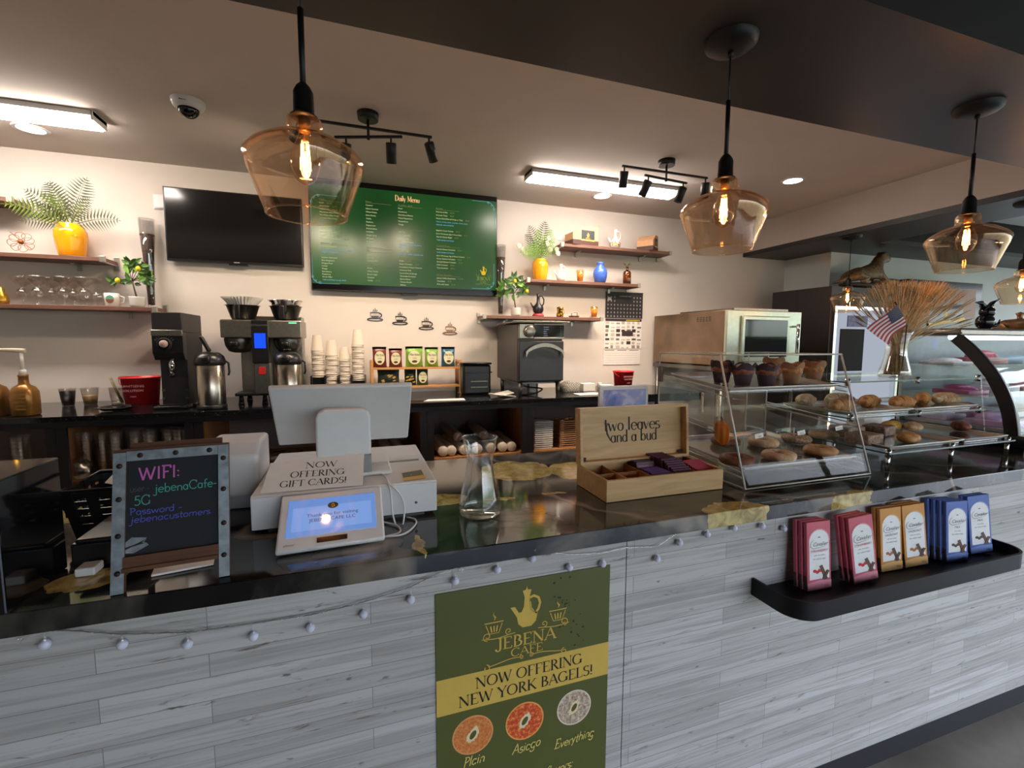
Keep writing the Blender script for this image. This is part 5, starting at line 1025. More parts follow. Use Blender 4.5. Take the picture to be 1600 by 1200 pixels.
# ================================================================== wall: shelves, screens, decals
SY0, SY1 = 3.65, 3.848
def shelf(x0, x1, zt_, label):
    t = thing('wall_shelf', label, 'shelf', ((x0+x1)/2, 3.75, zt_), group='dark wood wall shelves')
    b = B(); b.bb((x0, SY0, zt_-.025), (x1, SY1, zt_), 0, .002); b.make('board', WAL, t)
    for x in (x0-.008, x1-.02, x1-.22, x0+.22):
        b = B()
        if x in (x0-.008, x1-.02): b.bb((x, SY0-.004, zt_-.03), (x+.028, SY0+.02, zt_+.008), 0, .002); b.bb((x+.006, SY0+.02, zt_-.03), (x+.022, SY1, zt_-.025)); b.bb((x, SY1-.01, zt_-.06), (x+.028, SY1, zt_+.03), 0, .002)
        else: b.bb((x, SY1-.012, zt_-.07), (x+.022, SY1, zt_-.026)); b.bb((x, SY1-.09, zt_-.034), (x+.022, SY1, zt_-.026))
        b.make('bracket', mat('bracket_nickel', 'b9b4a8', .35, .8), t)
    return zt_+.0012
ZL1 = shelf(-2.9, -1.24, 1.668, 'long lowest shelf of the left group, holding clear glasses')
ZL2 = shelf(-2.9, -1.5, 1.975, 'middle shelf of the left group with the orange fern vase')
ZL3 = shelf(-2.9, -1.93, 2.3, 'top left shelf end at the photo edge')
ZR1 = shelf(.995, 2.085, 1.668, 'lowest shelf of the right group, above the countertop oven')
ZR2 = shelf(1.375, 2.462, 1.978, 'middle shelf of the right group with the blue vase')
ZR3 = shelf(1.68, 2.79, 2.288, 'top shelf of the right group with two cartons')
# screens
def tv(x0, x1, z0, z1, label, cat):
    t = thing('wall_screen', label, cat, ((x0+x1)/2, 3.81, z0))
    b = B(); b.bb((x0, 3.785, z0), (x1, 3.82, z1), 0, .003); b.bb(((x0+x1)/2-.2, 3.82, z0+.15), ((x0+x1)/2+.2, 3.849, z1-.15)); b.make('housing', BPL, t)
    b = B(); b.bb(((x0+x1)/2-.06, 3.79, z0-.012), ((x0+x1)/2+.06, 3.81, z0)); b.make('sensor_bar', BPL, t); return t
t = tv(-1.202, -.347, 1.997, 2.487, 'blank black wall screen behind the nearest pendant', 'television')
b = B(); b.quad((-1.192, 3.7843, 2.012), (.835, 0, 0), (0, 0, .466)); b.make('display', mat('dark_screen_glass', '08080a', .14, spec=.7), t)
b = B(); b.quad((-.8, 3.7845, 2.002), (.035, 0, 0), (0, 0, .005)); b.make('badge', mat('grey_badge', 'a5a5a5', .5), t)
t = tv(-.3, 1.148, 1.832, 2.668, 'green lit Daily Menu screen on the back wall', 'menu screen'); yS = 3.7843
n = NT('menu_green'); vv = n.coord(swap=(0, 2, 1)); gr = n.ramp(n.noise(vv, 1.2, 2), [(.35, srgb('0f2f10')), (.65, srgb('174a1f'))]); n.bsdf((.01, .03, .01, 1), .26, spec=.45, emis=gr, estr=1.0)
b = B(); b.quad((-.292, yS, 1.884), (1.432, 0, 0), (0, 0, .727)); scr = b.make('menu_display', n.m, t)
b = B(); b.quad((-.292, yS, 1.842), (1.432, 0, 0), (0, 0, .042)); b.make('black_border', mat('dark_screen_glass', '08080a', .14), t); b = B(); b.quad((-.292, yS, 2.611), (1.432, 0, 0), (0, 0, .048)); b.make('black_border', mat('dark_screen_glass', '08080a', .14), t)
ET = {'c': emit('menu_cream', srgb('dfe2a8'), .85), 'b': emit('menu_blue', srgb('8cc6ea'), .85), 'h': emit('menu_tan', srgb('8f8a52'), .8), 't': emit('menu_title', srgb('e8b27a'), .9), 'l': emit('menu_lines', srgb('78b8c8'), .8)}
def zz(u, v): return oY(470+u*.2, 270+v*.2, yS-.0012)
mb = {k: B() for k in ET}
def mline(u, v, s, k='c', p=None, sz=.0145):
    q = zz(u, v); mb[k].text(s, q, XD, ZV, sz, 'b', 'l', width=sz*1.02)
    if p: w = max(a[0] for a in bfont(s)[0])*sz*1.02; mb['h'].text(p, q+V((w+.022, 0, 0)), XD, ZV, sz, 'b', 'l')
    if k == 'h': mb['h'].quad(q+V((.0, 0, -.005)), (.19, 0, 0), (0, 0, .0015))
for u, v, s, k, p in [(145, 210, 'Coffee', 'h', None), (145, 236, 'Latte', 'c', '$4.75'), (145, 260, 'Americano', 'c', '$3.75'), (145, 284, 'Cappuccino', 'c', '$4.50'), (146, 308, 'Macchiato (Hot Only)', 'c', '$4.25'), (146, 331, 'Flat White (Hot Only)', 'c', '$4.50'), (147, 354, 'Cortado (Hot Only)', 'c', '$4.25'), (148, 390, '*16 oz*', 'b', None), (150, 416, 'House Mocha', 'c', '$5.25'), (150, 440, 'White Mocha', 'c', '$5.25'), (151, 464, 'Peppermint Mocha', 'c', '$5.50'), (151, 488, 'Caramel Mocha', 'c', '$5.25'), (152, 512, 'Raspberry White Mocha', 'c', '$5.50'),
  (156, 552, 'Refreshers - $5.25', 'h', None), (157, 576, 'Coconut Refresher', 'c', None), (158, 600, '*coconut milk with strawberry and', 'b', None), (158, 622, 'dragon fruit flavoring', 'b', None), (161, 664, 'Splasher Refresher', 'c', None), (162, 687, 'Blue Raspberry', 'c', None), (163, 709, 'Dragon Fruit', 'c', None), (164, 730, 'Lemon', 'c', None), (165, 752, 'Mango', 'c', None), (166, 774, 'Strawberry', 'c', None), (167, 795, 'Raspberry', 'c', None), (168, 816, 'Green Mint', 'c', None), (170, 838, '*add cold foam to any drink', 'b', None),
  (506, 228, 'Flavors', 'h', None), (507, 256, 'Caramel', 'c', None), (507, 283, 'Salted Caramel', 'c', None), (508, 309, 'White Mocha', 'c', None), (508, 335, 'Dark Mocha', 'c', None), (509, 361, 'Vanilla', 'c', None), (509, 387, 'Hazelnut', 'c', None), (510, 413, 'Peppermint', 'c', None), (511, 438, 'Marshmallow', 'c', None), (511, 463, 'Lavender', 'c', None), (512, 490, 'Simple Syrup', 'c', None), (512, 516, 'SF Vanilla', 'c', None), (513, 540, 'SF Caramel', 'c', None), (514, 588, 'Add-ons/Alternative', 'h', None), (515, 613, 'Milk', 'h', None), (515, 643, 'Almond Milk', 'c', None), (516, 667, 'Oat Milk', 'c', None), (516, 692, 'Coconut Milk', 'c', None), (517, 718, 'Powders', 'h', None), (518, 748, 'Mocha', 'c', None), (519, 773, 'White Mocha', 'c', None), (520, 797, 'Brown Sugar', 'c', None), (521, 821, 'Caramel', 'c', None), (522, 845, 'Vanilla', 'c', '$0.75'),
  (760, 256, 'Smoothies - $6.45', 'h', None), (760, 282, 'Peach', 'c', None), (761, 307, 'Strawberry', 'c', None), (761, 332, 'Strawberry Banana', 'c', None), (762, 357, 'Mixed Passionfruit', 'c', None), (762, 382, 'Mixed Berry', 'c', None), (763, 407, 'Mango', 'c', None), (763, 435, 'Tea', 'h', None), (764, 463, 'Hot Tea', 'c', '$3.50'), (764, 489, 'Chai Tea Latte', 'c', '$5.00'), (765, 515, 'Matcha Latte', 'c', '$5.25'), (765, 541, 'Strawberry Matcha', 'c', '$5.75'), (766, 563, '*vanilla matcha w/ strawberry', 'b', None), (766, 585, 'cold foam', 'b', None), (767, 611, 'London Fog', 'c', '$4.95'), (767, 637, '*earl grey, vanilla, steamed milk', 'b', None), (768, 666, 'Pastries', 'h', None),
  (769, 692, 'Muffin', 'c', '$3.50'), (770, 716, 'Butter Croissant', 'c', '$3.75'), (771, 740, 'Strawberry Cheese Turnover', 'c', None), (772, 764, 'Cinnamon Roll', 'c', None), (773, 788, 'Scone (Fruit & Spring)', 'c', None), (774, 811, 'Chocolate Croissant', 'c', None), (775, 834, 'Banana Bread', 'c', None), (776, 857, 'Cheese Danish', 'c', None), (777, 880, 'Baklava', 'c', None),
  (1056, 282, 'Breakfast', 'h', None), (1056, 308, 'Hummus & Pita', 'c', '$6.50'), (1057, 334, 'Avocado Toast', 'c', '$8.25'), (1057, 359, 'House Salad (Pick of Crisps or Thai)', 'c', '$9.25'), (1058, 384, '*lettuce, tomato, onion, cucumber, cheese, sliced', 'b', None), (1058, 408, 'almonds, and cranberry', 'b', None), (1058, 453, 'Bagel & Cream Cheese', 'c', '$4.25'), (1058, 478, 'Bacon OR Sausage, Egg, & Cheese Bagel', 'c', '$7.75'), (1059, 503, 'Ham & Cheese Bagel', 'c', '$6.50'), (1060, 528, '*with tomato and mayo', 'b', None), (1060, 572, 'Croissants/Wraps', 'h', None), (1060, 600, 'Ham & Cheese Croissant', 'c', '$7.25'), (1061, 624, '*with tomato and mayo', 'b', None), (1061, 650, 'Bacon OR Sausage, Egg, & Cheese Croissant', 'c', '$7.95'), (1061, 674, 'Curry Chicken Croissant', 'c', '$8.25'), (1062, 698, 'Smoked Salmon Croissant', 'c', '$9.25'), (1062, 722, 'Club Croissant', 'c', '$8.50'), (1062, 746, 'Tuna Croissant', 'c', '$8.25'), (1063, 800, 'Ethiopian Specialties', 'h', None), (1063, 826, 'Jebena Coffee Experience', 'c', '$12.00'), (1064, 850, 'Chechebsa', 'c', '$7.50'), (1064, 874, 'Firfir with Injera', 'c', '$9.75')]:
    mline(u, v, s, k, p, .0125 if len(s) > 36 else .0145)
q = zz(832, 226); mb['t'].text('Daily Menu', q, XD, ZV, .042, 's', width=.036, T=.16, th=.06)
def corner(u, v, sx, sz):
    q = zz(u, v); L = mb['l']; y = q.y
    L.quad((q.x-sx*.05, y, q.z), (-sx*.14, 0, 0), (0, 0, .0025)); L.quad((q.x, y, q.z-sz*.05), (.0025, 0, 0), (0, 0, -sz*.16))
    L.stroke([(q.x-sx*.06+sx*.06*sin(a), -sz*.0+q.z-sz*.06+sz*.06*cos(a)) for a in [k*pi/16 for k in range(9)]], .003, (0, y, 0), XD, ZV)
    for a, r in ((.15, .01), (.8, .008), (1.4, .01)): spiral(L, q.x-sx*.06+sx*.055*sin(a), q.z-sz*.06+sz*.055*cos(a), r, 1.3, a*3, .0022, y, sx)
corner(1512, 235, 1, 1); corner(1508, 910, 1, -1); corner(92, 862, -1, -1); corner(74, 165, -1, 1)
q = zz(90, 600); mb['l'].quad((q.x, q.y, q.z), (.0025, 0, 0), (0, 0, .0025))
q = zz(1427, 800); lg = B(); jebena(lg, q.x, q.z, .062, q.y); lg.make('menu_logo_jug', emit('menu_gold', srgb('e0b82e'), .9), scr)
lg = B(); q2 = zz(1427, 840); lg.text('JEBENA', q2, XD, ZV, .026, 's', width=.029); lg.text('CAFE', q2+V((0, 0, -.022)), XD, ZV, .015, 's', width=.018)
for sg in (-1, 1): lg.stroke([(sg*a, .003*sin(a*90)) for a in [.005+.008*k for k in range(9)]], .002, q2+V((0, 0, -.032)), XD, ZV); lg.stroke([(sg*.05-.012, .05), (sg*.05-.006, .03), (sg*.05+.006, .03), (sg*.05+.012, .05)], .002, q2, XD, ZV)
lg.make('menu_logo_lettering', emit('menu_gold_dim', srgb('9aa044'), .8), scr)
for k, nm in (('c', 'menu_items'), ('b', 'menu_notes'), ('h', 'menu_headings'), ('t', 'menu_title'), ('l', 'menu_scrollwork')): mb[k].make(nm, ET[k], scr)
# cup shaped wall decals
def decal(px, py, col, label):
    q = oY(px, py, 3.845); t = thing('coffee_cup_decal', label, 'wall decal', (q.x, 3.849, q.z), group='coffee cup wall decals'); m = mat('decal_'+col, col, .5); y = 3.8445; s = .062; o = (q.x, y, q.z); d = (0, .004, 0)
    b = B(); b.prism([(-.6*s, .35*s), (-.55*s, -.1*s), (-.32*s, -.5*s), (.28*s, -.5*s), (.5*s, -.1*s), (.55*s, .35*s)], o, XD, ZV, d)
    b.tube([(q.x+(.5+.32*sin(a))*s, y+.002, q.z+(-.02+.27*cos(a))*s) for a in [k*pi/8 for k in range(9)]], .07*s, 6); b.make('cup', m, t)
    b = B(); b.tube([(q.x+.95*s*cos(a), y+.002, q.z+(-.58+.17*sin(a))*s) for a in [k*pi/12 for k in range(24)]], .065*s, 6, closed=True); b.make('saucer', m, t)
    b = B()
    for k, h in ((-.22, .35), (0, .55), (.22, .35)): b.prism([(k*s-.05*s, .4*s), (k*s+.05*s, .4*s), (k*s+.09*s, (.4+h*.5)*s), (k*s+.02*s, (.4+h)*s), (k*s-.0*s, (.4+h*.5)*s)], o, XD, ZV, d)
    b.make('steam', m, t)
    b = B(); b.quad((q.x-.5*s, y-.0005, q.z-.12*s), (s*.96, 0, 0), (0, 0, .3*s)); b.make('light_band', WALL, t)
    b = B(); b.text('COFFEE', (q.x-.02*s, y-.001, q.z-.08*s), XD, ZV, .23*s, 'b', width=.2*s); b.make('word', m, t)
decal(586, 492, '4a4e60', 'slate blue coffee cup decal, leftmost on the wall'); decal(625, 498, '1d191a', 'black coffee cup decal, second from the left'); decal(666, 506, '3d3029', 'dark brown coffee cup decal, third from the left'); decal(703, 514, '8a6a55', 'tan coffee cup decal, rightmost on the wall')
# hanging printed sheets
A, Bq = oY(947, 456, 3.84), oY(1005, 459, 3.84); z1, zm, z2, z3 = A.z, oY(947, 497, 3.84).z, oY(945, 545, 3.84).z, oY(943, 570, 3.84).z; x0, x1 = A.x, Bq.x; wd_ = x1-x0; ye = 3.843
t = thing('wall_catalog_sheets', 'hanging printed catalog sheets, black above and white below', 'poster', ((x0+x1)/2, 3.848, z3))
b = B(); b.bb((x0, ye, zm), (x1, 3.847, z1)); b.bb((x0, ye-.006, z1-.003), (x1, ye+.004, z1+.004)); b.make('black_sheet', mat('catalog_black', '2a2426', .5), t)
b = B(); rnd = random.Random(3)
for i in range(11):
    for j in range(6):
        if 3 <= i <= 7 and j >= 4: continue
        cx_, cz_ = x0+wd_*(i+.7)/11.5, zm+.02+(z1-zm-.03)*j/6; b.poly([(cx_+.006*cos(a)*(1+.6*(k % 2)), ye-.0008, cz_+.009*sin(a)) for k, a in enumerate([k*pi/4 for k in range(8)])])
b.make('small_pictures', mat('catalog_grey', '9a8f92', .5), t)
b = B(); b.text('COFFEE BREWERS', (x0+wd_*.52, ye-.001, z1-.04), XD, ZV, .016, 'b'); b.quad((x0+.02, ye-.0009, z1-.075), (.04, 0, 0), (0, 0, .03)); b.make('heading', mat('catalog_print', 'cbbfc2', .5), t)
b = B(); b.bb((x0-.008, ye, z2), (x1-.006, 3.847, zm)); b.make('white_sheet', PAPER, t)
cols = ['3a2c2e', '8d8680', 'c8b8b0', '5a4a48', 'b9a9a0', '6d625e', 'd6c030', 'a08c84']; grp_ = {c: B() for c in cols}
for i in range(7):
    for j in range(7):
        c = rnd.choice(cols if (i, j) != (1, 1) else ['d6c030']); c = 'c8b8b0' if c == 'd6c030' and (i, j) != (1, 1) else c
        w_, h_ = wd_/7*rnd.uniform(.4, .8), (zm-z2)/7.5*rnd.uniform(.25, .8); grp_[c].quad((x0+wd_*i/7+.003, ye-.0008, z2+(zm-z2-.02)*j/7+.004), (w_, 0, 0), (0, 0, h_))
grp_['3a2c2e'].quad((x0, ye-.001, zm-.028), (wd_-.008, 0, 0), (0, 0, .026)); grp_['d6c030'].quad((x0+wd_*.55, ye-.0015, zm-.02), (wd_*.38, 0, 0), (0, 0, .008)); grp_['3a2c2e'].quad((x0+wd_*.45, ye-.001, z2+(zm-z2)*.42), (wd_*.3, 0, 0), (0, 0, .05))
for c in cols: grp_[c].make('printed_patches', mat('patch_'+c, c, .6), t)
b = B(); b.bb((x0-.012, ye, z3), (x1-.014, 3.847, z2-.006)); b.make('ruled_sheet', PAPER, t); b = B()
for k in range(3): b.quad((x0+wd_*.33*k+.002, ye-.0008, z2-.018), (wd_*.25, 0, 0), (0, 0, .007))
for k in range(5): b.quad((x0, ye-.0008, z3+.02+.022*k), (wd_*.9, 0, 0), (0, 0, .0012))
b.make('ruled_lines', mat('patch_8d8680', '8d8680', .6), t)
q = oY(247, 315, 3.84); b = B(); b.bb((-.03, -.008, -.05), (.05, 0, .05), 0, .003); b.bb((-.022, -.014, -.045), (.03, -.008, -.03), 0, .003); solo('wall_socket', b, WHT, 'white wall socket plate at the left edge of the blank screen', 'socket', (q.x, 3.849, q.z))
q = oY(750, 546, 3.84); b = B(); b.bb((-.07, -.05, -.005), (.07, 0, .0)); b.bb((-.07, -.05, 0), (.07, -.047, .03)); b.bb((-.07, -.05, 0), (-.067, 0, .05)); b.bb((.067, -.05, 0), (.07, 0, .05)); solo('clear_wall_holder', b, ACR, 'empty clear holder on the wall between the snack rack and oven', 'holder', (q.x, 3.848, q.z))

# ------------------------------------------------------------------ shelf ornaments
LEAF = {k: mat(k, c, .5, var=.2, vscale=30) for k, c in (('fern_grey_green', '465034'), ('fern_fresh_green', '76902f'), ('leaf_deep_green', '2f5020'), ('leaf_green', '4d7a2a'), ('leaf_bright', '79a83c'), ('flower_white', 'e9e2cc'), ('lemon', 'e8d22a'), ('stem_brown', '3c2c1c'))}
def frond(b, p0, p1, w=.05, m=0, droop=.25, n_=16):
    p0, p1 = V(p0), V(p1); d = p1-p0; L = d.length; side = d.cross(V((0, -1, 0))).normalized(); mid = p0+d*.5+V((0, 0, 1))*L*droop*.5
    P = [(1-t)*(1-t)*p0+2*t*(1-t)*mid+t*t*p1 for t in [i/n_ for i in range(n_+1)]]
    b.tube(P, [.0022]*(n_//2)+[.0012]*(n_+1-n_//2), 5, m)
    for i in range(3, n_+1):
        t_ = i/n_; l = w*(sin(pi*min(1, t_*1.02))**.7)*.95+.003; tg = (P[i]-P[i-1]).normalized(); sd = (side-tg*side.dot(tg)).normalized()
        for s in (-1, 1):
            a = P[i]; e = a+sd*s*l+tg*l*.35+V((0, -.004, -.08*l)); h = tg*(L/n_*.33)
            b.poly([a-h*.5, a+h*.4+sd*s*l*.15, e, a-h*.1+sd*s*l*.3-h*.6], m)
def leaf(b, p, d, l, w, m=0):
    p, d = V(p), V(d).normalized(); s = d.cross(V((.2, -1, .1))).normalized(); nn = V((0, -1, 0)); q = [p, p+d*l*.3+s*w*.5, p+d*l*.65+s*w*.42+nn*w*.1, p+d*l, p+d*l*.65-s*w*.42+nn*w*.1, p+d*l*.3-s*w*.5]; c = p+d*l*.45-nn*w*.12
    for i in range(6): b.poly([c, q[i], q[(i+1) % 6]], m)
def fern_vase(px, py, y, z, label, tips, w, grp, r=.083, h=.205, flowers=()):
    x = oY(px, py, y).x; t = thing('fern_vase', label, 'vase', (x, y, z)); P = [(0, 0), (r*.72, 0), (r*.78, .006), (r*.86, h*.2), (r*1.0, h*.58), (r*.96, h*.78), (r*.78, h*.92), (r*.66, h*.965), (r*.69, h), (r*.62, h), (r*.6, h*.9)]
    b = B(); b.lathe(P, (x, y, z), 40); b.make('vase', YVASE, t); base = V((x, y, z+h*.92))
    gb = {}
    for tx, ty, ty3, m in tips:
        g = gb.setdefault(m, B()); q = oY(tx, ty, ty3); frond(g, base, q, w*(.75 if m == 'fern_fresh_green' else 1)*(q-base).length/.28, droop=.35)
    for m, g in gb.items(): g.make('fern_fronds', LEAF[m], t)
    if flowers:
        g = B()
        for fx, fy in flowers:
            q = oY(fx, fy, y-.05)
            for k in range(6): a = k*pi/3; g.sph((q.x+.012*cos(a), q.y, q.z+.012*sin(a)), (.011, .007, .011), 0, 8, 5)
            g.sph((q.x, q.y-.006, q.z), .006, 0, 8, 5)
        g.make('white_flowers', LEAF['flower_white'], t)
fern_vase(111, 370, 3.73, ZL2, 'mustard vase of fern fronds on the left middle shelf', [(136, 278, 3.7, 'fern_grey_green'), (78, 283, 3.66, 'fern_grey_green'), (70, 285, 3.75, 'fern_grey_green'), (64, 302, 3.6, 'fern_fresh_green'), (78, 300, 3.7, 'fern_fresh_green'), (38, 296, 3.7, 'fern_grey_green'), (14, 318, 3.55, 'fern_grey_green'), (2, 318, 3.5, 'fern_fresh_green'), (30, 345, 3.65, 'fern_grey_green'), (188, 345, 3.68, 'fern_grey_green'), (140, 310, 3.6, 'fern_grey_green'), (128, 318, 3.7, 'fern_fresh_green'), (55, 318, 3.6, 'fern_grey_green'), (84, 356, 3.6, 'fern_grey_green')], .075, None)
fern_vase(844, 415, 3.74, ZR2, 'mustard vase of fern and white flowers on the right middle shelf', [(852, 345, 3.7, 'fern_grey_green'), (826, 352, 3.7, 'fern_grey_green'), (820, 366, 3.7, 'fern_grey_green'), (840, 358, 3.65, 'leaf_bright'), (862, 358, 3.66, 'leaf_bright'), (828, 380, 3.6, 'leaf_bright'), (818, 388, 3.6, 'leaf_bright'), (868, 372, 3.65, 'leaf_bright'), (850, 375, 3.6, 'fern_fresh_green'), (835, 392, 3.6, 'fern_fresh_green'), (872, 385, 3.6, 'leaf_bright'), (812, 394, 3.65, 'leaf_bright')], .065, None, r=.07, h=.18, flowers=[(817, 390), (811, 384), (821, 396), (856, 380), (864, 384), (870, 390), (874, 372), (868, 368), (860, 390), (872, 396), (865, 376), (858, 372)])
# wire flower ornament
q = oY(33, 375, 3.7); b = B()
for k in range(8):
    a = k*pi/4+.2; c = V((q.x+.04*cos(a), 3.7+.012*sin(k), ZL2+.072+.04*sin(a)))
    b.tube([c+V((.024*cos(g), .006*sin(g*2), .021*sin(g))) for g in [j*pi/8 for j in range(16)]], .0016, 5, closed=True)
b.sph((q.x, 3.695, ZL2+.072), .014, 0, 10, 6, noise=.2); b.tube([(q.x-.05, 3.7, ZL2+.13), (q.x+.05, 3.7, ZL2+.03)], .002, 5)
tag(b.make('wire_flower', mat('copper_wire', 'a8643c', .35, .7)), 'copper wire flower ornament beside the left mustard vase', 'ornament')
# bean filled vases
def beanvase(px, z, label, grp='tall vases of coffee beans', y=3.785, h=.59):
    x = oY(px, 430, y).x; t = thing('bean_vase', label, 'vase', (x, y, z), group=grp); P = [(.03, 0), (.034, .004), (.02, .02), (.022, .1), (.034, .36), (.046, h)]
    b = B(); b.lathe([(0, 0)]+P+[(r-.002, hh) for r, hh in reversed(P[2:])]+[(0, .022)], (x, y, z), 32); b.tube([(x+.045*cos(q*pi/16), y+.045*sin(q*pi/16), z+h) for q in range(32)], .0014, 5, closed=True); b.make('glass', glass('vase_clear', (.9, .9, .9), .9, .1), t)
    n = NT('coffee_beans'); vv = n.coord(); vo = n.n('ShaderNodeTexVoronoi'); n.l(vv, vo.inputs['Vector']); vo.inputs['Scale'].default_value = 110
    if 'coffee_beans' not in MC: n.bsdf(n.ramp(vo.outputs['Distance'], [(.1, srgb('5a3c2e')), (.6, srgb('2a1a14'))]), .45, bump=vo.outputs['Distance'], bstr=.8); MC['coffee_beans'] = n.m
    b = B(); b.lathe([(0, .024), (.0185, .024), (.0205, .1), (.0318, .36), (.041, h*.83), (0, h*.84)], (x, y, z), 32); b.make('beans', MC['coffee_beans'], t)
beanvase(234, ZL1, 'tall glass vase of coffee beans left of the blank screen'); beanvase(782, ZR1, 'tall glass vase of coffee beans right of the menu screen')
# lemon plants
def lemon(px, z, label, y=3.69, s=1.0, sd=1):
    x = oY(px, 450, y).x; t = thing('lemon_plant', label, 'potted plant', (x, y, z), group='small artificial lemon trees'); rnd = random.Random(sd)
    b = B(); b.lathe([(0, 0), (.034, 0), (.041, .012), (.043, .06), (.045, .066), (.04, .066), (.038, .05), (0, .05)], (x, y, z), 30); b.make('pot', WHG, t)
    b = B(); top = V((x-.02, y, z+.06+.11*s)); b.tube([(x, y, z+.05), (x-.008, y, z+.1), top], [.006, .005, .004], 8); tips = []
    for k in range(9): a = rnd.uniform(-1.9, 1.9); e = top+V((sin(a)*.075*s, rnd.uniform(-.04, .03), .02+cos(a)*.075*s)); b.tube([top, e], .002, 5); tips.append(e)
    b.make('trunk', LEAF['stem_brown'], t)
    for m, cnt in (('leaf_deep_green', 26), ('leaf_green', 20), ('leaf_bright', 9)):
        g = B()
        for k in range(cnt): e = rnd.choice(tips+[top]); a = rnd.uniform(0, 2*pi); p = e+V((rnd.uniform(-.02, .02), rnd.uniform(-.02, .02), rnd.uniform(-.02, .02))); leaf(g, p, (cos(a), rnd.uniform(-.6, .2), sin(a)*.8), rnd.uniform(.045, .07)*s, .026*s)
        g.make('leaves', LEAF[m], t)
    for k in range(2): e = tips[k*3]; g = B(); g.sph((e.x+.01, e.y-.03, e.z-.01), (.014, .014, .018), 0, 14, 8); g.make('lemon', LEAF['lemon'], t)
lemon(213, ZL1, 'artificial lemon tree in a white pot on the left shelf', sd=5); lemon(806, ZR1, 'artificial lemon tree in a white pot near the menu screen', sd=9, s=1.15)
# stemmed glasses
b = B(); GP = [(.032, 0), (.033, .003), (.006, .008), (.005, .03), (.014, .04), (.03, .055), (.034, .075), (.026, .098), (.012, .108), (.014, .118), (.035, .135), (.058, .16), (.06, .178)]
b.lathe([(0, .001)]+GP+[(r-.0015, h) for r, h in reversed(GP[5:])]+[(0, .056)], n=36); b.tube([(.0595*cos(k*pi/20), .0595*sin(k*pi/20), .178) for k in range(40)], .0012, 5, closed=True); dg = b.make('stemmed_glass', glass('sparkling_glass', (.99, .98, .97), .85, .06))
first = True
for px, y, lb in [(36, 3.78, 'leftmost wide rimmed clear glass of the back row'), (82, 3.79, 'second wide rimmed clear glass of the back row'), (116, 3.79, 'third wide rimmed clear glass of the back row'), (60, 3.7, 'left wide rimmed clear glass of the front row'), (100, 3.69, 'middle wide rimmed clear glass of the front row'), (133, 3.69, 'right wide rimmed clear glass of the front row')]:
    o = dg if first else dup(dg, (0, 0, 0)); first = False; o.location = (oY(px, 460, y).x, y, ZL1); tag(o, lb, 'glass', 'ornate clear glasses on the left shelf')
x = oY(154, 462, 3.7).x; b = B(); P = [(.025, 0), (.028, .004), (.03, .05), (.034, .08)]; b.lathe([(0, .001)]+P+[(r-.002, h) for r, h in reversed(P)]+[(0, .006)], (0, 0, 0), 28); b.tube([(.031, 0, .065), (.052, 0, .058), (.052, 0, .03), (.03, 0, .02)], .0035, 8); solo('glass_mug', b, GLS, 'small clear glass mug left of the printed white cup', 'mug', (x, 3.69, ZL1))
x = oY(175, 465, 3.7).x; t = thing('printed_mug', 'white mug with a round green and brown logo', 'mug', (x, 3.7, ZL1)); b = B(); P = [(.032, 0), (.036, .004), (.04, .05), (.041, .085)]; b.lathe([(0, .001)]+P+[(r-.003, h) for r, h in reversed(P)]+[(0, .006)], (x, 3.7, ZL1), 32); b.tube([(x+.039, 3.7, ZL1+.07), (x+.066, 3.7, ZL1+.06), (x+.064, 3.7, ZL1+.03), (x+.037, 3.7, ZL1+.02)], .005, 8); b.make('cup', WHG, t)
b = B(); b.poly([(x+.004+.022*cos(a), 3.7-.0412, ZL1+.045+.026*sin(a)) for a in [k*pi/12 for k in range(13)]]); b.make('logo_upper', mat('logo_teal_green', '5f9a7c', .4), t); b = B(); b.poly([(x+.004+.022*cos(a), 3.7-.0412, ZL1+.045+.026*sin(a)) for a in [pi+k*pi/12 for k in range(13)]]); b.make('logo_lower', mat('logo_brown', '7a4a3a', .4), t)
q = oY(2, 460, 3.7); b = B(); b.lathe([(0, 0), (.03, 0), (.035, .02), (.03, .05), (.02, .07), (.012, .1), (.0, .11)], n=24); solo('gold_ornament', b, mat('ornament_gold', 'c89a3c', .25, .8), 'gold ornament cut by the left photo edge on the glass shelf', 'ornament', (q.x, 3.7, ZL1))
# jebena coffee pots
def jug(name, px, y, z, s, m, label, extra=None, band=None):
    x = oY(px, 470, y).x; t = thing(name, label, 'coffee pot', (x, y, z)); b = B()
    b.lathe([(0, 0), (.028*s, 0), (.04*s, .012*s), (.047*s, .035*s), (.042*s, .06*s), (.025*s, .078*s), (.014*s, .095*s), (.012*s, .14*s), (.017*s, .165*s), (.012*s, .165*s), (0, .15*s)], (x, y, z), 32); b.make('body', m, t)
    b = B(); b.tube([(x-.035*s, y, z+.045*s), (x-.055*s, y, z+.065*s), (x-.07*s, y, z+.092*s)], [.012*s, .008*s, .005*s], 10); b.make('spout', m, t)
    b = B(); b.tube([(x+.012*s, y, z+.145*s), (x+.035*s, y, z+.15*s), (x+.052*s, y, z+.12*s), (x+.05*s, y, z+.085*s), (x+.036*s, y, z+.065*s)], .006*s, 10); b.make('handle', m, t)
    if band: b = B(); b.lathe([(.0475*s, .018*s), (.0485*s, .034*s), (.0465*s, .05*s)], (x, y, z), 32); b.make('painted_band', band, t)
    return x
x = oY(841, 480, 3.7).x; b = B(); b.lathe([(0, 0), (.05, 0), (.053, .006), (.05, .012), (.042, .018), (.048, .024), (0, .024)], n=30); solo('pot_stand', b, mat('red_stand', 'b03440', .4), 'red and pink ring stand under the black coffee pot', 'stand', (x, 3.7, ZR1))
jug('clay_coffee_pot', 841, 3.7, ZR1+.025, 1.0, mat('black_clay', '17141a', .35), 'black long necked coffee pot on its red stand')
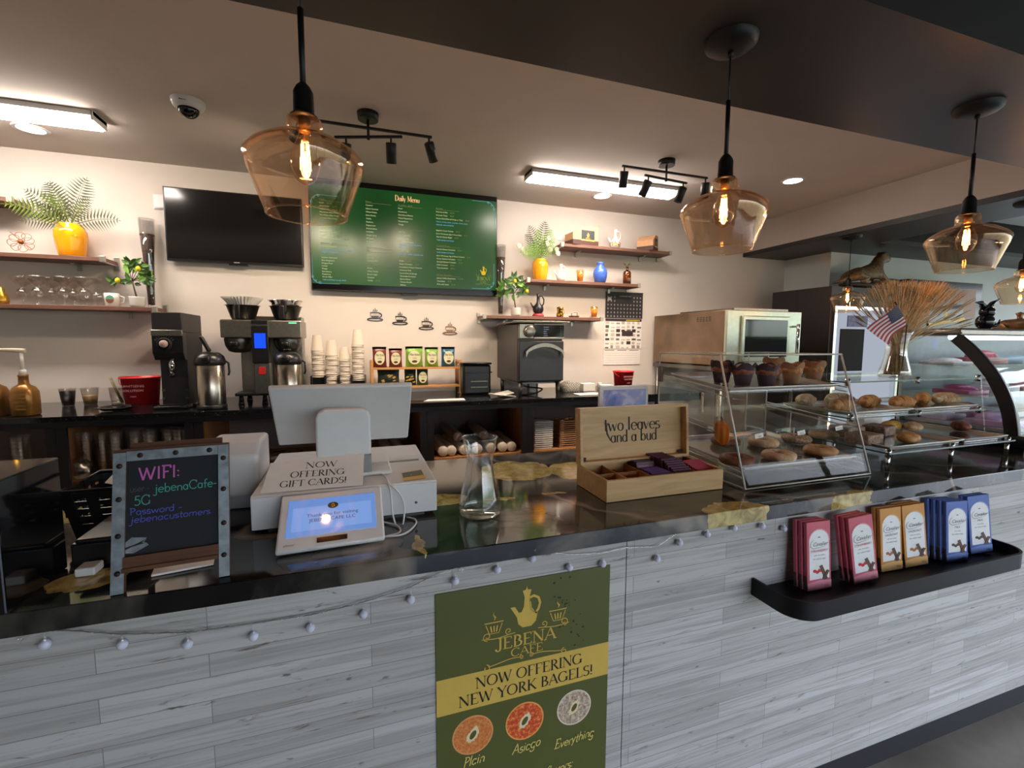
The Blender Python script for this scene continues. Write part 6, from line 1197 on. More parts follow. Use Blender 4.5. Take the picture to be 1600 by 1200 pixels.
jug('small_coffee_pot', 876, 3.7, ZR2, .85, WHG, 'small white coffee pot on the right middle shelf')
n = NT('pot_pattern'); vv = n.coord(); n.bsdf(n.ramp(n.noise(vv, 35, 2), [(.4, srgb('c9b04a')), (.48, srgb('7a2c34')), (.56, srgb('e6ddd2')), (.66, srgb('5a6a3a'))], 'CONSTANT'), .3)
jug('patterned_coffee_pot', 959, 3.7, ZR3, 1.0, WHG, 'white coffee pot with a painted band on the top right shelf', band=n.m)
n = NT('gold_pattern'); vv = n.coord(); n.bsdf(n.ramp(n.noise(vv, 60, 2), [(.45, srgb('3c2a14')), (.52, srgb('d8a83c'))], 'CONSTANT'), .25, .6)
b = B(); b.lathe([(0, 0), (.03, 0), (.032, .02), (.024, .045), (.028, .07), (.03, .082), (0, .09)], n=28); b.tube([(.026, 0, .07), (.042, 0, .06), (.04, 0, .035), (.026, 0, .03)], .004, 8); solo('gold_cup', b, n.m, 'gold and dark patterned cup on the lowest right shelf', 'cup', (oY(875, 480, 3.7).x, 3.7, ZR1))
b = B(); b.lathe([(.036, 0), (.04, .002), (.05, .012)], n=30); b.lathe([(0, .002), (.037, .002)], n=30); b.tube([(-.022, 0, .008), (-.024, 0, .035), (-.015, 0, .043), (.025, 0, .043), (.032, 0, .035), (.03, 0, .008)], .0035, 8); solo('serving_dish', b, STEEL, 'small silver dish with an upright handle on the lowest right shelf', 'dish', (oY(897, 485, 3.7).x, 3.7, ZR1))
OG_ = glass('orange_glass', (1, .9, .66), .4, .08); ORJ = mat('orange_tint', 'f0a53a', .3)
for px, z, lb in ((906, ZR2, 'orange tumbler between the small pot and the blue vase'), (929, ZR1, 'orange tumbler at the right end of the lowest right shelf')):
    x = oY(px, 450, 3.7).x; t = thing('orange_tumbler', lb, 'tumbler', (x, 3.7, z), group='orange tumblers'); b = B(); b.lathe([(0, .001), (.024, .001), (.034, .1), (.032, .1), (.023, .008), (0, .008)], (x, 3.7, z), 28); b.make('glass', OG_, t); b = B(); b.lathe([(0, .01), (.0225, .01), (.0295, .08), (0, .08)], (x, 3.7, z), 28); b.make('candle', ORJ, t)
b = B(); b.lathe([(0, 0), (.04, 0), (.048, .006), (.06, .05), (.063, .085), (.055, .115), (.035, .14), (.028, .152), (.033, .168), (.034, .178), (.029, .178), (.026, .15)], n=40); solo('blue_vase', b, BLUEG, 'glossy blue vase on the right middle shelf', 'vase', (oY(938, 420, 3.7).x, 3.7, ZR2))
x = oY(980, 420, 3.7).x; t = thing('amber_bottle_vase', 'amber glass bottle with a dried sprig on the middle right shelf', 'vase', (x, 3.7, ZR2)); b = B(); P = [(.034, 0), (.037, .004), (.037, .1), (.03, .115), (.012, .125), (.011, .15), (.015, .153), (.015, .158)]; b.lathe([(0, .001)]+P+[(r-.002, h) for r, h in reversed(P)]+[(0, .006)], (x, 3.7, ZR2), 32); b.make('bottle', glass('amber_bottle', (.72, .5, .08), .5, .1), t)
b = B(); b.lathe([(0, .008), (.033, .008), (.033, .095), (0, .1)], (x, 3.7, ZR2), 24); b.make('amber_filling', mat('amber_fill', 'b98a1c', .3), t)
b = B(); b.tube([(x, 3.7, ZR2+.1), (x-.005, 3.7, ZR2+.18)], .002, 5)
for a in (-.9, -.3, .3, .8, 1.2): leaf(b, (x-.003, 3.7, ZR2+.155+.01*abs(a)), (sin(a)*1.2, 0, .4), .05, .012)
b.make('sprig', LEAF['fern_grey_green'], t)
# catering cartons on the top shelf
def carton(px, z, yaw, label, grp, sx, sy, sz, mirror=1, cap=True, tilt=0):
    y = 3.72; x = oY(px, 370, y).x; t = thing('coffee_carton', label, 'carton', (x, y, z), yaw, group=grp); Rm = M.Translation((x, y, z)) @ M.Rotation(yaw, 4, 'Z')
    def bb2(): b = B(); b.mx = Rm; return b
    P = [(-sx/2, 0), (sx/2, 0), (sx/2, sz), (sx*.0, sz), (-sx/2, sz*.62)]; P = [(p[0]*mirror, p[1]) for p in P]
    b = bb2(); b.prism(P, (0, -sy/2, 0), (1, 0, 0), (0, 0, 1), (0, sy, 0)); b.make('card_box', CARD, t)
    b = bb2(); b.prism([(-sx/2-.001, 0), (sx/2+.001, 0), (sx/2+.001, sz*.25), (-sx/2-.001, sz*.25)], (0, -sy/2-.001, .0005), (1, 0, 0), (0, 0, 1), (0, sy+.002, 0)); b.make('brown_base', DBRN, t)
    b = bb2(); o = (mirror*sx*.08, -sy/2-.002, sz*.5); b.quad((o[0]-sx*.26, o[1], sz*.3), (sx*.52, 0, 0), (0, 0, sz*.48)); lb = b.make('label', mat('label_charcoal', '2b2c30', .5), t)
    b = bb2(); b.quad((o[0]-sx*.26, o[1]-.0005, sz*.22), (sx*.52, 0, 0), (0, 0, sz*.07)); jebena(b, o[0], sz*.42, sz*.2, o[1]-.0006); b.text('JEBENA', (o[0], o[1]-.0006, sz*.33), XD, ZV, sz*.07, 's'); b.make('label_gold', GOLD, lb)
    b = bb2(); b.quad((mirror*(sx/2+.0018), -sy*.3, sz*.32), (0, sy*.6, 0), (0, 0, sz*.42)); b.make('side_label', mat('label_charcoal', '2b2c30', .5), t)
    if cap: b = bb2(); b.cyl((mirror*sx/2, 0, sz*.8), (mirror*(sx/2+.02), 0, sz*.8), .014, n=16); b.make('spout_cap', WHG if px < 950 else BPL, t)
carton(909, ZR3, RD(6), 'kraft coffee carton at the left end of the top right shelf', 'coffee cartons on the top shelf', .26, .13, .16)
carton(1012, ZR3, RD(38), 'patterned kraft coffee carton at the right end of the top shelf', 'coffee cartons on the top shelf', .15, .15, .14, cap=False)
# ================================================================== pastry case, glass rack and the deli case
AX0, AX1 = 1.117, 1.669; AYF, AYT, AYB, AZT = 1.072, 1.2, 1.51, 1.411; th = .0045
def slant(z): return AYF+(AYT-AYF)*(z-ZK)/(AZT-ZK)
t = thing('acrylic_pastry_case', 'clear acrylic pastry case with slanted front beside the tea box', 'display case', (1.393, 1.3, ZK))
EDG = mat('acrylic_edge', 'c9c4bb', .3, spec=.6)
for x in (AX0, AX1-th):
    b = B(); b.prism([(AYF, ZK), (AYB, ZK), (AYB, AZT), (AYT, AZT)], (x, 0, 0), (0, 1, 0), (0, 0, 1), (th, 0, 0)); sp_ = b.make('side_panel', ACR, t)
    b = B(); xc = x+th/2; b.tube([(xc, AYF, ZK+.002), (xc, AYT, AZT)], .0032, 6); b.tube([(xc, AYB, ZK+.002), (xc, AYB, AZT)], .0024, 6); b.tube([(xc, AYT, AZT), (xc, AYB, AZT)], .0024, 6); b.tube([(xc, AYF, ZK+.004), (xc, AYB, ZK+.004)], .002, 6); b.make('polished_edge', EDG, sp_)
b = B(); b.prism([(AYF, ZK), (AYF+th, ZK), (AYT+th, AZT), (AYT, AZT)], (AX0+th, 0, 0), (0, 1, 0), (0, 0, 1), (AX1-AX0-2*th, 0, 0)); fp_ = b.make('front_panel', glass('front_acrylic', (.99, .99, .99), .2, .005), t)
b = B(); b.tube([(AX0, AYT, AZT), (AX1, AYT, AZT)], .003, 6); b.tube([(AX0, AYF, ZK+.003), (AX1, AYF, ZK+.003)], .0022, 6); b.make('polished_edge', EDG, fp_)
b = B(); b.bb((AX0, AYT, AZT), (AX1, AYB, AZT+th)); b.make('top_panel', ACR, t); b = B(); b.bb((AX0+th, AYB-th, ZK), (AX1-th, AYB, AZT)); b.make('rear_door', ACR, t)
b = B(); b.tube([(AX0, AYB, AZT), (AX1, AYB, AZT)], .0026, 6); b.tube([(AX1-.11, AYB, ZK), (AX1-.11, AYB, AZT)], .002, 6); b.make('rear_edge', EDG, t)
b = B(); b.bb((AX0-.003, AYB-.02, 1.3), (AX0+.004, AYB+.004, 1.36)); b.make('hinge', mat('dull_hinge', '6b6258', .5, .4), t)
LV = [(1.284, 1.316), (1.158, 1.188), (1.04, 1.064)]
for zf, zr in LV:
    yf = slant(zf)+.012
    b = B(); b.prism([(yf, zf), (AYB-.01, zr), (AYB-.01, zr+.004), (yf, zf+.004)], (AX0+th, 0, 0), (0, 1, 0), (0, 0, 1), (AX1-AX0-2*th, 0, 0)); sh = b.make('shelf', ACR, t)
    b = B()
    for x in (AX0+.006, AX1-.006):
        for dz in (-.006, .01): b.tube([(x, yf-.004, zf+dz), (x, AYB-.008, zr+dz)], .0026, 6)
    b.make('shelf_rail', EDG, sh)
# labels on the front
def lbl(px, py, s, i):
    q = oX(px, py, 1.4); b = B(); b.mx = M.Identity(4); zc = oY(px, py, 1.12).z; y = slant(zc)-.001; x = oY(px, py, y).x
    b.quad((x-.017, y, zc-.006), (.034, 0, .004), (0, .004, .013)); o = b.make('name_label', PAPER, t); b = B(); b.text(s, (x, y-.0008, zc-.001), (1, 0, .12), ZV, .007, 'b'); b.make('label_text', INK, o)
lbl(1187, 682, 'Plain', 0); lbl(1253, 677, 'Donut', 1); lbl(1312, 670, 'Everything', 2)
# trays
def tray(x0, x1, yf, yr, zf, zr, label, name='pastry_tray', m=None, h=.014):
    t2 = thing(name, label, 'tray', ((x0+x1)/2, (yf+yr)/2, zf)); sl = math.atan2(zr-zf, yr-yf); b = B()
    b.mx = M.Translation(((x0+x1)/2, yf, zf)) @ M.Rotation(sl, 4, 'X'); L = (yr-yf)/cos(sl); w = (x1-x0)/2
    b.bb((-w+.01, .01, 0), (w-.01, L-.01, .003)); b.make('base', m or glass('tray_plastic', (.9, .9, .9), .5, .22, .1), t2)
    b = B(); b.mx = M.Translation(((x0+x1)/2, yf, zf)) @ M.Rotation(sl, 4, 'X')
    pts = [(-w, 0), (w, 0), (w, L), (-w, L)]; inn_ = [(-w+.012, .012), (w-.012, .012), (w-.012, L-.012), (-w+.012, L-.012)]
    A = [b.v((p[0], p[1], h)) for p in pts]; Q = [b.v((p[0], p[1], .002)) for p in inn_]
    for i in range(4): b.f([A[i], A[(i+1) % 4], Q[(i+1) % 4], Q[i]])
    b.tube([(p[0], p[1], h) for p in pts], .0022, 6, closed=True); b.make('rim', m or mat('tray_rim', 'cfcac2', .25, .2), t2); return lambda y: zf+(zr-zf)*(y-yf)/(yr-yf)+.0035
hz1 = tray(AX0+.03, AX1-.03, slant(1.284)+.02, AYB-.03, 1.2895, 1.319, 'clear tray of muffins on the top shelf of the acrylic case')
hz2 = tray(AX0+.03, AX1-.03, slant(1.04)+.02, AYB-.03, 1.0455, 1.067, 'clear tray of bagels on the bottom shelf of the acrylic case')
# muffins
def crumb(name, a, b_, c, sc=70):
    if name in MC: return MC[name]
    n = NT(name); vv = n.coord(); no = n.noise(vv, sc, 5, .7); n.bsdf(n.ramp(no, [(.32, srgb(a)), (.5, srgb(b_)), (.68, srgb(c))]), .6, bump=no, bstr=.4); MC[name] = n.m; return n.m
def muffin(cap, wrap, wc):
    t = thing('muffin', 'x', 'muffin', (0, 0, 0)); n_ = 32; b = B(); rows = []
    for r, h, k in ((.024, 0, 0), (.03, .03, 0), (.034, .05, .0), (.04, .062, .012)):
        rows.append([b.v((r*cos(a), r*sin(a), h+(k*1.6*abs(cos(2*a)) if k else 0))) for a in [2*pi*i/n_ for i in range(n_)]])
    for i in range(3):
        for j in range(n_): b.f([rows[i][j], rows[i][(j+1) % n_], rows[i+1][(j+1) % n_], rows[i+1][j]], 0, True)
    b.f(rows[0][::-1]); b.make('paper_wrapper', mat(wrap, wc, .7, var=.1), t)
    b = B(); b.sph((0, 0, .05), (.036, .036, .026), 0, 18, 10, noise=.07, seed=3); b.make('muffin_top', cap, t); return t
dark = muffin(crumb('choc_crumb', '5a2c20', '7a4230', '96583c'), 'dark_tulip_paper', '3a2230'); gold = muffin(crumb('golden_crumb', '8a5428', 'b0733c', 'cf9a5c'), 'tan_paper', '9a6d48')
used2 = set()
def put_m(root, px, py, y, z, lb, rz=0):
    r = root if root.name not in used2 else dup(root, (0, 0, 0)); used2.add(root.name); q = oY(px, py, y); r.location = (q.x, y, z); r.rotation_euler = (0, 0, rz); tag(r, lb, 'muffin', 'muffins on the top shelf')
for px, y, root, lb, rz in [(1127, 1.33, dark, 'leftmost muffin in dark tulip paper with a tall paper point', .3), (1160, 1.27, dark, 'dark wrapped muffin, second from the left', 1.0), (1197, 1.25, dark, 'dark wrapped muffin, third from the left', .5), (1207, 1.41, gold, 'golden muffin behind the dark wrapped ones', 0), (1236, 1.27, gold, 'tan wrapped muffin, left of the two at the right', .2), (1270, 1.3, gold, 'rightmost tan wrapped muffin', 0)]:
    put_m(root, px, 600, y, hz1(y), lb, rz)
# bagels
def bagel(name, m, lbl_, px, y, z, tilt=0, R=.036, r=.018, cat='bagel', grp='bagels in the acrylic case', yaw=0):
    b = B(); rnd = random.Random(px); n1, n2 = 28, 12; rows = []
    for i in range(n1):
        a = 2*pi*i/n1; k = 1+.05*rnd.uniform(-1, 1); rows.append([b.v(((R*k+r*cos(g))*cos(a), (R*k+r*cos(g))*sin(a), r*.85*sin(g)+r*.85)) for g in [2*pi*j/n2 for j in range(n2)]])
    for i in range(n1):
        for j in range(n2): b.f([rows[i][j], rows[(i+1) % n1][j], rows[(i+1) % n1][(j+1) % n2], rows[i][(j+1) % n2]], 0, True)
    q = oY(px, 700, y); o = solo(name, b, m, lbl_, cat, (q.x, y, z+(.004 if tilt else 0)), yaw, grp); o.rotation_euler = (tilt, 0, yaw)
CH, GLZ, EVE, TAN = crumb('dark_bagel', '4a2416', '6d3a22', '8c5434'), crumb('glazed_bagel', 'a07450', 'c49c74', 'dcc0a0', 25), crumb('everything_bagel_m', '5c3a28', '9a7252', 'd8c4a8', 120), crumb('plain_bagel_m', '8c5a34', 'b58250', 'cfa678', 30)
for nm, m, lb, px, y, tl, dz in [('bagel', CH, 'dark brown bagel at the left, under the pumpkin cutout', 1133, 1.37, .0, 0), ('bagel', CH, 'dark brown bagel nearest the front left corner', 1152, 1.17, .12, 0), ('bagel', GLZ, 'pale glazed bagel behind the front left dark one', 1192, 1.32, .1, 0), ('bagel', GLZ, 'pale glazed bagel in the front middle', 1218, 1.17, .1, 0), ('bagel', EVE, 'seeded bagel heaped in the back middle', 1243, 1.33, .1, .0), ('bagel', TAN, 'seeded tan bagel at the front right', 1282, 1.18, .08, 0), ('bagel', GLZ, 'pale bagel at the back right corner', 1285, 1.35, .0, 0)]:
    bagel(nm, m, lb, px, y, hz2(y)+dz, 0)
# pumpkin cutout and cream hooks
q = oX(1128, 676, AX0-.004); t = thing('pumpkin_cutout', 'orange paper pumpkin hanging on the left side of the acrylic case', 'decoration', (q.x, q.y, q.z)); n = NT('pumpkin_print'); vv = n.coord(swap=(1, 2, 0)); wv = n.n('ShaderNodeTexWave', bands_direction='X'); n.l(vv, wv.inputs[0]); wv.inputs['Scale'].default_value = 9; n.bsdf(n.ramp(wv.outputs[0], [(.0, srgb('c8681c')), (.6, srgb('e08a24')), (1, srgb('f0a640'))]), .6)
b = B(); b.prism([(.046*cos(a)*(1-.05*cos(6*a)), .039*sin(a)*(1+.03*cos(8*a))) for a in [k*pi/24 for k in range(48)]], (q.x-.002, q.y, q.z), (.25, 1, 0), (0, 0, 1), (.0015, -.0003, 0)); b.make('pumpkin', n.m, t); b = B(); b.prism([(-.006, .037), (.006, .037), (.009, .05), (-.002, .052)], (q.x-.0025, q.y, q.z), (.25, 1, 0), (0, 0, 1), (.001, 0, 0)); b.make('stalk', mat('stalk_green', '6b6a2a', .6), t)
for px, py, lb in ((1098, 618, 'left cream plastic hook on the side of the acrylic case'), (1121, 622, 'right cream plastic hook, directly above the pumpkin cutout')):
    q = oX(px, py, AX0-.005); b = B(); b.tube([(0, 0, .004), (0, 0, -.045), (-.004, -.008, -.055), (-.014, -.014, -.056)], .0035, 8); b.box((0, 0, .004), (.006, .012, .012), 0, .002); solo('cream_hook', b, mat('cream_plastic', 'd9c8ae', .5), lb, 'hook', (q.x, q.y, q.z), group='cream hooks on the pastry case')
# ------------------------------------------------------------------ stepped glass rack
t = thing('glass_display_rack', 'three tier glass display rack with chrome clamps right of the acrylic case', 'display rack', (2.15, 1.3, ZK)); GR = glass('rack_glass', (.96, .985, .97), .45, .05); GE = mat('glass_edge_green', '35504a', .2, spec=.7)
TI = [(1.76, 2.5, 1.075, 1.55, 1.062), (1.74, 2.55, 1.2, 1.6, 1.168), (1.76, 2.6, 1.235, 1.62, 1.3)]
for x0, x1, y0, y1, z in TI:
    b = B(); b.bb((x0, y0, z), (x1, y1, z+.006)); s_ = b.make('glass_shelf', GR, t); b = B(); b.bb((x0, y0-.001, z+.0005), (x1, y0, z+.0055)); b.bb((x0-.001, y0, z+.0005), (x0, y1, z+.0055)); b.make('shelf_edge', GE, s_)
    for x in (x0+.02, (x0+x1)/2, x1-.02):
        b = B(); b.cyl((x, y0+.015, z-.012), (x, y0+.015, z+.016), .009, n=14); b.make('clamp', CHR, t)
for x in (1.78, 2.13, 2.48):
    for y0_, y1_ in ((1.09, 1.09), (1.54, 1.54)): b = B(); b.cyl((x, y0_, ZK), (x, y0_, 1.062), .007, n=12); b.make('post', CHR, t)
for x in (1.77, 2.58):
    b = B(); b.prism([(1.21, 1.069), (1.6, 1.069), (1.6, 1.3), (1.24, 1.3)], (x, 0, 0), (0, 1, 0), (0, 0, 1), (.004, 0, 0)); b.make('side_glass', GR, t)
hz3 = tray(1.765, 2.11, 1.215, 1.51, 1.176, 1.176, 'clear tray of croissants on the middle glass shelf, left one'); hz4 = tray(2.125, 2.53, 1.215, 1.51, 1.176, 1.176, 'clear tray on the middle glass shelf, right one')
hz5 = tray(1.79, 2.2, 1.09, 1.4, 1.07, 1.07, 'tray of crumb cake on the lower glass shelf'); hz6 = tray(2.215, 2.48, 1.09, 1.4, 1.07, 1.07, 'tray of small pastries on the lower glass shelf, right one')
CR = crumb('croissant_crust', '7a4620', 'b07434', 'd0a060', 26); CRD = crumb('dusted_croissant', '9a6a40', 'c09a70', 'e0cdb0', 40)
def croissant(px, y, z, yaw, lb, m, L=.15):
    b = B(); P, Rr = [], []
    for i in range(25):
        u = i/24; a = (u-.5)*1.7; P.append((L*.62*sin(a), L*.35*(cos(a)-.75), .022+.002*sin(9*u*pi))); Rr.append((.005+.024*sin(pi*u)**.8)*(1+.09*cos(u*pi*14)))
    b.tube(P, Rr, 14); q = oY(px, 630, y); solo('croissant', b, m, lb, 'croissant', (q.x, y, z), yaw, 'croissants on the glass rack')
for px, y, yaw, lb, m in [(1262, 1.47, .3, 'leftmost croissant, seen through the acrylic case', CRD), (1318, 1.3, .1, 'croissant at the front left of the glass rack tray', CR), (1312, 1.46, -.2, 'croissant at the back of the left tray', CRD), (1362, 1.36, .2, 'croissant in the middle of the left tray, right of the acrylic edge', CR)]: croissant(px, y, hz3(y), yaw, lb, m)
for px, y, yaw, lb, m in [(1412, 1.3, .0, 'golden croissant left of the right tray', CR), (1446, 1.36, .4, 'golden croissant in the middle of the right tray', CR), (1480, 1.33, -.2, 'pale dusted croissant at the right of the right tray', CRD)]: croissant(px, y, hz4(y), yaw, lb, m)
for k, (px, y, lb) in enumerate([(1322, 1.33, 'left square of crumb cake on the lower rack shelf'), (1350, 1.2, 'front square of crumb cake on the lower rack shelf'), (1372, 1.3, 'right square of crumb cake on the lower rack shelf')]):
    b = B(); b.box((0, 0, .02), (.1, .085, .04), 0, .006); solo('crumb_cake', b, crumb('cake_crumb', '5c4234', '8a6a58', 'b59a86', 90), lb, 'cake', (oY(px, 680, y).x, y, hz5(y)), .1*k, 'crumb cake squares')
for k, (px, y, lb, m) in enumerate([(1392, 1.35, 'yellow pastry at the back of the lower rack shelf', crumb('yellow_pastry', 'b87c20', 'dca640', 'ecc878')), (1420, 1.15, 'brown filled roll at the front corner of the lower rack shelf', TAN), (1425, 1.3, 'tan roll in the middle of the lower rack shelf', CRD), (1500, 1.25, 'dark red pastry at the right of the lower rack shelf', crumb('red_pastry', '4a1c18', '7a342a', 'a87850'))]):
    b = B(); b.sph((0, 0, .02), (.05, .034, .022), 0, 16, 8, noise=.06, seed=k); solo('filled_roll', b, m, lb, 'pastry', (oY(px, 680, y).x, y, (hz5 if k in (0, 1, 2) and oY(px, 680, y).x < 2.2 else hz6)(y)), .2*k, 'small pastries on the lower rack shelf')
b = B(); b.bb((-.06, -.04, 0), (.06, .04, .05), 0, .003); solo('white_carton', b, PAPER, 'small white carton behind the crumb cake', 'carton', (oY(1350, 660, 1.48).x, 1.48, 1.0695))
# wheat vase on the top glass
vx, vy, vz = oZ(1397, 590, 1.307).x+.06, 1.33, 1.3072; vx = oY(1397, 590, 1.33).x
t = thing('wheat_vase', 'waisted clear vase full of dried wheat on the glass rack', 'vase', (vx, vy, vz)); P = [(.052, 0), (.058, .004), (.054, .03), (.04, .085), (.036, .13), (.045, .175), (.056, .2)]
b = B(); b.lathe([(0, .001)]+P+[(r-.003, h) for r, h in reversed(P)]+[(0, .008)], (vx, vy, vz), 36); b.make('glass', glass('vase_glass', (.97, .96, .93), .7, .08), t)
WHM = [crumb('wheat_straw', 'a88a60', 'c9ab7c', 'e0c9a0', 60), crumb('wheat_ear', '94764e', 'bb9c70', 'dcc49a', 120)]
rnd = random.Random(12); bs, be = B(), B()
for k in range(300):
    a = rnd.uniform(0, 2*pi); r0 = .04*rnd.random()**.5; p0 = V((vx+r0*cos(a), vy+r0*sin(a), vz+.012)); p1 = V((vx+.022*cos(a)*rnd.random(), vy+.022*sin(a)*rnd.random(), vz+.13))
    tx = rnd.choice([rnd.uniform(1330, 1525), rnd.gauss(1440, 30)]); ty = 438+45*rnd.random()**2+max(0, (abs(tx-1428)-50)*.55); e = oY(tx, ty, vy+rnd.uniform(-.08, .1)); bs.tube([p0, p1, p1.lerp(e, .5)+V((0, 0, .01)), e.lerp(p1, .22)], .0009, 4)
    d = (e-p1.lerp(e, .5)).normalized(); s = e.lerp(p1, .22); L = (e-s).length
    be.tube([s, s.lerp(e, .25), s.lerp(e, .7), e], [.001, .003, .0026, .0005], 4)
    for j in range(3): g = s.lerp(e, .3+.15*j); q = V((rnd.uniform(-.4, .4), rnd.uniform(-.4, .4), rnd.uniform(-.2, .2))); be.tube([g, g+(d+q).normalized()*.035], .0004, 3)
g_ = bs.make('dried_wheat', WHM[0]); g_['kind'] = 'stuff'; tag(g_, 'bunch of dried wheat stalks standing in the waisted vase', 'wheat')
be.make('wheat_ears', WHM[1], None).parent = g_
# flag
F = [oY(x, y, 1.262) for x, y in ((1401, 476), (1357, 512), (1386, 538), (1414, 509))]; fl, ho = F[1]-F[0], F[3]-F[0]
t = thing('small_flag', 'small american flag stuck in the wheat vase', 'flag', tuple(F[0])); n1 = 14
def fpt(u, v, d=0): return F[0]+fl*u+ho*v+(F[2]-F[1]-ho)*u*v+V((0, -.008*sin(u*5+v*2)-d, .003*sin(u*4)))
for nm, par, cl in (('red_stripes', 0, 'a01c30'), ('white_stripes', 1, 'd8ccd0')):
    b = B()
    for k in range(13):
        if k % 2 != par: continue
        for i in range(n1): b.poly([fpt(i/n1, k/13), fpt((i+1)/n1, k/13), fpt((i+1)/n1, (k+1)/13), fpt(i/n1, (k+1)/13)])
    b.make(nm, mat(nm, cl, .7), t)
b = B()
for i in range(6): [b.poly([fpt(i/14, j/13, .0015), fpt((i+1)/14, j/13, .0015), fpt((i+1)/14, (j+1)/13, .0015), fpt(i/14, (j+1)/13, .0015)]) for j in range(7)]
cn = b.make('blue_canton', mat('flag_blue', '2a2c4c', .7), t); b = B()
for i in range(9):
    for j in range(5 if i % 2 == 0 else 4):
        c = fpt((.03+.045*i), (.05+.1*j+(0 if i % 2 == 0 else .05)), .0028); b.poly([c+fl*.008*cos(a)*(1 if k % 2 else .4)+ho*.017*sin(a)*(1 if k % 2 else .4) for k, a in enumerate([m_*pi/5 for m_ in range(10)])])
b.make('stars', mat('star_white', 'c6c8d6', .7), cn); b = B(); b.tube([fpt(0, -.06), fpt(0, 1.0), V((vx+.01, vy-.02, vz+.02))], .0022, 6); b.sph(tuple(fpt(0, -.1)), .004, 0, 8, 6); b.make('flag_stick', mat('black_stick', '2a2320', .5), t)
# ------------------------------------------------------------------ curved deli case
DXa, DXb = 2.72, 4.9; CP2 = [(1.165, 1.05), (1.172, 1.1), (1.188, 1.17), (1.215, 1.24), (1.25, 1.31), (1.295, 1.375), (1.345, 1.435), (1.4, 1.49)]; CG = [V((0, p[0]+.02, p[1])) for p in CP2]; CS = smooth([V((0, p[0], p[1])) for p in CP2], 4)
t = thing('curved_deli_case', 'curved glass refrigerated display case at the right end of the counter', 'display case', ((DXa+DXb)/2, 1.55, ZK)); DBK = mat('deli_black', '1b1b20', .25)
b = B(); b.bb((DXa-.02, 1.13, ZK), (DXb, 1.64, 1.055), 0, .004); b.prism([(0, 0), (.22, 0), (.0, .055)], (DXa-.02, 1.64, ZK), (-1, 0, 0), (0, 0, 1), (0, -.3, 0)); b.make('base', DBK, t)
b = B(); b.bb((DXa-.02, 1.385, 1.49), (DXb, 1.64, 1.525), 0, .006); b.bb((DXa-.022, 1.38, 1.498), (DXb, 1.385, 1.506)); b.make('top_hood', mat('deli_hood_steel', '8c8580', .2, .8), t)
def ribbon(x, w, m, nm, par, off0, off1):
    b = B(); R = []
    for i, p in enumerate(CS):
        tg = (CS[min(i+1, len(CS)-1)]-CS[max(i-1, 0)]).normalized(); nn = V((0, -tg.z, tg.y))
        R.append([b.v(V((x, p.y, p.z))+nn*off0), b.v(V((x+w, p.y, p.z))+nn*off0), b.v(V((x+w, p.y, p.z))+nn*off1), b.v(V((x, p.y, p.z))+nn*off1)])
    for i in range(len(R)-1):
        for j in range(4): b.f([R[i][j], R[i][(j+1) % 4], R[i+1][(j+1) % 4], R[i+1][j]], 0, j in (0, 2))
    return b.make(nm, m, par)
ribbon(DXa-.02, .022, DBK, 'curved_rib', t, -.035, .012); ribbon(DXa+.004, DXb-DXa-.03, GRNG, 'curved_glass', t, -.003, .001)
b = B(); b.prism([(p.y+.03, p.z) for p in CS[::3]]+[(1.62, 1.49), (1.62, 1.055), (1.19, 1.055)], (DXa-.01, 0, 0), (0, 1, 0), (0, 0, 1), (.005, 0, 0)); b.make('end_glass', GRNG, t)
b = B(); b.bb((DXa-.012, 1.62, 1.055), (DXb, 1.635, 1.49)); b.make('rear_doors', mat('deli_rear', 'a3abb2', .3), t); b = B(); b.tube([(DXa+.03, 1.45, 1.482), (DXb-.05, 1.45, 1.482)], .012, 10); b.make('led_tube', emit('case_tube', (.85, .93, 1), 6), t)
for z, y0, y1 in ((1.2, 1.3, 1.61), (1.34, 1.42, 1.61)): b = B(); b.bb((DXa+.01, y0, z), (DXb-.02, y1, z+.006)); b.make('inner_shelf', GRNG, t)
b = B(); b.bb((DXa+.01, 1.2, 1.056), (DXb-.02, 1.61, 1.07)); b.make('inner_deck', mat('deli_deck', 'b9b2c2', .3), t)
PK = ['c9a2d8', 'd8c6e8', 'b04a8a', 'e6dfe8', 'c05a6a', 'a8c8e0']; rnd = random.Random(5); i = 0
for z, y0, n_ in ((1.0705, 1.24, 9), (1.0705, 1.46, 9), (1.2065, 1.38, 8), (1.3465, 1.45, 7)):
    for k in range(n_):
        x = DXa+.12+k*(2.0/n_); w, d, h = .16, .15, rnd.uniform(.03, .07); c = PK[(i*7+k) % 6]; b = B(); b.bb((-w/2, -d/2, 0), (w/2, d/2, h*.5), 0, .004); b.sph((0, 0, h*.5), (w*.42, d*.42, h*.6), 0, 12, 6, noise=.12, seed=i+k)
        lv = {1.0705: 'deck', 1.2065: 'lower shelf', 1.3465: 'upper shelf'}[z]; o = solo('dessert_tub', b, mat('tub_'+c, c, .35, var=.15), '%s dessert tub on the deli case %s, %s row, %s from the left' % ({'c9a2d8': 'lilac', 'd8c6e8': 'pale lilac', 'b04a8a': 'magenta', 'e6dfe8': 'white', 'c05a6a': 'rose', 'a8c8e0': 'pale blue'}[c], lv, 'front' if y0 != 1.46 else 'back', ORD[k].replace('nearest', 'first')), 'dessert tub', (x, y0+.06, z+.0005), 0, 'tubs of desserts in the deli case')
    i += 1
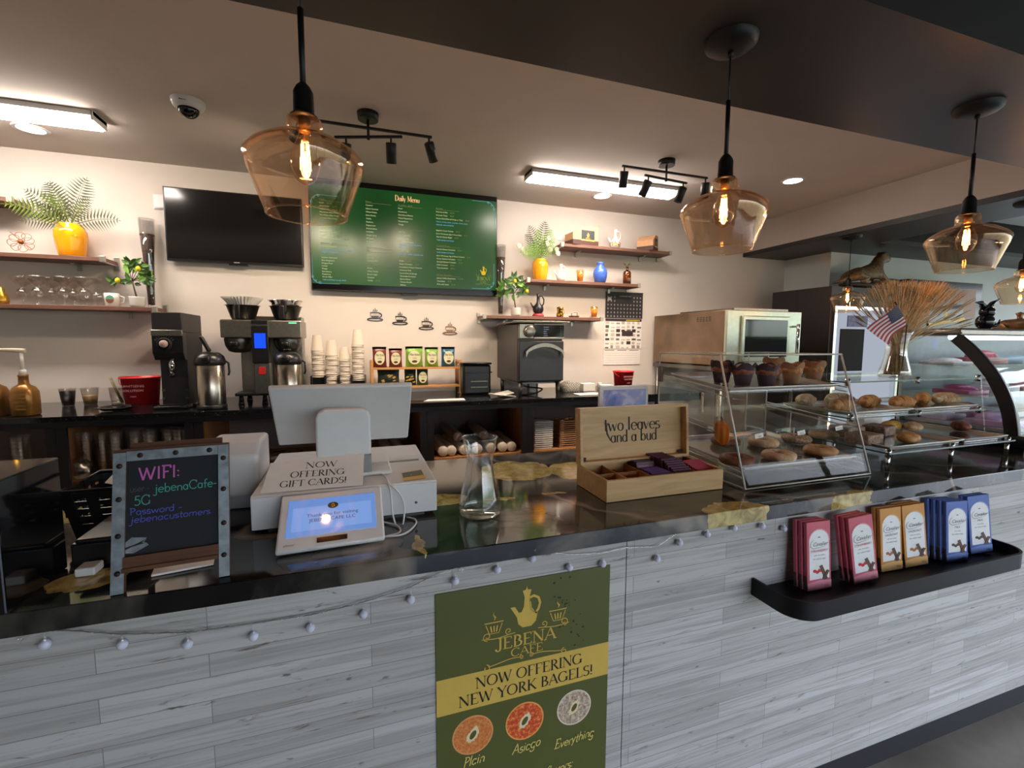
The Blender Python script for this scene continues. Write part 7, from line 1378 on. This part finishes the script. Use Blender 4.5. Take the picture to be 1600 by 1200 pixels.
# on top of the deli case
q = oY(1538, 515, 1.6); x, y, z = q.x, 1.6, 1.5265; b = B(); b.sph((0, 0, .045), (.05, .04, .045), 0, 20, 12); b.sph((.0, -.005, .1), (.038, .034, .034), 0, 18, 10)
for s, l in ((-1, .055), (1, .075)): b.tube([(s*.02, 0, .12), (s*.05, 0, .15), (s*(.05+l), 0, .15+.03*(s > 0))], [.018, .012, .001], 8)
b.tube([(.04, 0, .02), (.08, -.02, .03), (.09, -.02, .06)], [.01, .008, .003], 8); solo('black_figurine', b, mat('black_ceramic', '131114', .15), 'glossy black figurine with a pointed ear on the deli case', 'figurine', (x, y, z))
q = oY(1592, 512, 1.6); b = B(); b.lathe([(0, 0), (.1, 0), (.11, .01), (.1, .045), (.06, .065), (.012, .07), (.012, .085), (.02, .1), (0, .11)], n=36); b.tube([(-.1, 0, .02), (-.14, 0, .04), (-.13, 0, .05)], .008, 8); solo('brass_dish', b, mat('aged_brass', '9a6d44', .35, .6, var=.25), 'lidded brass dish on the deli case at the right photo edge', 'dish', (q.x, 1.6, 1.5265))

# ------------------------------------------------------------------ convection oven, coolers, statue
ox0, ox1, oy0, oy1, oz0, oz1 = 2.735, 3.5, 2.87, 3.8, 1.27, 1.705
SBR = mat('oven_steel_brown_reflection', '8b7663', .35, .85, var=.2, vscale=5)  # brown reflection of the room is put into the side steel's colour
t = thing('convection_oven', 'large steel convection oven with a glass door', 'oven', ((ox0+ox1)/2, 3.3, oz0))
b = B(); b.bb((ox0, oy0+.03, oz0), (ox1, oy1, oz1), 0, .004); b.make('body', SBR, t)
b = B(); b.bb((ox0+.06, oy0+.0, oz1), (ox1-.15, oy1-.3, oz1+.018)); b.make('top_plate', STEEL, t)
b = B(); b.bb((ox0, oy0, oz0), (ox1, oy0+.03, oz1), 0, .004); fr = b.make('front_frame', mat('oven_steel_green_reflection', 'c3cbb8', .3, .75), t)  # greenish reflection put into the colour of frame and door steel
b = B(); b.bb((ox0+.13, oy0-.02, oz0+.03), (ox1-.14, oy0, oz1-.04), 0, .008); dr = b.make('door', mat('oven_steel_green_reflection', 'c3cbb8', .3, .75), t); b = B(); b.bb((ox0+.16, oy0-.022, oz0+.07), (ox1-.17, oy0-.02, oz1-.07)); b.make('door_window', mat('oven_window', '101512', .06, spec=.7), dr)
b = B(); b.cyl((ox1-.09, oy0-.05, oz0+.08), (ox1-.09, oy0-.05, oz1-.1), .012); b.cyl((ox1-.09, oy0-.05, oz0+.1), (ox1-.09, oy0, oz0+.1), .008); b.cyl((ox1-.09, oy0-.05, oz1-.12), (ox1-.09, oy0, oz1-.12), .008); b.make('door_handle', CHR, dr)
b = B()
for k in range(5):
    for j in range(3): b.bb((ox0-.001, oy0+.18+k*.035, oz1-.05-.014*j), (ox0, oy0+.2+k*.035, oz1-.044-.014*j))
b.make('side_vents', BLKM, t)
b = B()
for (x, y) in ((ox0+.02, oy0+.05), (ox1-.02, oy0+.05), (ox0+.02, oy1-.05), (ox1-.02, oy1-.05)): b.cyl((x, y, 0), (x, y, oz0-.045), .02, n=14)
b.bb((ox0, oy0+.02, oz0-.045), (ox1, oy1, oz0-.012)); b.bb((ox0, oy0+.02, .3), (ox1, oy1, .32))
tag(b.make('oven_stand', DSTEEL), 'steel stand table carrying the convection oven', 'stand', None)
b = B()
for (x, y) in ((ox0+.05, oy0+.08), (ox1-.05, oy0+.08), (ox0+.05, oy1-.05), (ox1-.05, oy1-.05)): b.cyl((x, y, oz0-.0115), (x, y, oz0), .018)
b.make('foot', BPL, t)
for k, (px, lb) in enumerate(((1040, 'grey plastic bin standing between the worktop end and the pastry case'), )):
    b = B(); b.lathe([(0, 0), (.12, 0), (.15, .5), (.155, .51), (.145, .51), (.11, .01), (0, .01)], n=30, sq=4); solo('grey_bin', b, mat('grey_bin', '6f747c', .6), lb, 'bin', (2.45, 2.5, 0))
CLB = mat('cooler_black', '241e1f', .45)
fx0, fx1, fy0, fz = 3.985, 4.92, 2.97, 1.955
t = thing('black_cooler', 'tall black cooler behind the small far pendant, statue on top', 'cooler', (4.3, 3.2, 0))
b = B(); b.bb((fx0, fy0+.02, .02), (fx1, 3.33, fz), 0, .003); b.bb((fx0, 3.33, .02), (4.4, 3.6, fz)); b.make('cabinet', CLB, t)
b = B(); b.bb((fx0+.03, fy0, .1), (fx0+.06, fy0+.018, 1.78)); b.bb((fx1-.05, fy0, .1), (fx1-.02, fy0+.018, 1.78)); b.bb((fx0+.06, fy0, 1.75), (fx1-.05, fy0+.018, 1.78)); b.bb((fx0+.06, fy0, .1), (fx1-.05, fy0+.018, .14)); b.make('door_frame', CHR, t)
b = B(); b.bb((fx0+.06, fy0+.012, .14), (fx1-.05, fy0+.018, 1.75)); b.make('lit_interior', emit('cooler_backlight', (.62, .68, .8), .55), t)
b = B(); b.bb((fx0+.12, fy0+.002, 1.2), (fx0+.42, fy0+.011, 1.58)); b.make('dark_panel', BLKM, t); b = B(); b.bb((fx0+.2, fy0+.002, 1.6), (fx0+.45, fy0+.011, 1.7)); b.make('printed_panel', mat('violet_print', '4c4f8c', .4, var=.4, vscale=30), t)
for z in (.5, .85, 1.15): b = B(); b.bb((fx0+.06, fy0, z), (fx1-.05, fy0+.011, z+.015)); b.make('shelf_edge', CHR, t)
t = thing('illuminated_cooler', 'wide black cooler with a coffee carton picture behind the wheat', 'cooler', (5.3, 3.2, 0)); gx0, gx1, gz = 4.95, 6.08, 2.06
b = B(); b.bb((gx0, 2.975, .02), (gx1, 3.33, gz), 0, .004); b.make('cabinet', mat('cooler_gloss_black', '1b1719', .15), t)
b = B(); b.bb((gx0+.1, 2.968, .25), (gx1-.1, 2.975, 1.38)); b.make('glass_door', mat('cooler_door_dark', '3c4248', .08, spec=.7), t)
yq = 2.966; P4 = [oY(x, y, yq) for x, y in ((1345, 447), (1525, 452), (1524, 496), (1418, 503), (1345, 506))]; x_l = 4.97
b = B(); b.poly([(max(p.x, x_l), yq, p.z) for p in P4]); pc = b.make('carton_picture', mat('carton_print', '9c6440', .4), t)
b = B(); b.poly([V((p.x, yq-.001, p.z)) for p in [oY(*a, yq) for a in ((1452, 482), (1505, 473), (1505, 496), (1450, 504))]]); b.make('picture_label', BGL, pc)
b = B(); b.poly([V((p.x, yq-.002, p.z)) for p in [oY(*a, yq) for a in ((1450, 505), (1507, 496), (1507, 500), (1452, 510))]]); q = oY(1478, 496, yq); jebena(b, q.x, q.z, .075, yq-.002); b.make('picture_gold', GOLD, pc)
# leopard statue: one continuous body, lying with the head raised
sx_, sy_, sz_ = oY(1353, 448, 3.08).x, 3.08, fz+.002
t = thing('leopard_statue', 'bronze coloured reclining leopard statue on top of the black cooler', 'statue', (sx_, sy_, sz_))
n = NT('leopard_coat'); vv = n.coord(); vo = n.n('ShaderNodeTexVoronoi'); n.l(vv, vo.inputs['Vector']); vo.inputs['Scale'].default_value = 42; sp1 = n.ramp(vo.outputs['Distance'], [(.18, srgb('2c2017')), (.3, srgb('6a543c')), (.55, srgb('7f684a'))]); n.bsdf(sp1, .45, .2)
def skin(name, pts, edges, mtl, parent, sub=2):
    me = bpy.data.meshes.new(name); me.from_pydata([p[:3] for p in pts], edges, []); o = bpy.data.objects.new(name, me); C.objects.link(o); o.parent = parent; me.materials.append(mtl)
    sk = o.modifiers.new('skin', 'SKIN'); sk.use_smooth_shade = True
    for i, p in enumerate(pts):
        r = p[3]; me.skin_vertices[0].data[i].radius = (r, r) if not isinstance(r, tuple) else r
    me.skin_vertices[0].data[0].use_root = True
    sb = o.modifiers.new('s', 'SUBSURF'); sb.levels = sub; sb.render_levels = sub; return o
k = 1.12
pts = [(-.02, 0, .1, .055), (-.12, 0, .105, .062), (-.19, 0, .09, .055), (-.25, .01, .05, .022), (-.3, .03, .03, .014), (-.31, .06, .03, .009), (.07, 0, .13, .055), (.11, 0, .18, .05), (.13, 0, .225, .045), (.17, -.005, .25, .046), (.215, -.01, .238, .03), (.24, -.012, .23, .02), (.155, -.028, .295, .012), (.15, .028, .295, .012),
       (.1, -.05, .09, .03), (.15, -.055, .05, .026), (.27, -.055, .05, .022), (.31, -.055, .045, .024), (.1, .05, .09, .03), (.15, .055, .05, .024), (.26, .055, .055, .02), (.3, .055, .05, .022),
       (-.17, -.06, .08, .042), (-.1, -.08, .05, .03), (-.18, -.085, .03, .018), (-.08, -.085, .03, .018), (-.17, .06, .07, .035), (-.12, .08, .04, .022)]
ed = [(0, 1), (1, 2), (2, 3), (3, 4), (4, 5), (0, 6), (6, 7), (7, 8), (8, 9), (9, 10), (10, 11), (9, 12), (9, 13), (6, 14), (14, 15), (15, 16), (16, 17), (6, 18), (18, 19), (19, 20), (20, 21), (2, 22), (22, 23), (23, 24), (24, 25), (2, 26), (26, 27)]
skin('body', [(p[0]*k, p[1]*k, p[2]*k+.02, p[3]*k) for p in pts], ed, n.m, t)
b = B(); b.sph((sx_, sy_, sz_+.028), (.34, .1, .028), 0, 26, 8, noise=.08, seed=4); b.make('rock_base', mat('statue_rock', '3a2f28', .6, var=.25, vscale=20), t)
for s in (-1, 1): b = B(); b.sph((sx_+.225*k*.98, sy_-.012+s*.018, sz_+.272*k+.012), .004, 0, 8, 6); b.make('eye', BGL, t)
b = B(); b.sph((sx_+.236*k+.016, sy_-.012, sz_+.243*k+.02), (.006, .008, .005), 0, 8, 6); b.make('nose', BGL, t)
